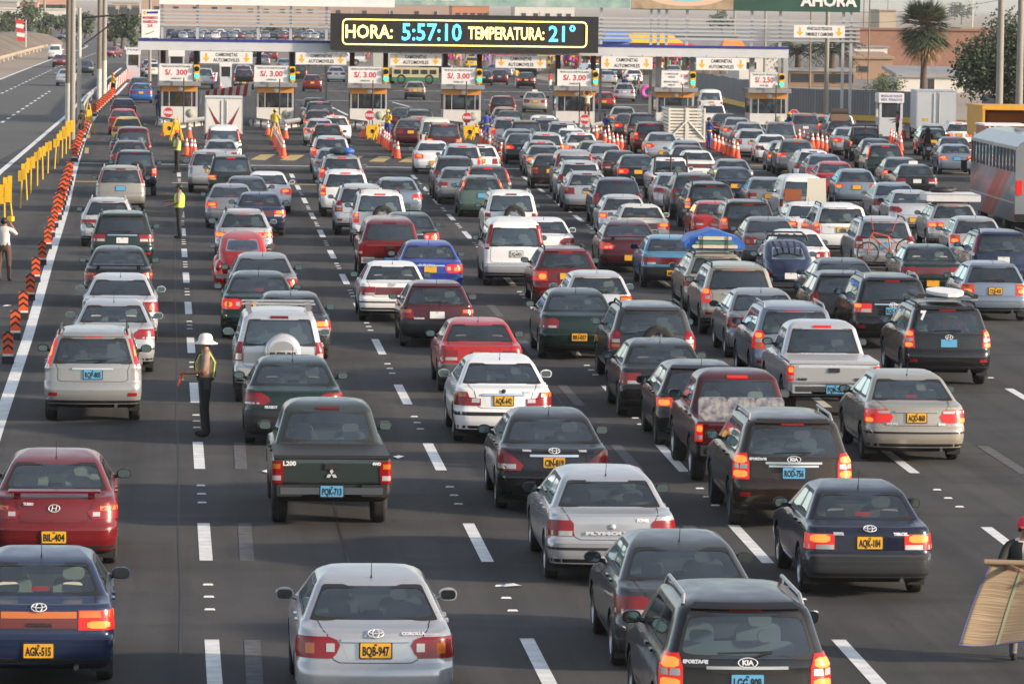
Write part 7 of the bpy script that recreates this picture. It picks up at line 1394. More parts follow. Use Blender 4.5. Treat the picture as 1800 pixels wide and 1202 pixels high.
# ------------------------------------------------------------------ the queue: column and roof row in the photo, type, colour, label, options, plate
CARS = [
# --- leftmost queue
(68, 957, 'oldcor', 'dblue', 'dark blue sedan with an orange and red light band, cut by the left edge', 'L p=y', 'AGK-515'),
(95, 786, 'sedhy', 'dred', 'dark red sedan with a boot spoiler at the left edge', 'p=y bc=dred', 'BIL-404'),
(163, 570, 'suvx', 'champ', 'silver beige suv with tall lit lights beside its rear window, nearest of the left queue', 'L p=b', 'RQP-805'),
(199, 523, 'sedp', 'silver', 'silver sedan directly ahead of the nearest silver beige suv', 'p=w', None),
(211, 479, 'sed', 'lsilver', 'silver sedan with dark tinted rear glass, second ahead of the silver beige suv', 'T', None),
(208, 431, 'sedhy', 'black', 'black sedan with a boot spoiler behind the dark green suv', '', None),
(215, 369, 'suvlow', 'dgreen', 'dark green suv with wide red tail lamps and a pale roof', 'p=w T', None),
(190, 346, 'wagl', 'lsilver', 'pale wagon with a yellow toy in its rear window behind the dark green suv', 'p=w', None),
(212, 290, 'suvx', 'beige', 'beige suv with tall unlit red pillar lamps and a blue plate', 'p=b', None),
(237, 263, 'boxs', 'navy', 'dark blue boxy suv with a rear spare wheel ahead of the beige suv', 'L', None),
(228, 246, 'wag', 'dgrey', 'dark grey wagon just ahead of the dark blue boxy suv', '', None),
(225, 231, 'sed', 'navy', 'dark sedan with wide mirrors third behind the yellow car', '', None),
(234, 222, 'vanlow', 'maroon', 'reddish van mostly hidden behind the yellow car', '', None),
(224, 205, 'hat', 'yellow', 'bright yellow small hatchback in the left queue', 'p=y', None),
(217, 191, 'sed', 'red', 'red sedan just ahead of the yellow hatchback', '', None),
(217, 173, 'old', 'pmaroon', 'dark red sedan second ahead of the yellow hatchback', '', None),
(248, 146, 'sed', 'mblue', 'bright blue sedan passing left of booth seven', 'p=y', None),
(245, 136, 'sed', 'dgreen', 'dark sedan just ahead of the bright blue sedan', '', None),
(270, 110, 'hat', 'white', 'small white car beyond the left hut, right one of two', '', None),
(264, 104, 'suv', 'silver', 'silver suv beyond the left hut', '', None),
# --- second queue
(661, 989, 'sedtoy', 'silver', 'bright silver sedan at the bottom centre with a tall thin aerial', 'p=y', 'BQB-947'),
(583, 697, 'pikl', 'lgreen', 'dark grey green pickup with a flat bed cover', 'p=b bb', 'PQK-713'),
(517, 623, 'sedp', 'dgreen', 'dark green sedan directly ahead of the grey green pickup', 'bb', None),
(491, 537, 'boxz', 'lsilver', 'silver suv with a round silver spare wheel cover and roof bars', 'nr', None),
(513, 511, 'old', 'dgrey', 'dark sedan hidden ahead of the silver suv with spare wheel cover', 'L', None),
(456, 475, 'sedtoy', 'dgreen', 'dark green sedan with a round glowing left tail lamp behind the grey sedan', 'L', None),
(463, 443, 'sed', 'mgrey', 'grey sedan right behind the red rounded classic car', 'T', None),
(427, 406, 'bug', 'red', 'red rounded classic two door car with bulging fenders', '', None),
(429, 366, 'wagl', 'silver', 'silver wagon with four glowing red lamps ahead of the red classic car', 'L', None),
(457, 337, 'oldb', 'dblue', 'dark blue sedan with its right lamp glowing orange, ahead right of the silver wagon', 'L', None),
(406, 330, 'sedf', 'mgrey', 'grey silver sedan with a lit left brake lamp beside the dark blue sedan', 'L', None),
(434, 309, 'sed', 'dgrey', 'dark grey sedan ahead of the dark blue sedan', '', None),
(471, 301, 'sedf', 'white', 'white sedan with red lit lamps right of the dark grey sedan', 'L', None),
(406, 271, 'boxp', 'black', 'black pickup topped by a glazed canopy with its left lamp lit', 'L', None),
(370, 263, 'suvx', 'silver', 'silver suv with tall red lamps left of the black canopy pickup', '', None),
(389, 245, 'old', 'silver', 'silver sedan between the white minivan and the silver suv', '', None),
(393, 219, 'vanw', 'white', 'white minivan stopped behind the white box truck', 'p=w', None),
(429, 122, 'pik', 'black', 'black and white pickup beyond booth six with one red lamp lit', 'L', None),
(424, 112, 'hat', 'dred', 'dark red car ahead of the black pickup beyond booth six', '', None),
(358, 120, 'boxp', 'lsilver', 'silver suv half hidden right of booth seven', '', None),
# --- third queue
(1315, 1015, 'suvkia', 'black', 'black suv with silver roof rails at the bottom edge, nearest of all suvs', 'L p=b', 'LGG-909'),
(1214, 928, 'sedf', 'dgrey', 'dark grey sedan just ahead of the nearest black suv', 'p=y', None),
(1078, 814, 'oldp', 'silver', 'long pale silver sedan with maroon wraparound lamps', 'p=y px=.18', 'A10-272'),
(975, 714, 'sedy', 'black', 'black sedan directly ahead of the long pale silver sedan', 'p=y', 'CIN-819'),
(886, 620, 'sedbmw', 'white', 'white sedan with red and amber lamps and a black bumper strip', 'p=y bc=white', 'AQK-642'),
(846, 557, 'old', 'red', 'bright red sedan with dark tinted rear glass ahead of the white sedan', 'T bc=grey', None),
(769, 491, 'hatgolf', 'maroon', 'maroon hatchback with a white plate', 'p=w bb', None),
(693, 458, 'oldb', 'white', 'white sedan with a maroon light band left of the maroon hatchback', 'p=y px=.25 bc=white', None),
(757, 421, 'sedtoy', 'blue', 'vivid blue sedan with white edged red lamps', 'L', None),
(686, 378, 'pikd', 'dred', 'red pickup with a matching tinted canopy and high tailgate', 'T', None),
(722, 372, 'sed', 'dgreen', 'dark green car with an orange glowing lamp peeking right of the red pickup', 'L', None),
(668, 333, 'boxs', 'white', 'white boxy suv with a rear spare wheel ahead of the red pickup', 'L', None),
(636, 322, 'suv', 'lsilver', 'silver suv peeking left of the white boxy suv', '', None),
(700, 311, 'oldp', 'sblue', 'pale blue grey long sedan with one red lamp right of the silver suv', 'L', None),
(620, 297, 'suvter', 'white', 'white suv with roof rails and glowing lamps in the second long queue', 'L', None),
(601, 271, 'suv', 'silver', 'silver suv carrying a dark bundle on its roof', 'L', None),
(588, 260, 'sed', 'sblue', 'blue grey sedan hidden ahead of the suv with a roof bundle', '', None),
(582, 238, 'suv', 'lsilver', 'silver suv with both lamps glowing, second ahead of the suv with a roof bundle', 'L', None),
(576, 217, 'wagp', 'dgreen', 'dark green wagon with its left lamp glowing orange', 'L', None),
(562, 208, 'hat', 'lsilver', 'silver hatchback just ahead of the dark green wagon with a lit roof lamp', 'L', None),
(590, 205, 'wagp', 'white', 'white wagon right of the dark green wagon with a tall red lit lamp', 'L', None),
(560, 193, 'hat', 'maroon', 'maroon hatchback near booth six with a lit high brake lamp', 'L', None),
(562, 178, 'boxp', 'black', 'small black suv with two bright red lamps at booth six', 'L', None),
(554, 172, 'pik', 'lsilver', 'silver pickup ahead of the small black suv at booth six', '', None),
(549, 131, 'hat', 'dred', 'dark red hatchback driving off beyond booth six', 'p=y', None),
(591, 117, 'sedtoy', 'white', 'white sedan beyond the dark red hatchback', '', None),
(524, 113, 'suv', 'black', 'black suv with a red lamp left beyond the dark red hatchback', '', None),
(730, 143, 'hatgolf', 'tan', 'cream hatchback driving off between booths five and four', 'bb', None),
# --- fourth queue
(1396, 714, 'suvkia', 'brown', 'brown suv with big glowing lamps and a blue plate', 'L p=b', 'ROD-756'),
(1318, 645, 'pko', 'maroon', 'maroon pickup with patterned cushions standing in its open bed', 'L bb', None),
(1238, 630, 'hatr', 'black', 'black hatchback just ahead of the maroon pickup', 'L', None),
(1170, 593, 'old', 'black', 'near black sedan with red over amber lamps behind the dark grey suv', '', None),
(1148, 527, 'suvspare', 'dgrey', 'dark grey suv with a half hidden spare wheel bulge', 'bb', None),
(1019, 505, 'sedf', 'dgreen', 'dark teal green sedan with a wide chrome plate recess', 'p=y', 'BIU-057'),
(1052, 474, 'hat', 'lsilver', 'pale silver hatchback just ahead of the dark teal sedan', '', None),
(996, 431, 'wag', 'dred', 'dark red wagon with roof rails behind the white van', 'L', None),
(905, 380, 'van', 'white', 'white van with tall red lamps and two passengers behind its glass', 'p=w bc=silver', 'XQ-6431'),
(960, 381, 'sedp', 'white', 'white sedan peeking right of the white van with tall lamps', '', None),
(899, 333, 'boxs', 'white', 'white boxy suv with an alloy spare wheel ahead of the white van', '', None),
(848, 307, 'wagp', 'green', 'light green wagon with glowing lamps and a blue plate', 'L p=b', None),
(858, 293, 'suvx', 'dgrey', 'dark suv with a tall red right lamp ahead of the light green wagon', 'L', None),
(808, 296, 'old', 'mgrey', 'grey sedan peeking left of the light green wagon', '', None),
(800, 278, 'suv', 'dgrey', 'dark grey suv with a big tinted rear window left of the grey sedan', 'T bb', None),
(813, 252, 'suv', 'lsilver', 'silver suv with roof rails and a glowing right lamp before the white line', 'L', None),
(846, 257, 'wag', 'white', 'white wagon peeking right of the silver suv before the white line', '', None),
(762, 247, 'sedf', 'white', 'white sedan with one red lamp at the white line before booth four', 'L', None),
(781, 216, 'boxp', 'maroon', 'dark maroon pickup with a black canopy near the booth four barrier', 'L', None),
(766, 206, 'panel', 'cream', 'old cream white van with a rounded roof near booth five', '', None),
(738, 204, 'wag', 'tan', 'tan wagon left of the old cream van with an orange lamp', 'L', None),
(722, 205, 'sed', 'maroon', 'dark maroon sedan left of the tan wagon', '', None),
(738, 192, 'suv', 'dgrey', 'dark suv just ahead of the tan wagon near booth five', '', None),
(711, 189, 'sed', 'black', 'black sedan with its door mirror out at booth five', '', None),
(941, 161, 'sedtoy', 'gold', 'gold taxi sedan leaving between booths four and three', 'p=y', None),
(884, 168, 'suvx', 'dred', 'dark red suv with tall red lamps just past booth four', '', None),
(925, 127, 'sed', 'black', 'black sedan with red lamps turning beyond booth four', 'L p=y', None),
(878, 122, 'hat', 'maroon', 'maroon car parked beyond booth four beside the black one', '', None),
(850, 124, 'old', 'black', 'black car parked left of the maroon one beyond booth four', '', None),
# --- fifth queue
(1530, 840, 'oldter', 'navy', 'dark navy sedan with cream headrests standing alone at lower right', 'L p=y bc=dgrey', 'AQK-184'),
(1612, 647, 'sedvol', 'gold', 'gold silver sedan with a yellow plate pulling out at right', 'L p=y', 'AQD-860'),
(1466, 560, 'pik', 'lsilver', 'silver white pickup with a lit roof lamp and wide tailgate', 'L p=b', 'PQM-223'),
(1400, 527, 'suv', 'sblue', 'blue grey suv left behind the silver white pickup', 'L', None),
(1348, 505, 'sedtoy', 'mgrey', 'grey sedan behind the large gold suv', '', None),
(1300, 458, 'suvcap', 'gold', 'large gold suv with dark tinted rear glass and round lamp lenses', 'L T', None),
(1262, 440, 'wag', 'gold', 'gold wagon carrying a blue wrapped load on its roof', '', None),
(1183, 412, 'oldb', 'lblue', 'light blue boxy sedan with a yellow plate', 'p=y bb', 'AIB-418'),
(1108, 386, 'sedhy', 'maroon', 'maroon sedan with a boot spoiler and a yellow plate', 'L p=y', None),
(1131, 358, 'oldb', 'cream', 'cream white sedan with a lit shelf lamp ahead of the maroon spoiler sedan', 'L', None),
(1097, 341, 'hatr', 'lsilver', 'pale silver hatchback with a round lit lamp ahead of the cream sedan', 'L', None),
(1086, 311, 'suv', 'dblue', 'blue suv with tinted glass ahead of the pale silver hatchback', 'T', None),
(1033, 300, 'wag', 'silver', 'silver wagon with large clear rear glass left of the blue suv', '', None),
(1020, 281, 'suv', 'lsilver', 'silver suv with tinted glass and red lamps ahead of the silver wagon', 'T', None),
(1010, 262, 'van', 'silver', 'grey silver minivan third ahead of the silver wagon', '', None),
(968, 270, 'hat', 'brown', 'dark brownish hatchback left of the grey silver minivan', '', None),
(958, 255, 'old', 'grey', 'old grey sedan with square lamps just past the yellow kerb bar', 'L', None),
(952, 246, 'wag', 'silver', 'silver wagon just ahead of the old grey sedan', 'L', None),
(960, 232, 'suv', 'lsilver', 'silver suv with an orange right lamp and a lit roof lamp near booth three', 'L', None),
(1022, 232, 'wagl', 'white', 'white wagon with square clear rear glass near the booth three cones', 'L', None),
(1006, 225, 'sed', 'white', 'white taxi sedan ahead of the white wagon near booth three', '', None),
(990, 216, 'suv', 'silver', 'silver grey suv beside the white taxi near booth three', '', None),
(962, 212, 'suv', 'dblue', 'dark blue suv left of the silver grey suv near booth three', '', None),
(957, 203, 'pik', 'white', 'white pickup with a bluish windscreen near booth three', '', None),
(919, 234, 'sedp', 'black', 'black sedan with glowing red lamps right of the booth four cones', 'L', None),
(913, 226, 'sed', 'mgrey', 'grey sedan just ahead of the black sedan right of the booth four cones', '', None),
(925, 214, 'boxp', 'brown', 'brownish suv near booth four behind the silver one', '', None),
(908, 206, 'suv', 'silver', 'silver suv with a lit lamp right of the booth four vendor', 'L', None),
(898, 194, 'sed', 'dgreen', 'dark green sedan at booth four with one red lamp', 'L', None),
(888, 188, 'hat', 'silver', 'silver hatchback just ahead of the dark green sedan at booth four', '', None),
(1046, 247, 'old', 'tan', 'tan old sedan peeking left of the silver sedan below booth three', '', None),
(1066, 252, 'sedf', 'silver', 'silver sedan with dark red lamps right of the tan old sedan', '', None),
(1122, 271, 'sed', 'black', 'black sedan with a yellow plate between the silver sedan and the utility pickup', 'L p=y', None),
(1092, 264, 'old', 'brown', 'dark brownish sedan just ahead of the black sedan with a yellow plate', '', None),
# --- right middle
(1183, 276, 'pko', 'white', 'white utility pickup with a black roll bar behind its cab', '', None),
(1190, 303, 'sedp', 'silver', 'silver sedan with wide red lamps right behind the utility pickup', '', None),
(1227, 264, 'oldb', 'white', 'white sedan with a white plate panel right of the utility pickup', 'p=w', None),
(1212, 256, 'sed', 'maroon', 'maroon sedan partly hidden ahead of the white sedan', '', None),
(1208, 246, 'hat', 'sblue', 'blue grey car under the slatted truck', '', None),
(1165, 232, 'sedp', 'silver', 'silver sedan with orange lamps left of the slatted truck', 'L p=y', None),
(1144, 214, 'suvspare', 'dred', 'red suv with a red covered spare wheel near booth three', 'L', None),
(1130, 198, 'boxp', 'black', 'black suv with a white smear on its rear glass near booth three', '', None),
(1106, 199, 'sed', 'dgrey', 'dark sedan beside the booth three vendor', 'L', None),
(1096, 187, 'hatr', 'silver', 'silver rounded hatchback with a lit top lamp at booth three', 'L', None),
(1062, 161, 'hatgolf', 'red', 'red hatchback with a black lower half just past booth three', 'bb', None),
(1098, 146, 'wag', 'silver', 'silver wagon parked beyond booth three', '', None),
(1250, 318, 'suvter', 'black', 'black suv with roof rails and orange over red lamps right of the silver sedan', 'L', None),
(1222, 303, 'suv', 'dgrey', 'dark grey suv just ahead of the black suv with roof rails', '', None),
(1262, 352, 'old', 'red', 'red car showing only its left flank beside the brownish suv', '', None),
(1316, 348, 'suvspare', 'brown', 'brownish grey suv with a red notice in its rear glass', 'L', None),
(1357, 380, 'sed', 'grey', 'dark grey sedan behind the brownish suv', 'T', None),
(1408, 402, 'sed', 'white', 'white sedan ahead of the dark blue rounded classic car', '', None),
(1391, 420, 'bug', 'dblue', 'dark blue rounded classic car with a roof rack', 'p=w', None),
(1292, 293, 'sed', 'navy', 'dark navy sedan with a yellow plate before the white line', 'p=y', None),
(1290, 279, 'old', 'mgrey', 'grey sedan just ahead of the dark navy sedan', '', None),
(1352, 311, 'old', 'mgrey', 'grey sedan left of the white panel van', '', None),
(1411, 305, 'panel', 'white', 'white panel van with an open rear door and an orange crate inside', '', None),
(1427, 354, 'sedf', 'white', 'white sedan with tinted glass and an orange left lamp beside the white suv', 'L T', None),
(1480, 353, 'suvcap', 'white', 'white suv with roof rails and tall red lamps', 'L', None),
(1490, 452, 'sed', 'dgrey', 'dark grey sedan with a lone passenger behind the white suv', '', None),
(1486, 474, 'hatv', 'black', 'black hatchback with a small yellow shield emblem', '', None),
(1358, 236, 'old', 'white', 'white old sedan with a rusty side right of the booth two cones', '', None),
(1372, 214, 'box', 'grey', 'weathered grey off-roader with a soft top by booth one', '', None),
(1322, 226, 'hat', 'lsilver', 'white hatchback peeking left of the weathered off-roader', '', None),
(1318, 214, 'sedp', 'silver', 'silver sedan with a red lamp right of the booth two cones', 'L', None),
(1297, 206, 'sed', 'silver', 'silver sedan just ahead, beside the booth two vendor', 'L', None),
(1277, 199, 'sed', 'dgreen', 'dark green sedan at the window near the booth two vendor', '', None),
(1255, 182, 'pik', 'white', 'white pickup with a dark canopy window behind the slatted truck', 'T', None),
(1249, 157, 'panel', 'white', 'white panel van with a large rear window between booths two and one', '', None),
(1400, 244, 'suvlow', 'grey', 'dark grey suv with wide red lamps at the booth one cones', 'L', None),
(1380, 247, 'hat', 'mgrey', 'grey hatchback peeking left of the dark grey suv at the booth one cones', 'L', None),
(1430, 262, 'wag', 'white', 'white wagon right behind the dark grey suv at the booth one cones', '', None),
(1452, 270, 'sed', 'sblue', 'blue grey sedan right behind the white wagon', 'L', None),
(1471, 283, 'sed', 'red', 'bright red sedan in the right middle of the jam', '', None),
(1506, 296, 'hatr', 'sblue', 'slate blue hatchback with round lit lamps behind the red sedan', 'L p=y', None),
(1576, 320, 'sed', 'silver', 'silver sedan with a yellow toy in its rear glass', '', None),
(1607, 333, 'sedp', 'lsilver', 'pale silver sedan with dark red lamps beside the mattress car', 'p=y', None),
(1678, 353, 'wagl', 'silver', 'silver wagon carrying a white mattress on its roof', 'L', None),
(1718, 379, 'hat', 'silver', 'silver hatchback with a lit shelf lamp below the mattress car', 'L', None),
(1764, 401, 'suvx', 'dblue', 'dark blue wagon with tall red lamps at the right edge', '', None),
(1556, 379, 'suv', 'silver', 'silver suv with an orange bicycle on its tail', '', None),
(1640, 428, 'oldb', 'dgreen', 'green sedan with a full width red light band', 'p=y bc=dgreen', None),
(1750, 457, 'hat', 'sblue', 'steel blue hatchback with white edged lamps at the right edge', 'L p=y T', 'CQJ-433'),
(1570, 475, 'suvlow', 'black', 'large black suv with tinted glass and a chrome tail strip', 'L p=b T', 'RQJ-371'),
(1668, 525, 'suvter', 'black', 'black suv with a white board on its roof and sticker 7 on its glass', 'L p=b', None),
# --- right lane to the kiosk
(1416, 199, 'suv', 'grey', 'dark suv with two bright red lamps right of the booth one stop sign', 'L', None),
(1446, 204, 'wag', 'silver', 'silver wagon beside the dark suv near the booth one cones', 'L', None),
(1468, 200, 'suv', 'white', 'white suv ahead of the car with a roof load', '', None),
(1478, 212, 'wag', 'dblue', 'dark blue wagon with brown bundles on its roof', '', None),
(1493, 223, 'sed', 'silver', 'silver grey sedan right behind the wagon with roof bundles', 'L', None),
(1524, 222, 'pik', 'black', 'black pickup with a roll bar near the kiosk cones', 'L', None),
(1543, 243, 'sed', 'dgrey', 'dark grey sedan behind the black pickup near the kiosk', '', None),
(1556, 252, 'suvx', 'dgreen', 'dark green suv with tall glowing red lamps below the kiosk', 'L', None),
(1586, 276, 'old', 'grey', 'grey sedan with a red lamp just ahead of the black taxi', 'L', None),
(1612, 288, 'old', 'black', 'black taxi sedan with a small roof sign', 'p=w', None),
(1640, 217, 'hat', 'silver', 'silver car in front of the grey truck near the fence', '', None),
(1641, 225, 'hat', 'dgreen', 'dark green hatchback ahead of the motorcycle near the kiosk', '', None),
(1672, 214, 'wagl', 'white', 'white wagon ahead of the orange truck', 'L', None),
(1680, 240, 'sed', 'maroon', 'dark red sedan behind the white wagon at right', '', None),
(1682, 253, 'old', 'sblue', 'pale blue sedan behind the dark red one at right', 'L', None),
# --- opposite carriageway and far
]
n_used = {}
roots = {}
for px, ry, tn, colr, label, opts, plate in CARS:
    roots[(px, ry)] = add_car(px, ry, tn, colr, label, opts, None, plate)
# cars coming the other way and those turning beyond the tolls
def far_car(px, py, tn, colr, label, rz=0.0, lod='B', opts='', group=None, label_group=None):
    p = P(px, py); r = add_car(0, 0, tn, colr, label, opts, None, None, 0, lod, (p.x, p.y)); r.rotation_euler = (0, 0, rz); r['group'] = group or 'cars on the opposite carriageway'
    if abs(rz) > 2:
        H = car_parts(tn)['H']; zl = TYPES[tn]['bump'][1]+.04
        for s in (1, -1): ob('headlight', H.patch([(zl, C_F+1, C_FF+1.6), (zl+.13, C_F+1, C_FF+1.4)], .012, s, 2, 5, col=True).mesh('headlight'), r, [CLEAR])
        ob('grille', H.patch([(zl+.02, C_FF+1.9, M-.02), (zl+.10, C_FF+1.9, M-.02)], .01, 1, 1, 3, col=True).mesh('grille'), r, [BLACK])
    return r
for a in ((118, 150, 'sed', 'lsilver', 'pale silver sedan coming towards us between the tall poles', PI), (151, 132, 'sed', 'dgreen', 'dark sedan with a yellow plate coming towards us right of the poles', PI), (107, 118, 'old', 'dred', 'red car coming towards us behind the thick pole', PI), (98, 104, 'vanw', 'white', 'white minibus coming towards us along the sand bank', PI), (206, 101, 'old', 'dred', 'dark red car coming towards us near the small white hut', PI-.3), (87, 60, 'wag', 'sblue', 'hazy blue wagon crossing on the upper left road', PI/2), (14, 54, 'pik', 'dred', 'hazy red truck at the upper left edge', PI/2), (-2, 66, 'sed', 'white', 'white car at the far left edge on the upper road', PI/2), (137, 72, 'pik', 'dgrey', 'dark pickup on the far bend behind the pale pole', PI*.8)):
    far_car(a[0], a[1], a[2], a[3], a[4], a[5])
rf = random.Random(11); FT = ['sed', 'old', 'hat', 'suv', 'wag']; FC = ['silver', 'white', 'dgrey', 'mgrey', 'black', 'dred', 'sblue', 'navy']
FL = {'sed': 'sedan', 'old': 'boxy sedan', 'hat': 'hatchback', 'suv': 'suv', 'wag': 'wagon'}; CNAM = dict(silver='silver', white='white', dgrey='dark grey', mgrey='grey', black='black', dred='dark red', sblue='blue grey', navy='navy')
for i in range(40):
    t, c_ = FT[rf.randrange(5)], FC[rf.randrange(8)]; x = 300+i*7.2+rf.uniform(-1, 1); y = 66+(i % 2)*3.5+i*.02
    far_car(x, y, t, c_, f'tiny {CNAM[c_]} {FL[t]} in the far parked rows above the left canopy', rf.choice((0, PI)), group='cars in the far parked rows')
for i, (x, y, t, c_, rz, lb) in enumerate(((462, 118, 'sed', 'grey', 0, 'grey sedan left between the brown posts of booth six'), (476, 108, 'suv', 'dred', 0, 'red suv beyond booth six between the brown posts'), (452, 104, 'old', 'black', 0, 'black car far beyond booth six'), (500, 128, 'sed', 'sblue', 0, 'blue grey sedan just right beyond booth six'), (556, 116, 'wag', 'mgrey', .2, 'grey wagon far beyond booth six in mid road'), (640, 116, 'pik', 'lsilver', PI*.55, 'silver pickup standing sideways beyond booth five'), (618, 108, 'sed', 'silver', PI/2, 'silver sedan sideways beyond the silver pickup'), (800, 132, 'sed', 'dgreen', PI*.4, 'dark green sedan at an angle beyond booth four'), (838, 140, 'old', 'navy', 0, 'navy boxy sedan just beyond the booth four light'), (830, 122, 'hat', 'yellow', 0, 'yellow hatchback far beyond booth four'), (905, 138, 'sed', 'sblue', PI*.4, 'blue grey sedan behind the turning black one'), (950, 136, 'suv', 'black', PI*.4, 'black suv behind the red shirted person'), (1070, 150, 'old', 'silver', 0, 'silver boxy sedan beyond the red hatchback past booth three'), (1045, 140, 'suv', 'white', .2, 'white suv behind the silver boxy sedan past booth three'), (1082, 140, 'wag', 'black', 0, 'black wagon with a raised tailgate beyond booth three'), (1115, 148, 'hat', 'white', 0, 'white hatchback near the pink ring'), (428, 148, 'pik', 'silver', 0, 'silver pickup passing right of the hut beyond booth six'), (345, 112, 'sed', 'black', 0, 'black sedan seen between the left canopy posts'), (1185, 140, 'sed', 'silver', 0, 'silver sedan behind the booth two board'))):
    far_car(x, y, t, c_, lb, rz, group='vehicles beyond the toll booths')
seat_drivers(52)

# ------------------------------------------------------------------ marks and loads on particular cars
def dec(root, tn, s, size, c, z, m, width=None, off=.012, bold=.004, name='badge'):
    H = car_parts(tn)['H']; p = H.off(abs(c), z, off); n = H.nrm(abs(c), z)
    if c < 0: p = Vector((-p.x, p.y, p.z)); n = Vector((-n.x, n.y, n.z))
    return text(root, s, size, p, m, width, bold, (math.pi/2-math.atan2(n.z, -n.y), 0, math.atan2(n.x, -n.y)), .002, name)
def emblem(root, tn, z, prof, m, off=.014, c=0.0, name='badge'):
    H = car_parts(tn)['H']; p = H.off(c, z, off); n = H.nrm(c, z); mb = MB(); prof(mb); return ob(name, mb.mesh('badge'), root, [m], p, (-math.atan2(n.z, -n.y), 0, math.atan2(n.x, -n.y)))
def ovals(mb):
    for rx, rz_, dz in ((.085, .058, 0), (.036, .056, 0), (.075, .028, .024)): mb.path([(rx*math.cos(a), 0, dz+rz_*math.sin(a)) for a in [k*math.pi/8 for k in range(17)]], .0075, 4)
def oval(mb, a=.10, b=.05): mb.path([(a*math.cos(t), 0, b*math.sin(t)) for t in [k*math.pi/8 for k in range(17)]], .008, 4)
def diamonds(mb):
    for a in (90, 210, 330):
        t = math.radians(a); d = Vector((math.cos(t), 0, math.sin(t))); e = Vector((-d.z, 0, d.x)); mb.prism([(v.x, v.z) for v in (d*0, d*.045+e*.028, d*.09, d*.045-e*.028)], -.005, .005)
def slant_h(mb): mb.path([(-.035, 0, -.035), (-.02, 0, .035)], .008, 4).path([(.02, 0, -.035), (.035, 0, .035)], .008, 4).path([(-.028, 0, 0), (.028, 0, 0)], .008, 4); oval(mb, .075, .05)
def disc(mb): mb.lathe([(.001, -.006), (.038, -.006), (.038, .004)], (0, 0, 0), 'Y', 16)
R = roots
emblem(R[(68, 957)], 'oldcor', .925, ovals, BADGE); dec(R[(68, 957)], 'oldcor', 'COROLLA', .06, 0, .735, INK, .30, .016)
emblem(R[(95, 786)], 'sedhy', .85, slant_h, BADGE); dec(R[(95, 786)], 'sedhy', 'TURBO', .05, -3.6, .90, BADGE, .14)
emblem(R[(661, 989)], 'sedtoy', .955, ovals, BADGE, .02); dec(R[(661, 989)], 'sedtoy', 'COROLLA', .055, 4.2, .955, BADGE, .26)
emblem(R[(583, 697)], 'pikl', .83, diamonds, BADGE); dec(R[(583, 697)], 'pikl', 'L200', .09, -4.6, .985, WHITE, .19); dec(R[(583, 697)], 'pikl', '4WD', .06, 4.9, .985, WHITE, .13)
dec(R[(517, 623)], 'sedp', 'PEUGEOT', .06, -4.0, .70, BADGE, .22)
o = text(R[(491, 537)], 'SUZUKI', .15, (.06, TYPES['boxz']['yr'][5][1]-.27, .965), INK, .50, .008, name='lettering')
emblem(R[(886, 620)], 'sedbmw', .945, disc, INK, .02); dec(R[(886, 620)], 'sedbmw', '323i', .05, 4.3, .93, BADGE, .13)
emblem(R[(975, 714)], 'sedy', .955, ovals, BADGE, .02); dec(R[(975, 714)], 'sedy', 'TOYOTA', .05, -4.3, .955, BADGE, .14); dec(R[(975, 714)], 'sedy', 'YARIS', .05, 4.5, .955, BADGE, .13)
dec(R[(1078, 814)], 'oldp', 'PLYMOUTH', .055, 0, .71, BADGE, .72); emblem(R[(1078, 814)], 'oldp', .80, disc, BADGE); dec(R[(1078, 814)], 'oldp', 'POWER', .06, 3.9, .88, WHITE, .16)
for k in ((1315, 1015), (1396, 714)): emblem(R[k], 'suvkia', 1.055, oval, BADGE, .02); dec(R[k], 'suvkia', 'KIA', .07, 0, 1.055, BADGE, .12, .018); dec(R[k], 'suvkia', 'SPORTAGE', .05, -4.5, 1.06, BADGE, .26)
emblem(R[(1530, 840)], 'oldter', .93, ovals, BADGE, .02); dec(R[(1530, 840)], 'oldter', 'TOYOTA', .05, -3.8, .87, BADGE, .14); dec(R[(1530, 840)], 'oldter', 'TERCEL', .05, 3.8, .87, BADGE, .2)
dec(R[(1612, 647)], 'sedvol', 'VOLVO', .05, -4.2, .68, BADGE, .2); dec(R[(1612, 647)], 'sedvol', 'S40', .05, 4.4, .68, BADGE, .13)
dec(R[(1466, 560)], 'pik', 'CHEVROLET', .07, 4.0, .77, INK, .32); dec(R[(1466, 560)], 'pik', 'D-MAX', .06, -4.4, .77, INK, .18)
emblem(R[(1570, 475)], 'suvlow', 1.03, ovals, BADGE, .02); emblem(R[(1668, 525)], 'suvter', 1.02, slant_h, BADGE, .02)
dec(R[(757, 421)], 'sedtoy', 'SUBARU', .07, -1.0, .90, BADGE, .42); emblem(R[(693, 458)], 'oldb', .93, ovals, BADGE, .02); dec(R[(769, 491)], 'hatgolf', 'VOLKSWAGEN', .05, -4.0, .66, BADGE, .24)
dec(R[(1668, 525)], 'suvter', '7', .26, -5.0, 1.44, WHITE, .12, .008, .02, 'sticker'); emblem(R[(1486, 474)], 'hatv', .82, lambda mb: mb.prism([(-.05, .06), (.05, .06), (.045, -.02), (0, -.07), (-.045, -.02)], -.006, .004), PLY, .014, 2.6, 'emblem')
def roofpt(k, tn, f=.5):
    r = R[k]; T = TYPES[tn]; z = max(q[0] for q in T['w']); y0 = T['yr'][-3][1]; y1 = T['L']-T['yf'][-3][1]; return r.matrix_basis @ Vector((0, y0+(y1-y0)*f, z)), r.rotation_euler[2]
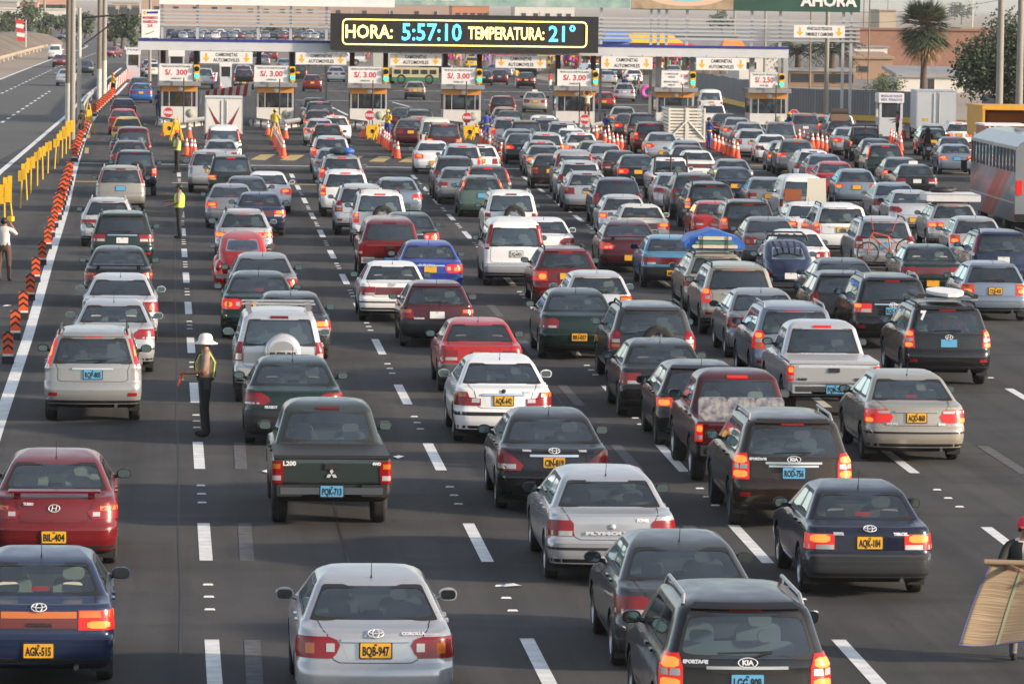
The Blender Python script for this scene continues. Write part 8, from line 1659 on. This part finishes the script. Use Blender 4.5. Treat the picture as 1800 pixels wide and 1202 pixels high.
# silver suv crossbars
p, a = roofpt((491, 537), 'boxz'); t = thing('roof_bars', 'two silver cross bars on the roof of the silver suv with the spare wheel cover', 'roof rack', tuple(p), a)
for k, yy in enumerate((-.55, .35)): ob('bar', MB().rbox((0, yy, .13), (1.42, .06, .035), .015).mesh('bar'), t, [STEEL]); [ob('foot', MB().box((s*.58, yy, .06), (.10, .09, .14)).mesh('foot'), t, [GREY]) for s in (-1, 1)]
# blue wrapped load
p, a = roofpt((1262, 440), 'wag'); t = thing('roof_load', 'blue plastic wrapped mattresses tied on the roof of the gold wagon', 'load', tuple(p), a); BP = mat('blue_tarp', (.03, .13, .48), .45, bump=(5, .6)); FOAM = mat('foam_cream', (.60, .52, .38), .8)
tp_ = MB(); n = 22; pr = [(-.74, .10), (-.78, .28), (-.62, .44), (-.3, .52), (-.08, .60), (.1, .58), (.35, .48), (.62, .40), (.78, .22), (.74, .10)]
tp_.prism(pr, -.50, .9, 0); ob('tarp', tp_.mesh('tarp'), t, [BP])
for z, wd in ((.17, 1.16), (.27, 1.0), (.38, .86)): ob('foam_sheet', MB().rbox((0, -.52, z), (wd, .12, .085), .04).mesh('foam'), t, [FOAM if z != .27 else mat('foam_green', (.08, .2, .16), .8)])
for s in (-1, 1): ob('rope', MB().cyl((s*.32, -.6, .08), (s*.32, -.6, .46), .012, n=5).mesh('rope'), t, [SBLK]); ob('rack_bar', MB().box((0, s*.45, .07), (1.45, .05, .04)).mesh('bar'), t, [GREY])
# mattress with a black bag
p, a = roofpt((1678, 353), 'wagl'); t = thing('mattress', 'thick white mattress lying on the roof of the silver wagon at right', 'mattress', tuple(p), a); ob('pad', MB().rbox((.02, .1, .16), (1.75, 2.1, .24), .05).mesh('pad'), t, [mat('mattress_white', (.62, .62, .62), .85, bump=(7, .5))]); ob('piping', MB().box((.02, -.955, .27), (1.72, .012, .02)).box((.02, -.955, .05), (1.72, .012, .02)).mesh('piping'), t, [mat('piping', (.3, .3, .32), .8)])
q = t.matrix_basis @ Vector((-.2, .5, .28)); thing('bag', 'dark bag lying on top of the white mattress', 'bag', tuple(q), a, None, MB().sphere((0, 0, .08), (.42, .28, .12), 0, 12, 6).sphere((.3, .1, .10), (.2, .2, .10), 0, 10, 5).mesh('bag'), [BLACK])
# surf board on the black suv
p, a = roofpt((1668, 525), 'suvter'); t = thing('roof_board', 'white board strapped in a dark cradle on the black suv roof', 'board', tuple(p), a); bdm = MB(); pts = [(.30*math.sin(math.pi*min(1, max(.03, k/14)))**.6, -1.05+2.3*k/14) for k in range(15)]
vs = [(-x, y, z) for x, y in pts for z in (.15, .22)]+[(x, y, z) for x, y in pts for z in (.15, .22)]; N_ = 30
fs = [(2*i, 2*i+2, N_+2*i+2, N_+2*i) for i in range(14)]+[(2*i+1, 2*i+3, N_+2*i+3, N_+2*i+1) for i in range(14)]+[(2*i, 2*i+1, 2*i+3, 2*i+2) for i in range(14)]+[(N_+2*i, N_+2*i+1, N_+2*i+3, N_+2*i+2) for i in range(14)]+[(0, 1, N_+1, N_), (28, 29, N_+29, N_+28)]
bo = ob('board', bdm.add([(x*1.25+.12, y, z) for x, y, z in vs], fs).mesh('board'), t, [WHITE]); ob('cradle_arm', MB().rbox((-.52, -.2, .16), (.16, 1.5, .10), .04).mesh('arm'), t, [BLACK]); ob('cradle_arm', MB().rbox((.62, -.2, .16), (.10, 1.5, .10), .04).mesh('arm'), t, [BLACK]); ob('rack_bar', MB().box((0, -.7, .09), (1.4, .06, .05)).mesh('bar'), t, [STEEL]); ob('rack_bar', MB().box((0, .4, .09), (1.4, .06, .05)).mesh('bar'), t, [STEEL])
# beetle rack
p, a = roofpt((1391, 420), 'bug'); t = thing('roof_rack', 'black tubular rack on the dark blue rounded classic car', 'roof rack', tuple(p), a); ob('frame', MB().path([(-.55, -.75, .02), (-.5, -.75, .14), (.5, -.75, .14), (.55, -.75, .02)], .03, 6).path([(-.5, -.75, .14), (-.5, .35, .18), (.5, .35, .18), (.5, -.75, .14)], .025, 6).mesh('frame'), t, [BLACK]); [ob('slat', MB().box((x, -.2, .13), (.05, 1.1, .02)).mesh('slat'), t, [BLACK]) for x in (-.3, -.1, .1, .3)]
# bundles
p, a = roofpt((1478, 212), 'wag'); t = thing('roof_bundle', 'two brown bundles tied on the roof of the dark blue wagon near booth one', 'load', tuple(p), a); ob('lower_bundle', MB().rbox((0, 0, .20), (1.0, 1.2, .36), .1).mesh('b'), t, [mat('bundle_tan', (.20, .13, .075), .8)]); ob('upper_bundle', MB().cyl((-.48, 0, .52), (.48, 0, .52), .17, n=12).mesh('b'), t, [mat('bundle_dark', (.06, .045, .035), .8)])
p, a = roofpt((601, 271), 'suv'); t = thing('roof_bundle', 'dark bundle with blue and green wrap on the roof of a silver suv', 'load', tuple(p), a); ob('wrap', MB().sphere((0, 0, .14), (.5, .6, .16), 0, 12, 6).mesh('b'), t, [mat('bundle_teal', (.03, .06, .07), .7)]); ob('blue_end', MB().sphere((.25, -.3, .15), (.28, .3, .13), 0, 10, 6).mesh('b'), t, [BP])
# taxi signs
for k, tn in (((1612, 288), 'old'), ((941, 161), 'sedtoy'), ((1006, 225), 'sed')):
    p, a = roofpt(k, tn, .4); ob('taxi_sign', MB().box((0, R[k].matrix_basis.inverted()[1][3]*0+TYPES[tn]['yr'][-3][1]+.5, max(q[0] for q in TYPES[tn]['w'])+.06), (.38, .14, .13), taper=(.9, .8)).mesh('sign'), R[k], [WHITE])
# bicycle on the tail of the silver suv
k = (1556, 379); r0 = R[k]; q = r0.matrix_basis @ Vector((0.02, -.28, .92)); t = thing('bicycle', 'orange framed bicycle hung across the tail of a silver suv', 'bicycle', tuple(q), r0.rotation_euler[2]); FO = mat('frame_orange', (.50, .09, .03), .35, 0, .4)
for x, z in ((-.56, -.22), (.56, -.12)):
    w_ = MB(); w_.lathe([(.305+.022*math.cos(a), .022*math.sin(a)) for a in [j*math.pi/3 for j in range(7)]], (x, 0, z), 'Y', 22); [w_.cyl((x, 0, z), (x+.3*math.cos(j*math.pi/5), 0, z+.3*math.sin(j*math.pi/5)), .004, n=3) for j in range(10)]; ob('wheel', w_.mesh('wheel'), t, [RUBBER])
ob('frame', MB().path([(-.50, 0, .22), (-.42, 0, .36), (.02, 0, .26), (.10, 0, -.18), (-.46, 0, .26)], .024, 7).path([(.10, 0, -.18), (.56, 0, -.12), (.02, 0, .26)], .016, 6).path([(-.50, 0, .22), (-.56, 0, -.22)], .02, 6).mesh('frame'), t, [FO]); ob('handlebar', MB().path([(-.70, -.05, .42), (-.42, 0, .42), (-.18, -.04, .44)], .014, 5).mesh('h'), t, [BLACK]); ob('saddle', MB().rbox((.02, 0, .38), (.24, .12, .05), .02).cyl((.02, 0, .24), (.02, 0, .38), .014, n=5).mesh('s'), t, [BLACK]); ob('crank', MB().lathe([(.03, -.02), (.09, -.02), (.09, 0)], (.10, 0, -.18), 'Y', 14).mesh('c'), t, [GREY])
ob('strap', MB().path([(-.4, .0, .36), (-.45, .32, .78)], .014, 4).path([(.1, 0, .3), (.3, .32, .78)], .014, 4).mesh('strap'), t, [mat('strap_red', (.4, .03, .03), .7)])
# cushions in the maroon pickup, roll bar on utility pickups
k = (1318, 645); r0 = R[k]
cu = mat('cushion_print', (.38, .37, .36), .85, noise=(9, .9, (.06, .06, .13)))
for i, x in enumerate((-.47, 0, .47)): q = r0.matrix_basis @ Vector((x, 1.30, .70)); thing('cushion', ['patterned blue and cream cushion at the left of the maroon pickup bed', 'patterned blue and cream cushion in the middle of the maroon pickup bed', 'patterned blue and cream cushion at the right of the maroon pickup bed'][i], 'cushion', tuple(q), r0.rotation_euler[2], 'cushions in the pickup bed', MB().rbox((0, .1, .3), (.47, .18, .66), .06).mesh('cushion'), [cu])
for k in ((1183, 276), (1524, 222)):
    ob('roll_bar', MB().path([(-.66, 1.45, 1.05), (-.62, 1.5, 1.78), (.62, 1.5, 1.78), (.66, 1.45, 1.05)], .04, 7).path([(0, 1.5, 1.05), (0, 1.5, 1.78)], .03, 6).mesh('roll_bar'), R[k], [BLACK])
# open panel van: leaf door and crate
k = (1411, 305); r0 = R[k]; ob('rear_door', MB().box((.46, -.02, 1.12), (.74, .04, 1.25), taper=(.86, 1)).mesh('door'), r0, [pm('cream')]); q = r0.matrix_basis @ Vector((-.36, -.05, .95)); thing('crate', 'orange crate showing at the open back of the white panel van', 'crate', tuple(q), r0.rotation_euler[2], None, MB().box((0, .3, .2), (.6, .6, .4)).mesh('crate'), [mat('crate_orange', (.30, .09, .03), .8)])
# colourful bundle inside the black suv
k = (1668, 525); q = R[k].matrix_basis @ Vector((.05, .75, 1.02)); thing('bundle', 'red and orange patterned bundle behind the glass of the black suv with sticker 7', 'bundle', tuple(q), 0, None, MB().sphere((0, 0, .15), (.42, .22, .24), 0, 14, 8).mesh('b'), [scenic('bundle_print', [(.55, .08, .05), (.5, .2, .05), (.08, .07, .18), (.6, .15, .08)], 5)])
# ------------------------------------------------------------------ thin sea haze over the whole place
hz = ob('haze', MB().box((0, 3400, 9.5), (5600, 7000, 23)).mesh('haze'), None, [None], kind='stuff')
hm = bpy.data.materials.new('haze'); hm.use_nodes = True; hn = hm.node_tree.nodes; hn.remove(hn['Principled BSDF'])
pv = hn.new('ShaderNodeVolumePrincipled'); pv.inputs['Color'].default_value = (.96, .97, 1, 1); pv.inputs['Density'].default_value = .00008; pv.inputs['Anisotropy'].default_value = .2
hm.node_tree.links.new(pv.outputs[0], hn['Material Output'].inputs['Volume']); hz.material_slots[0].material = hm
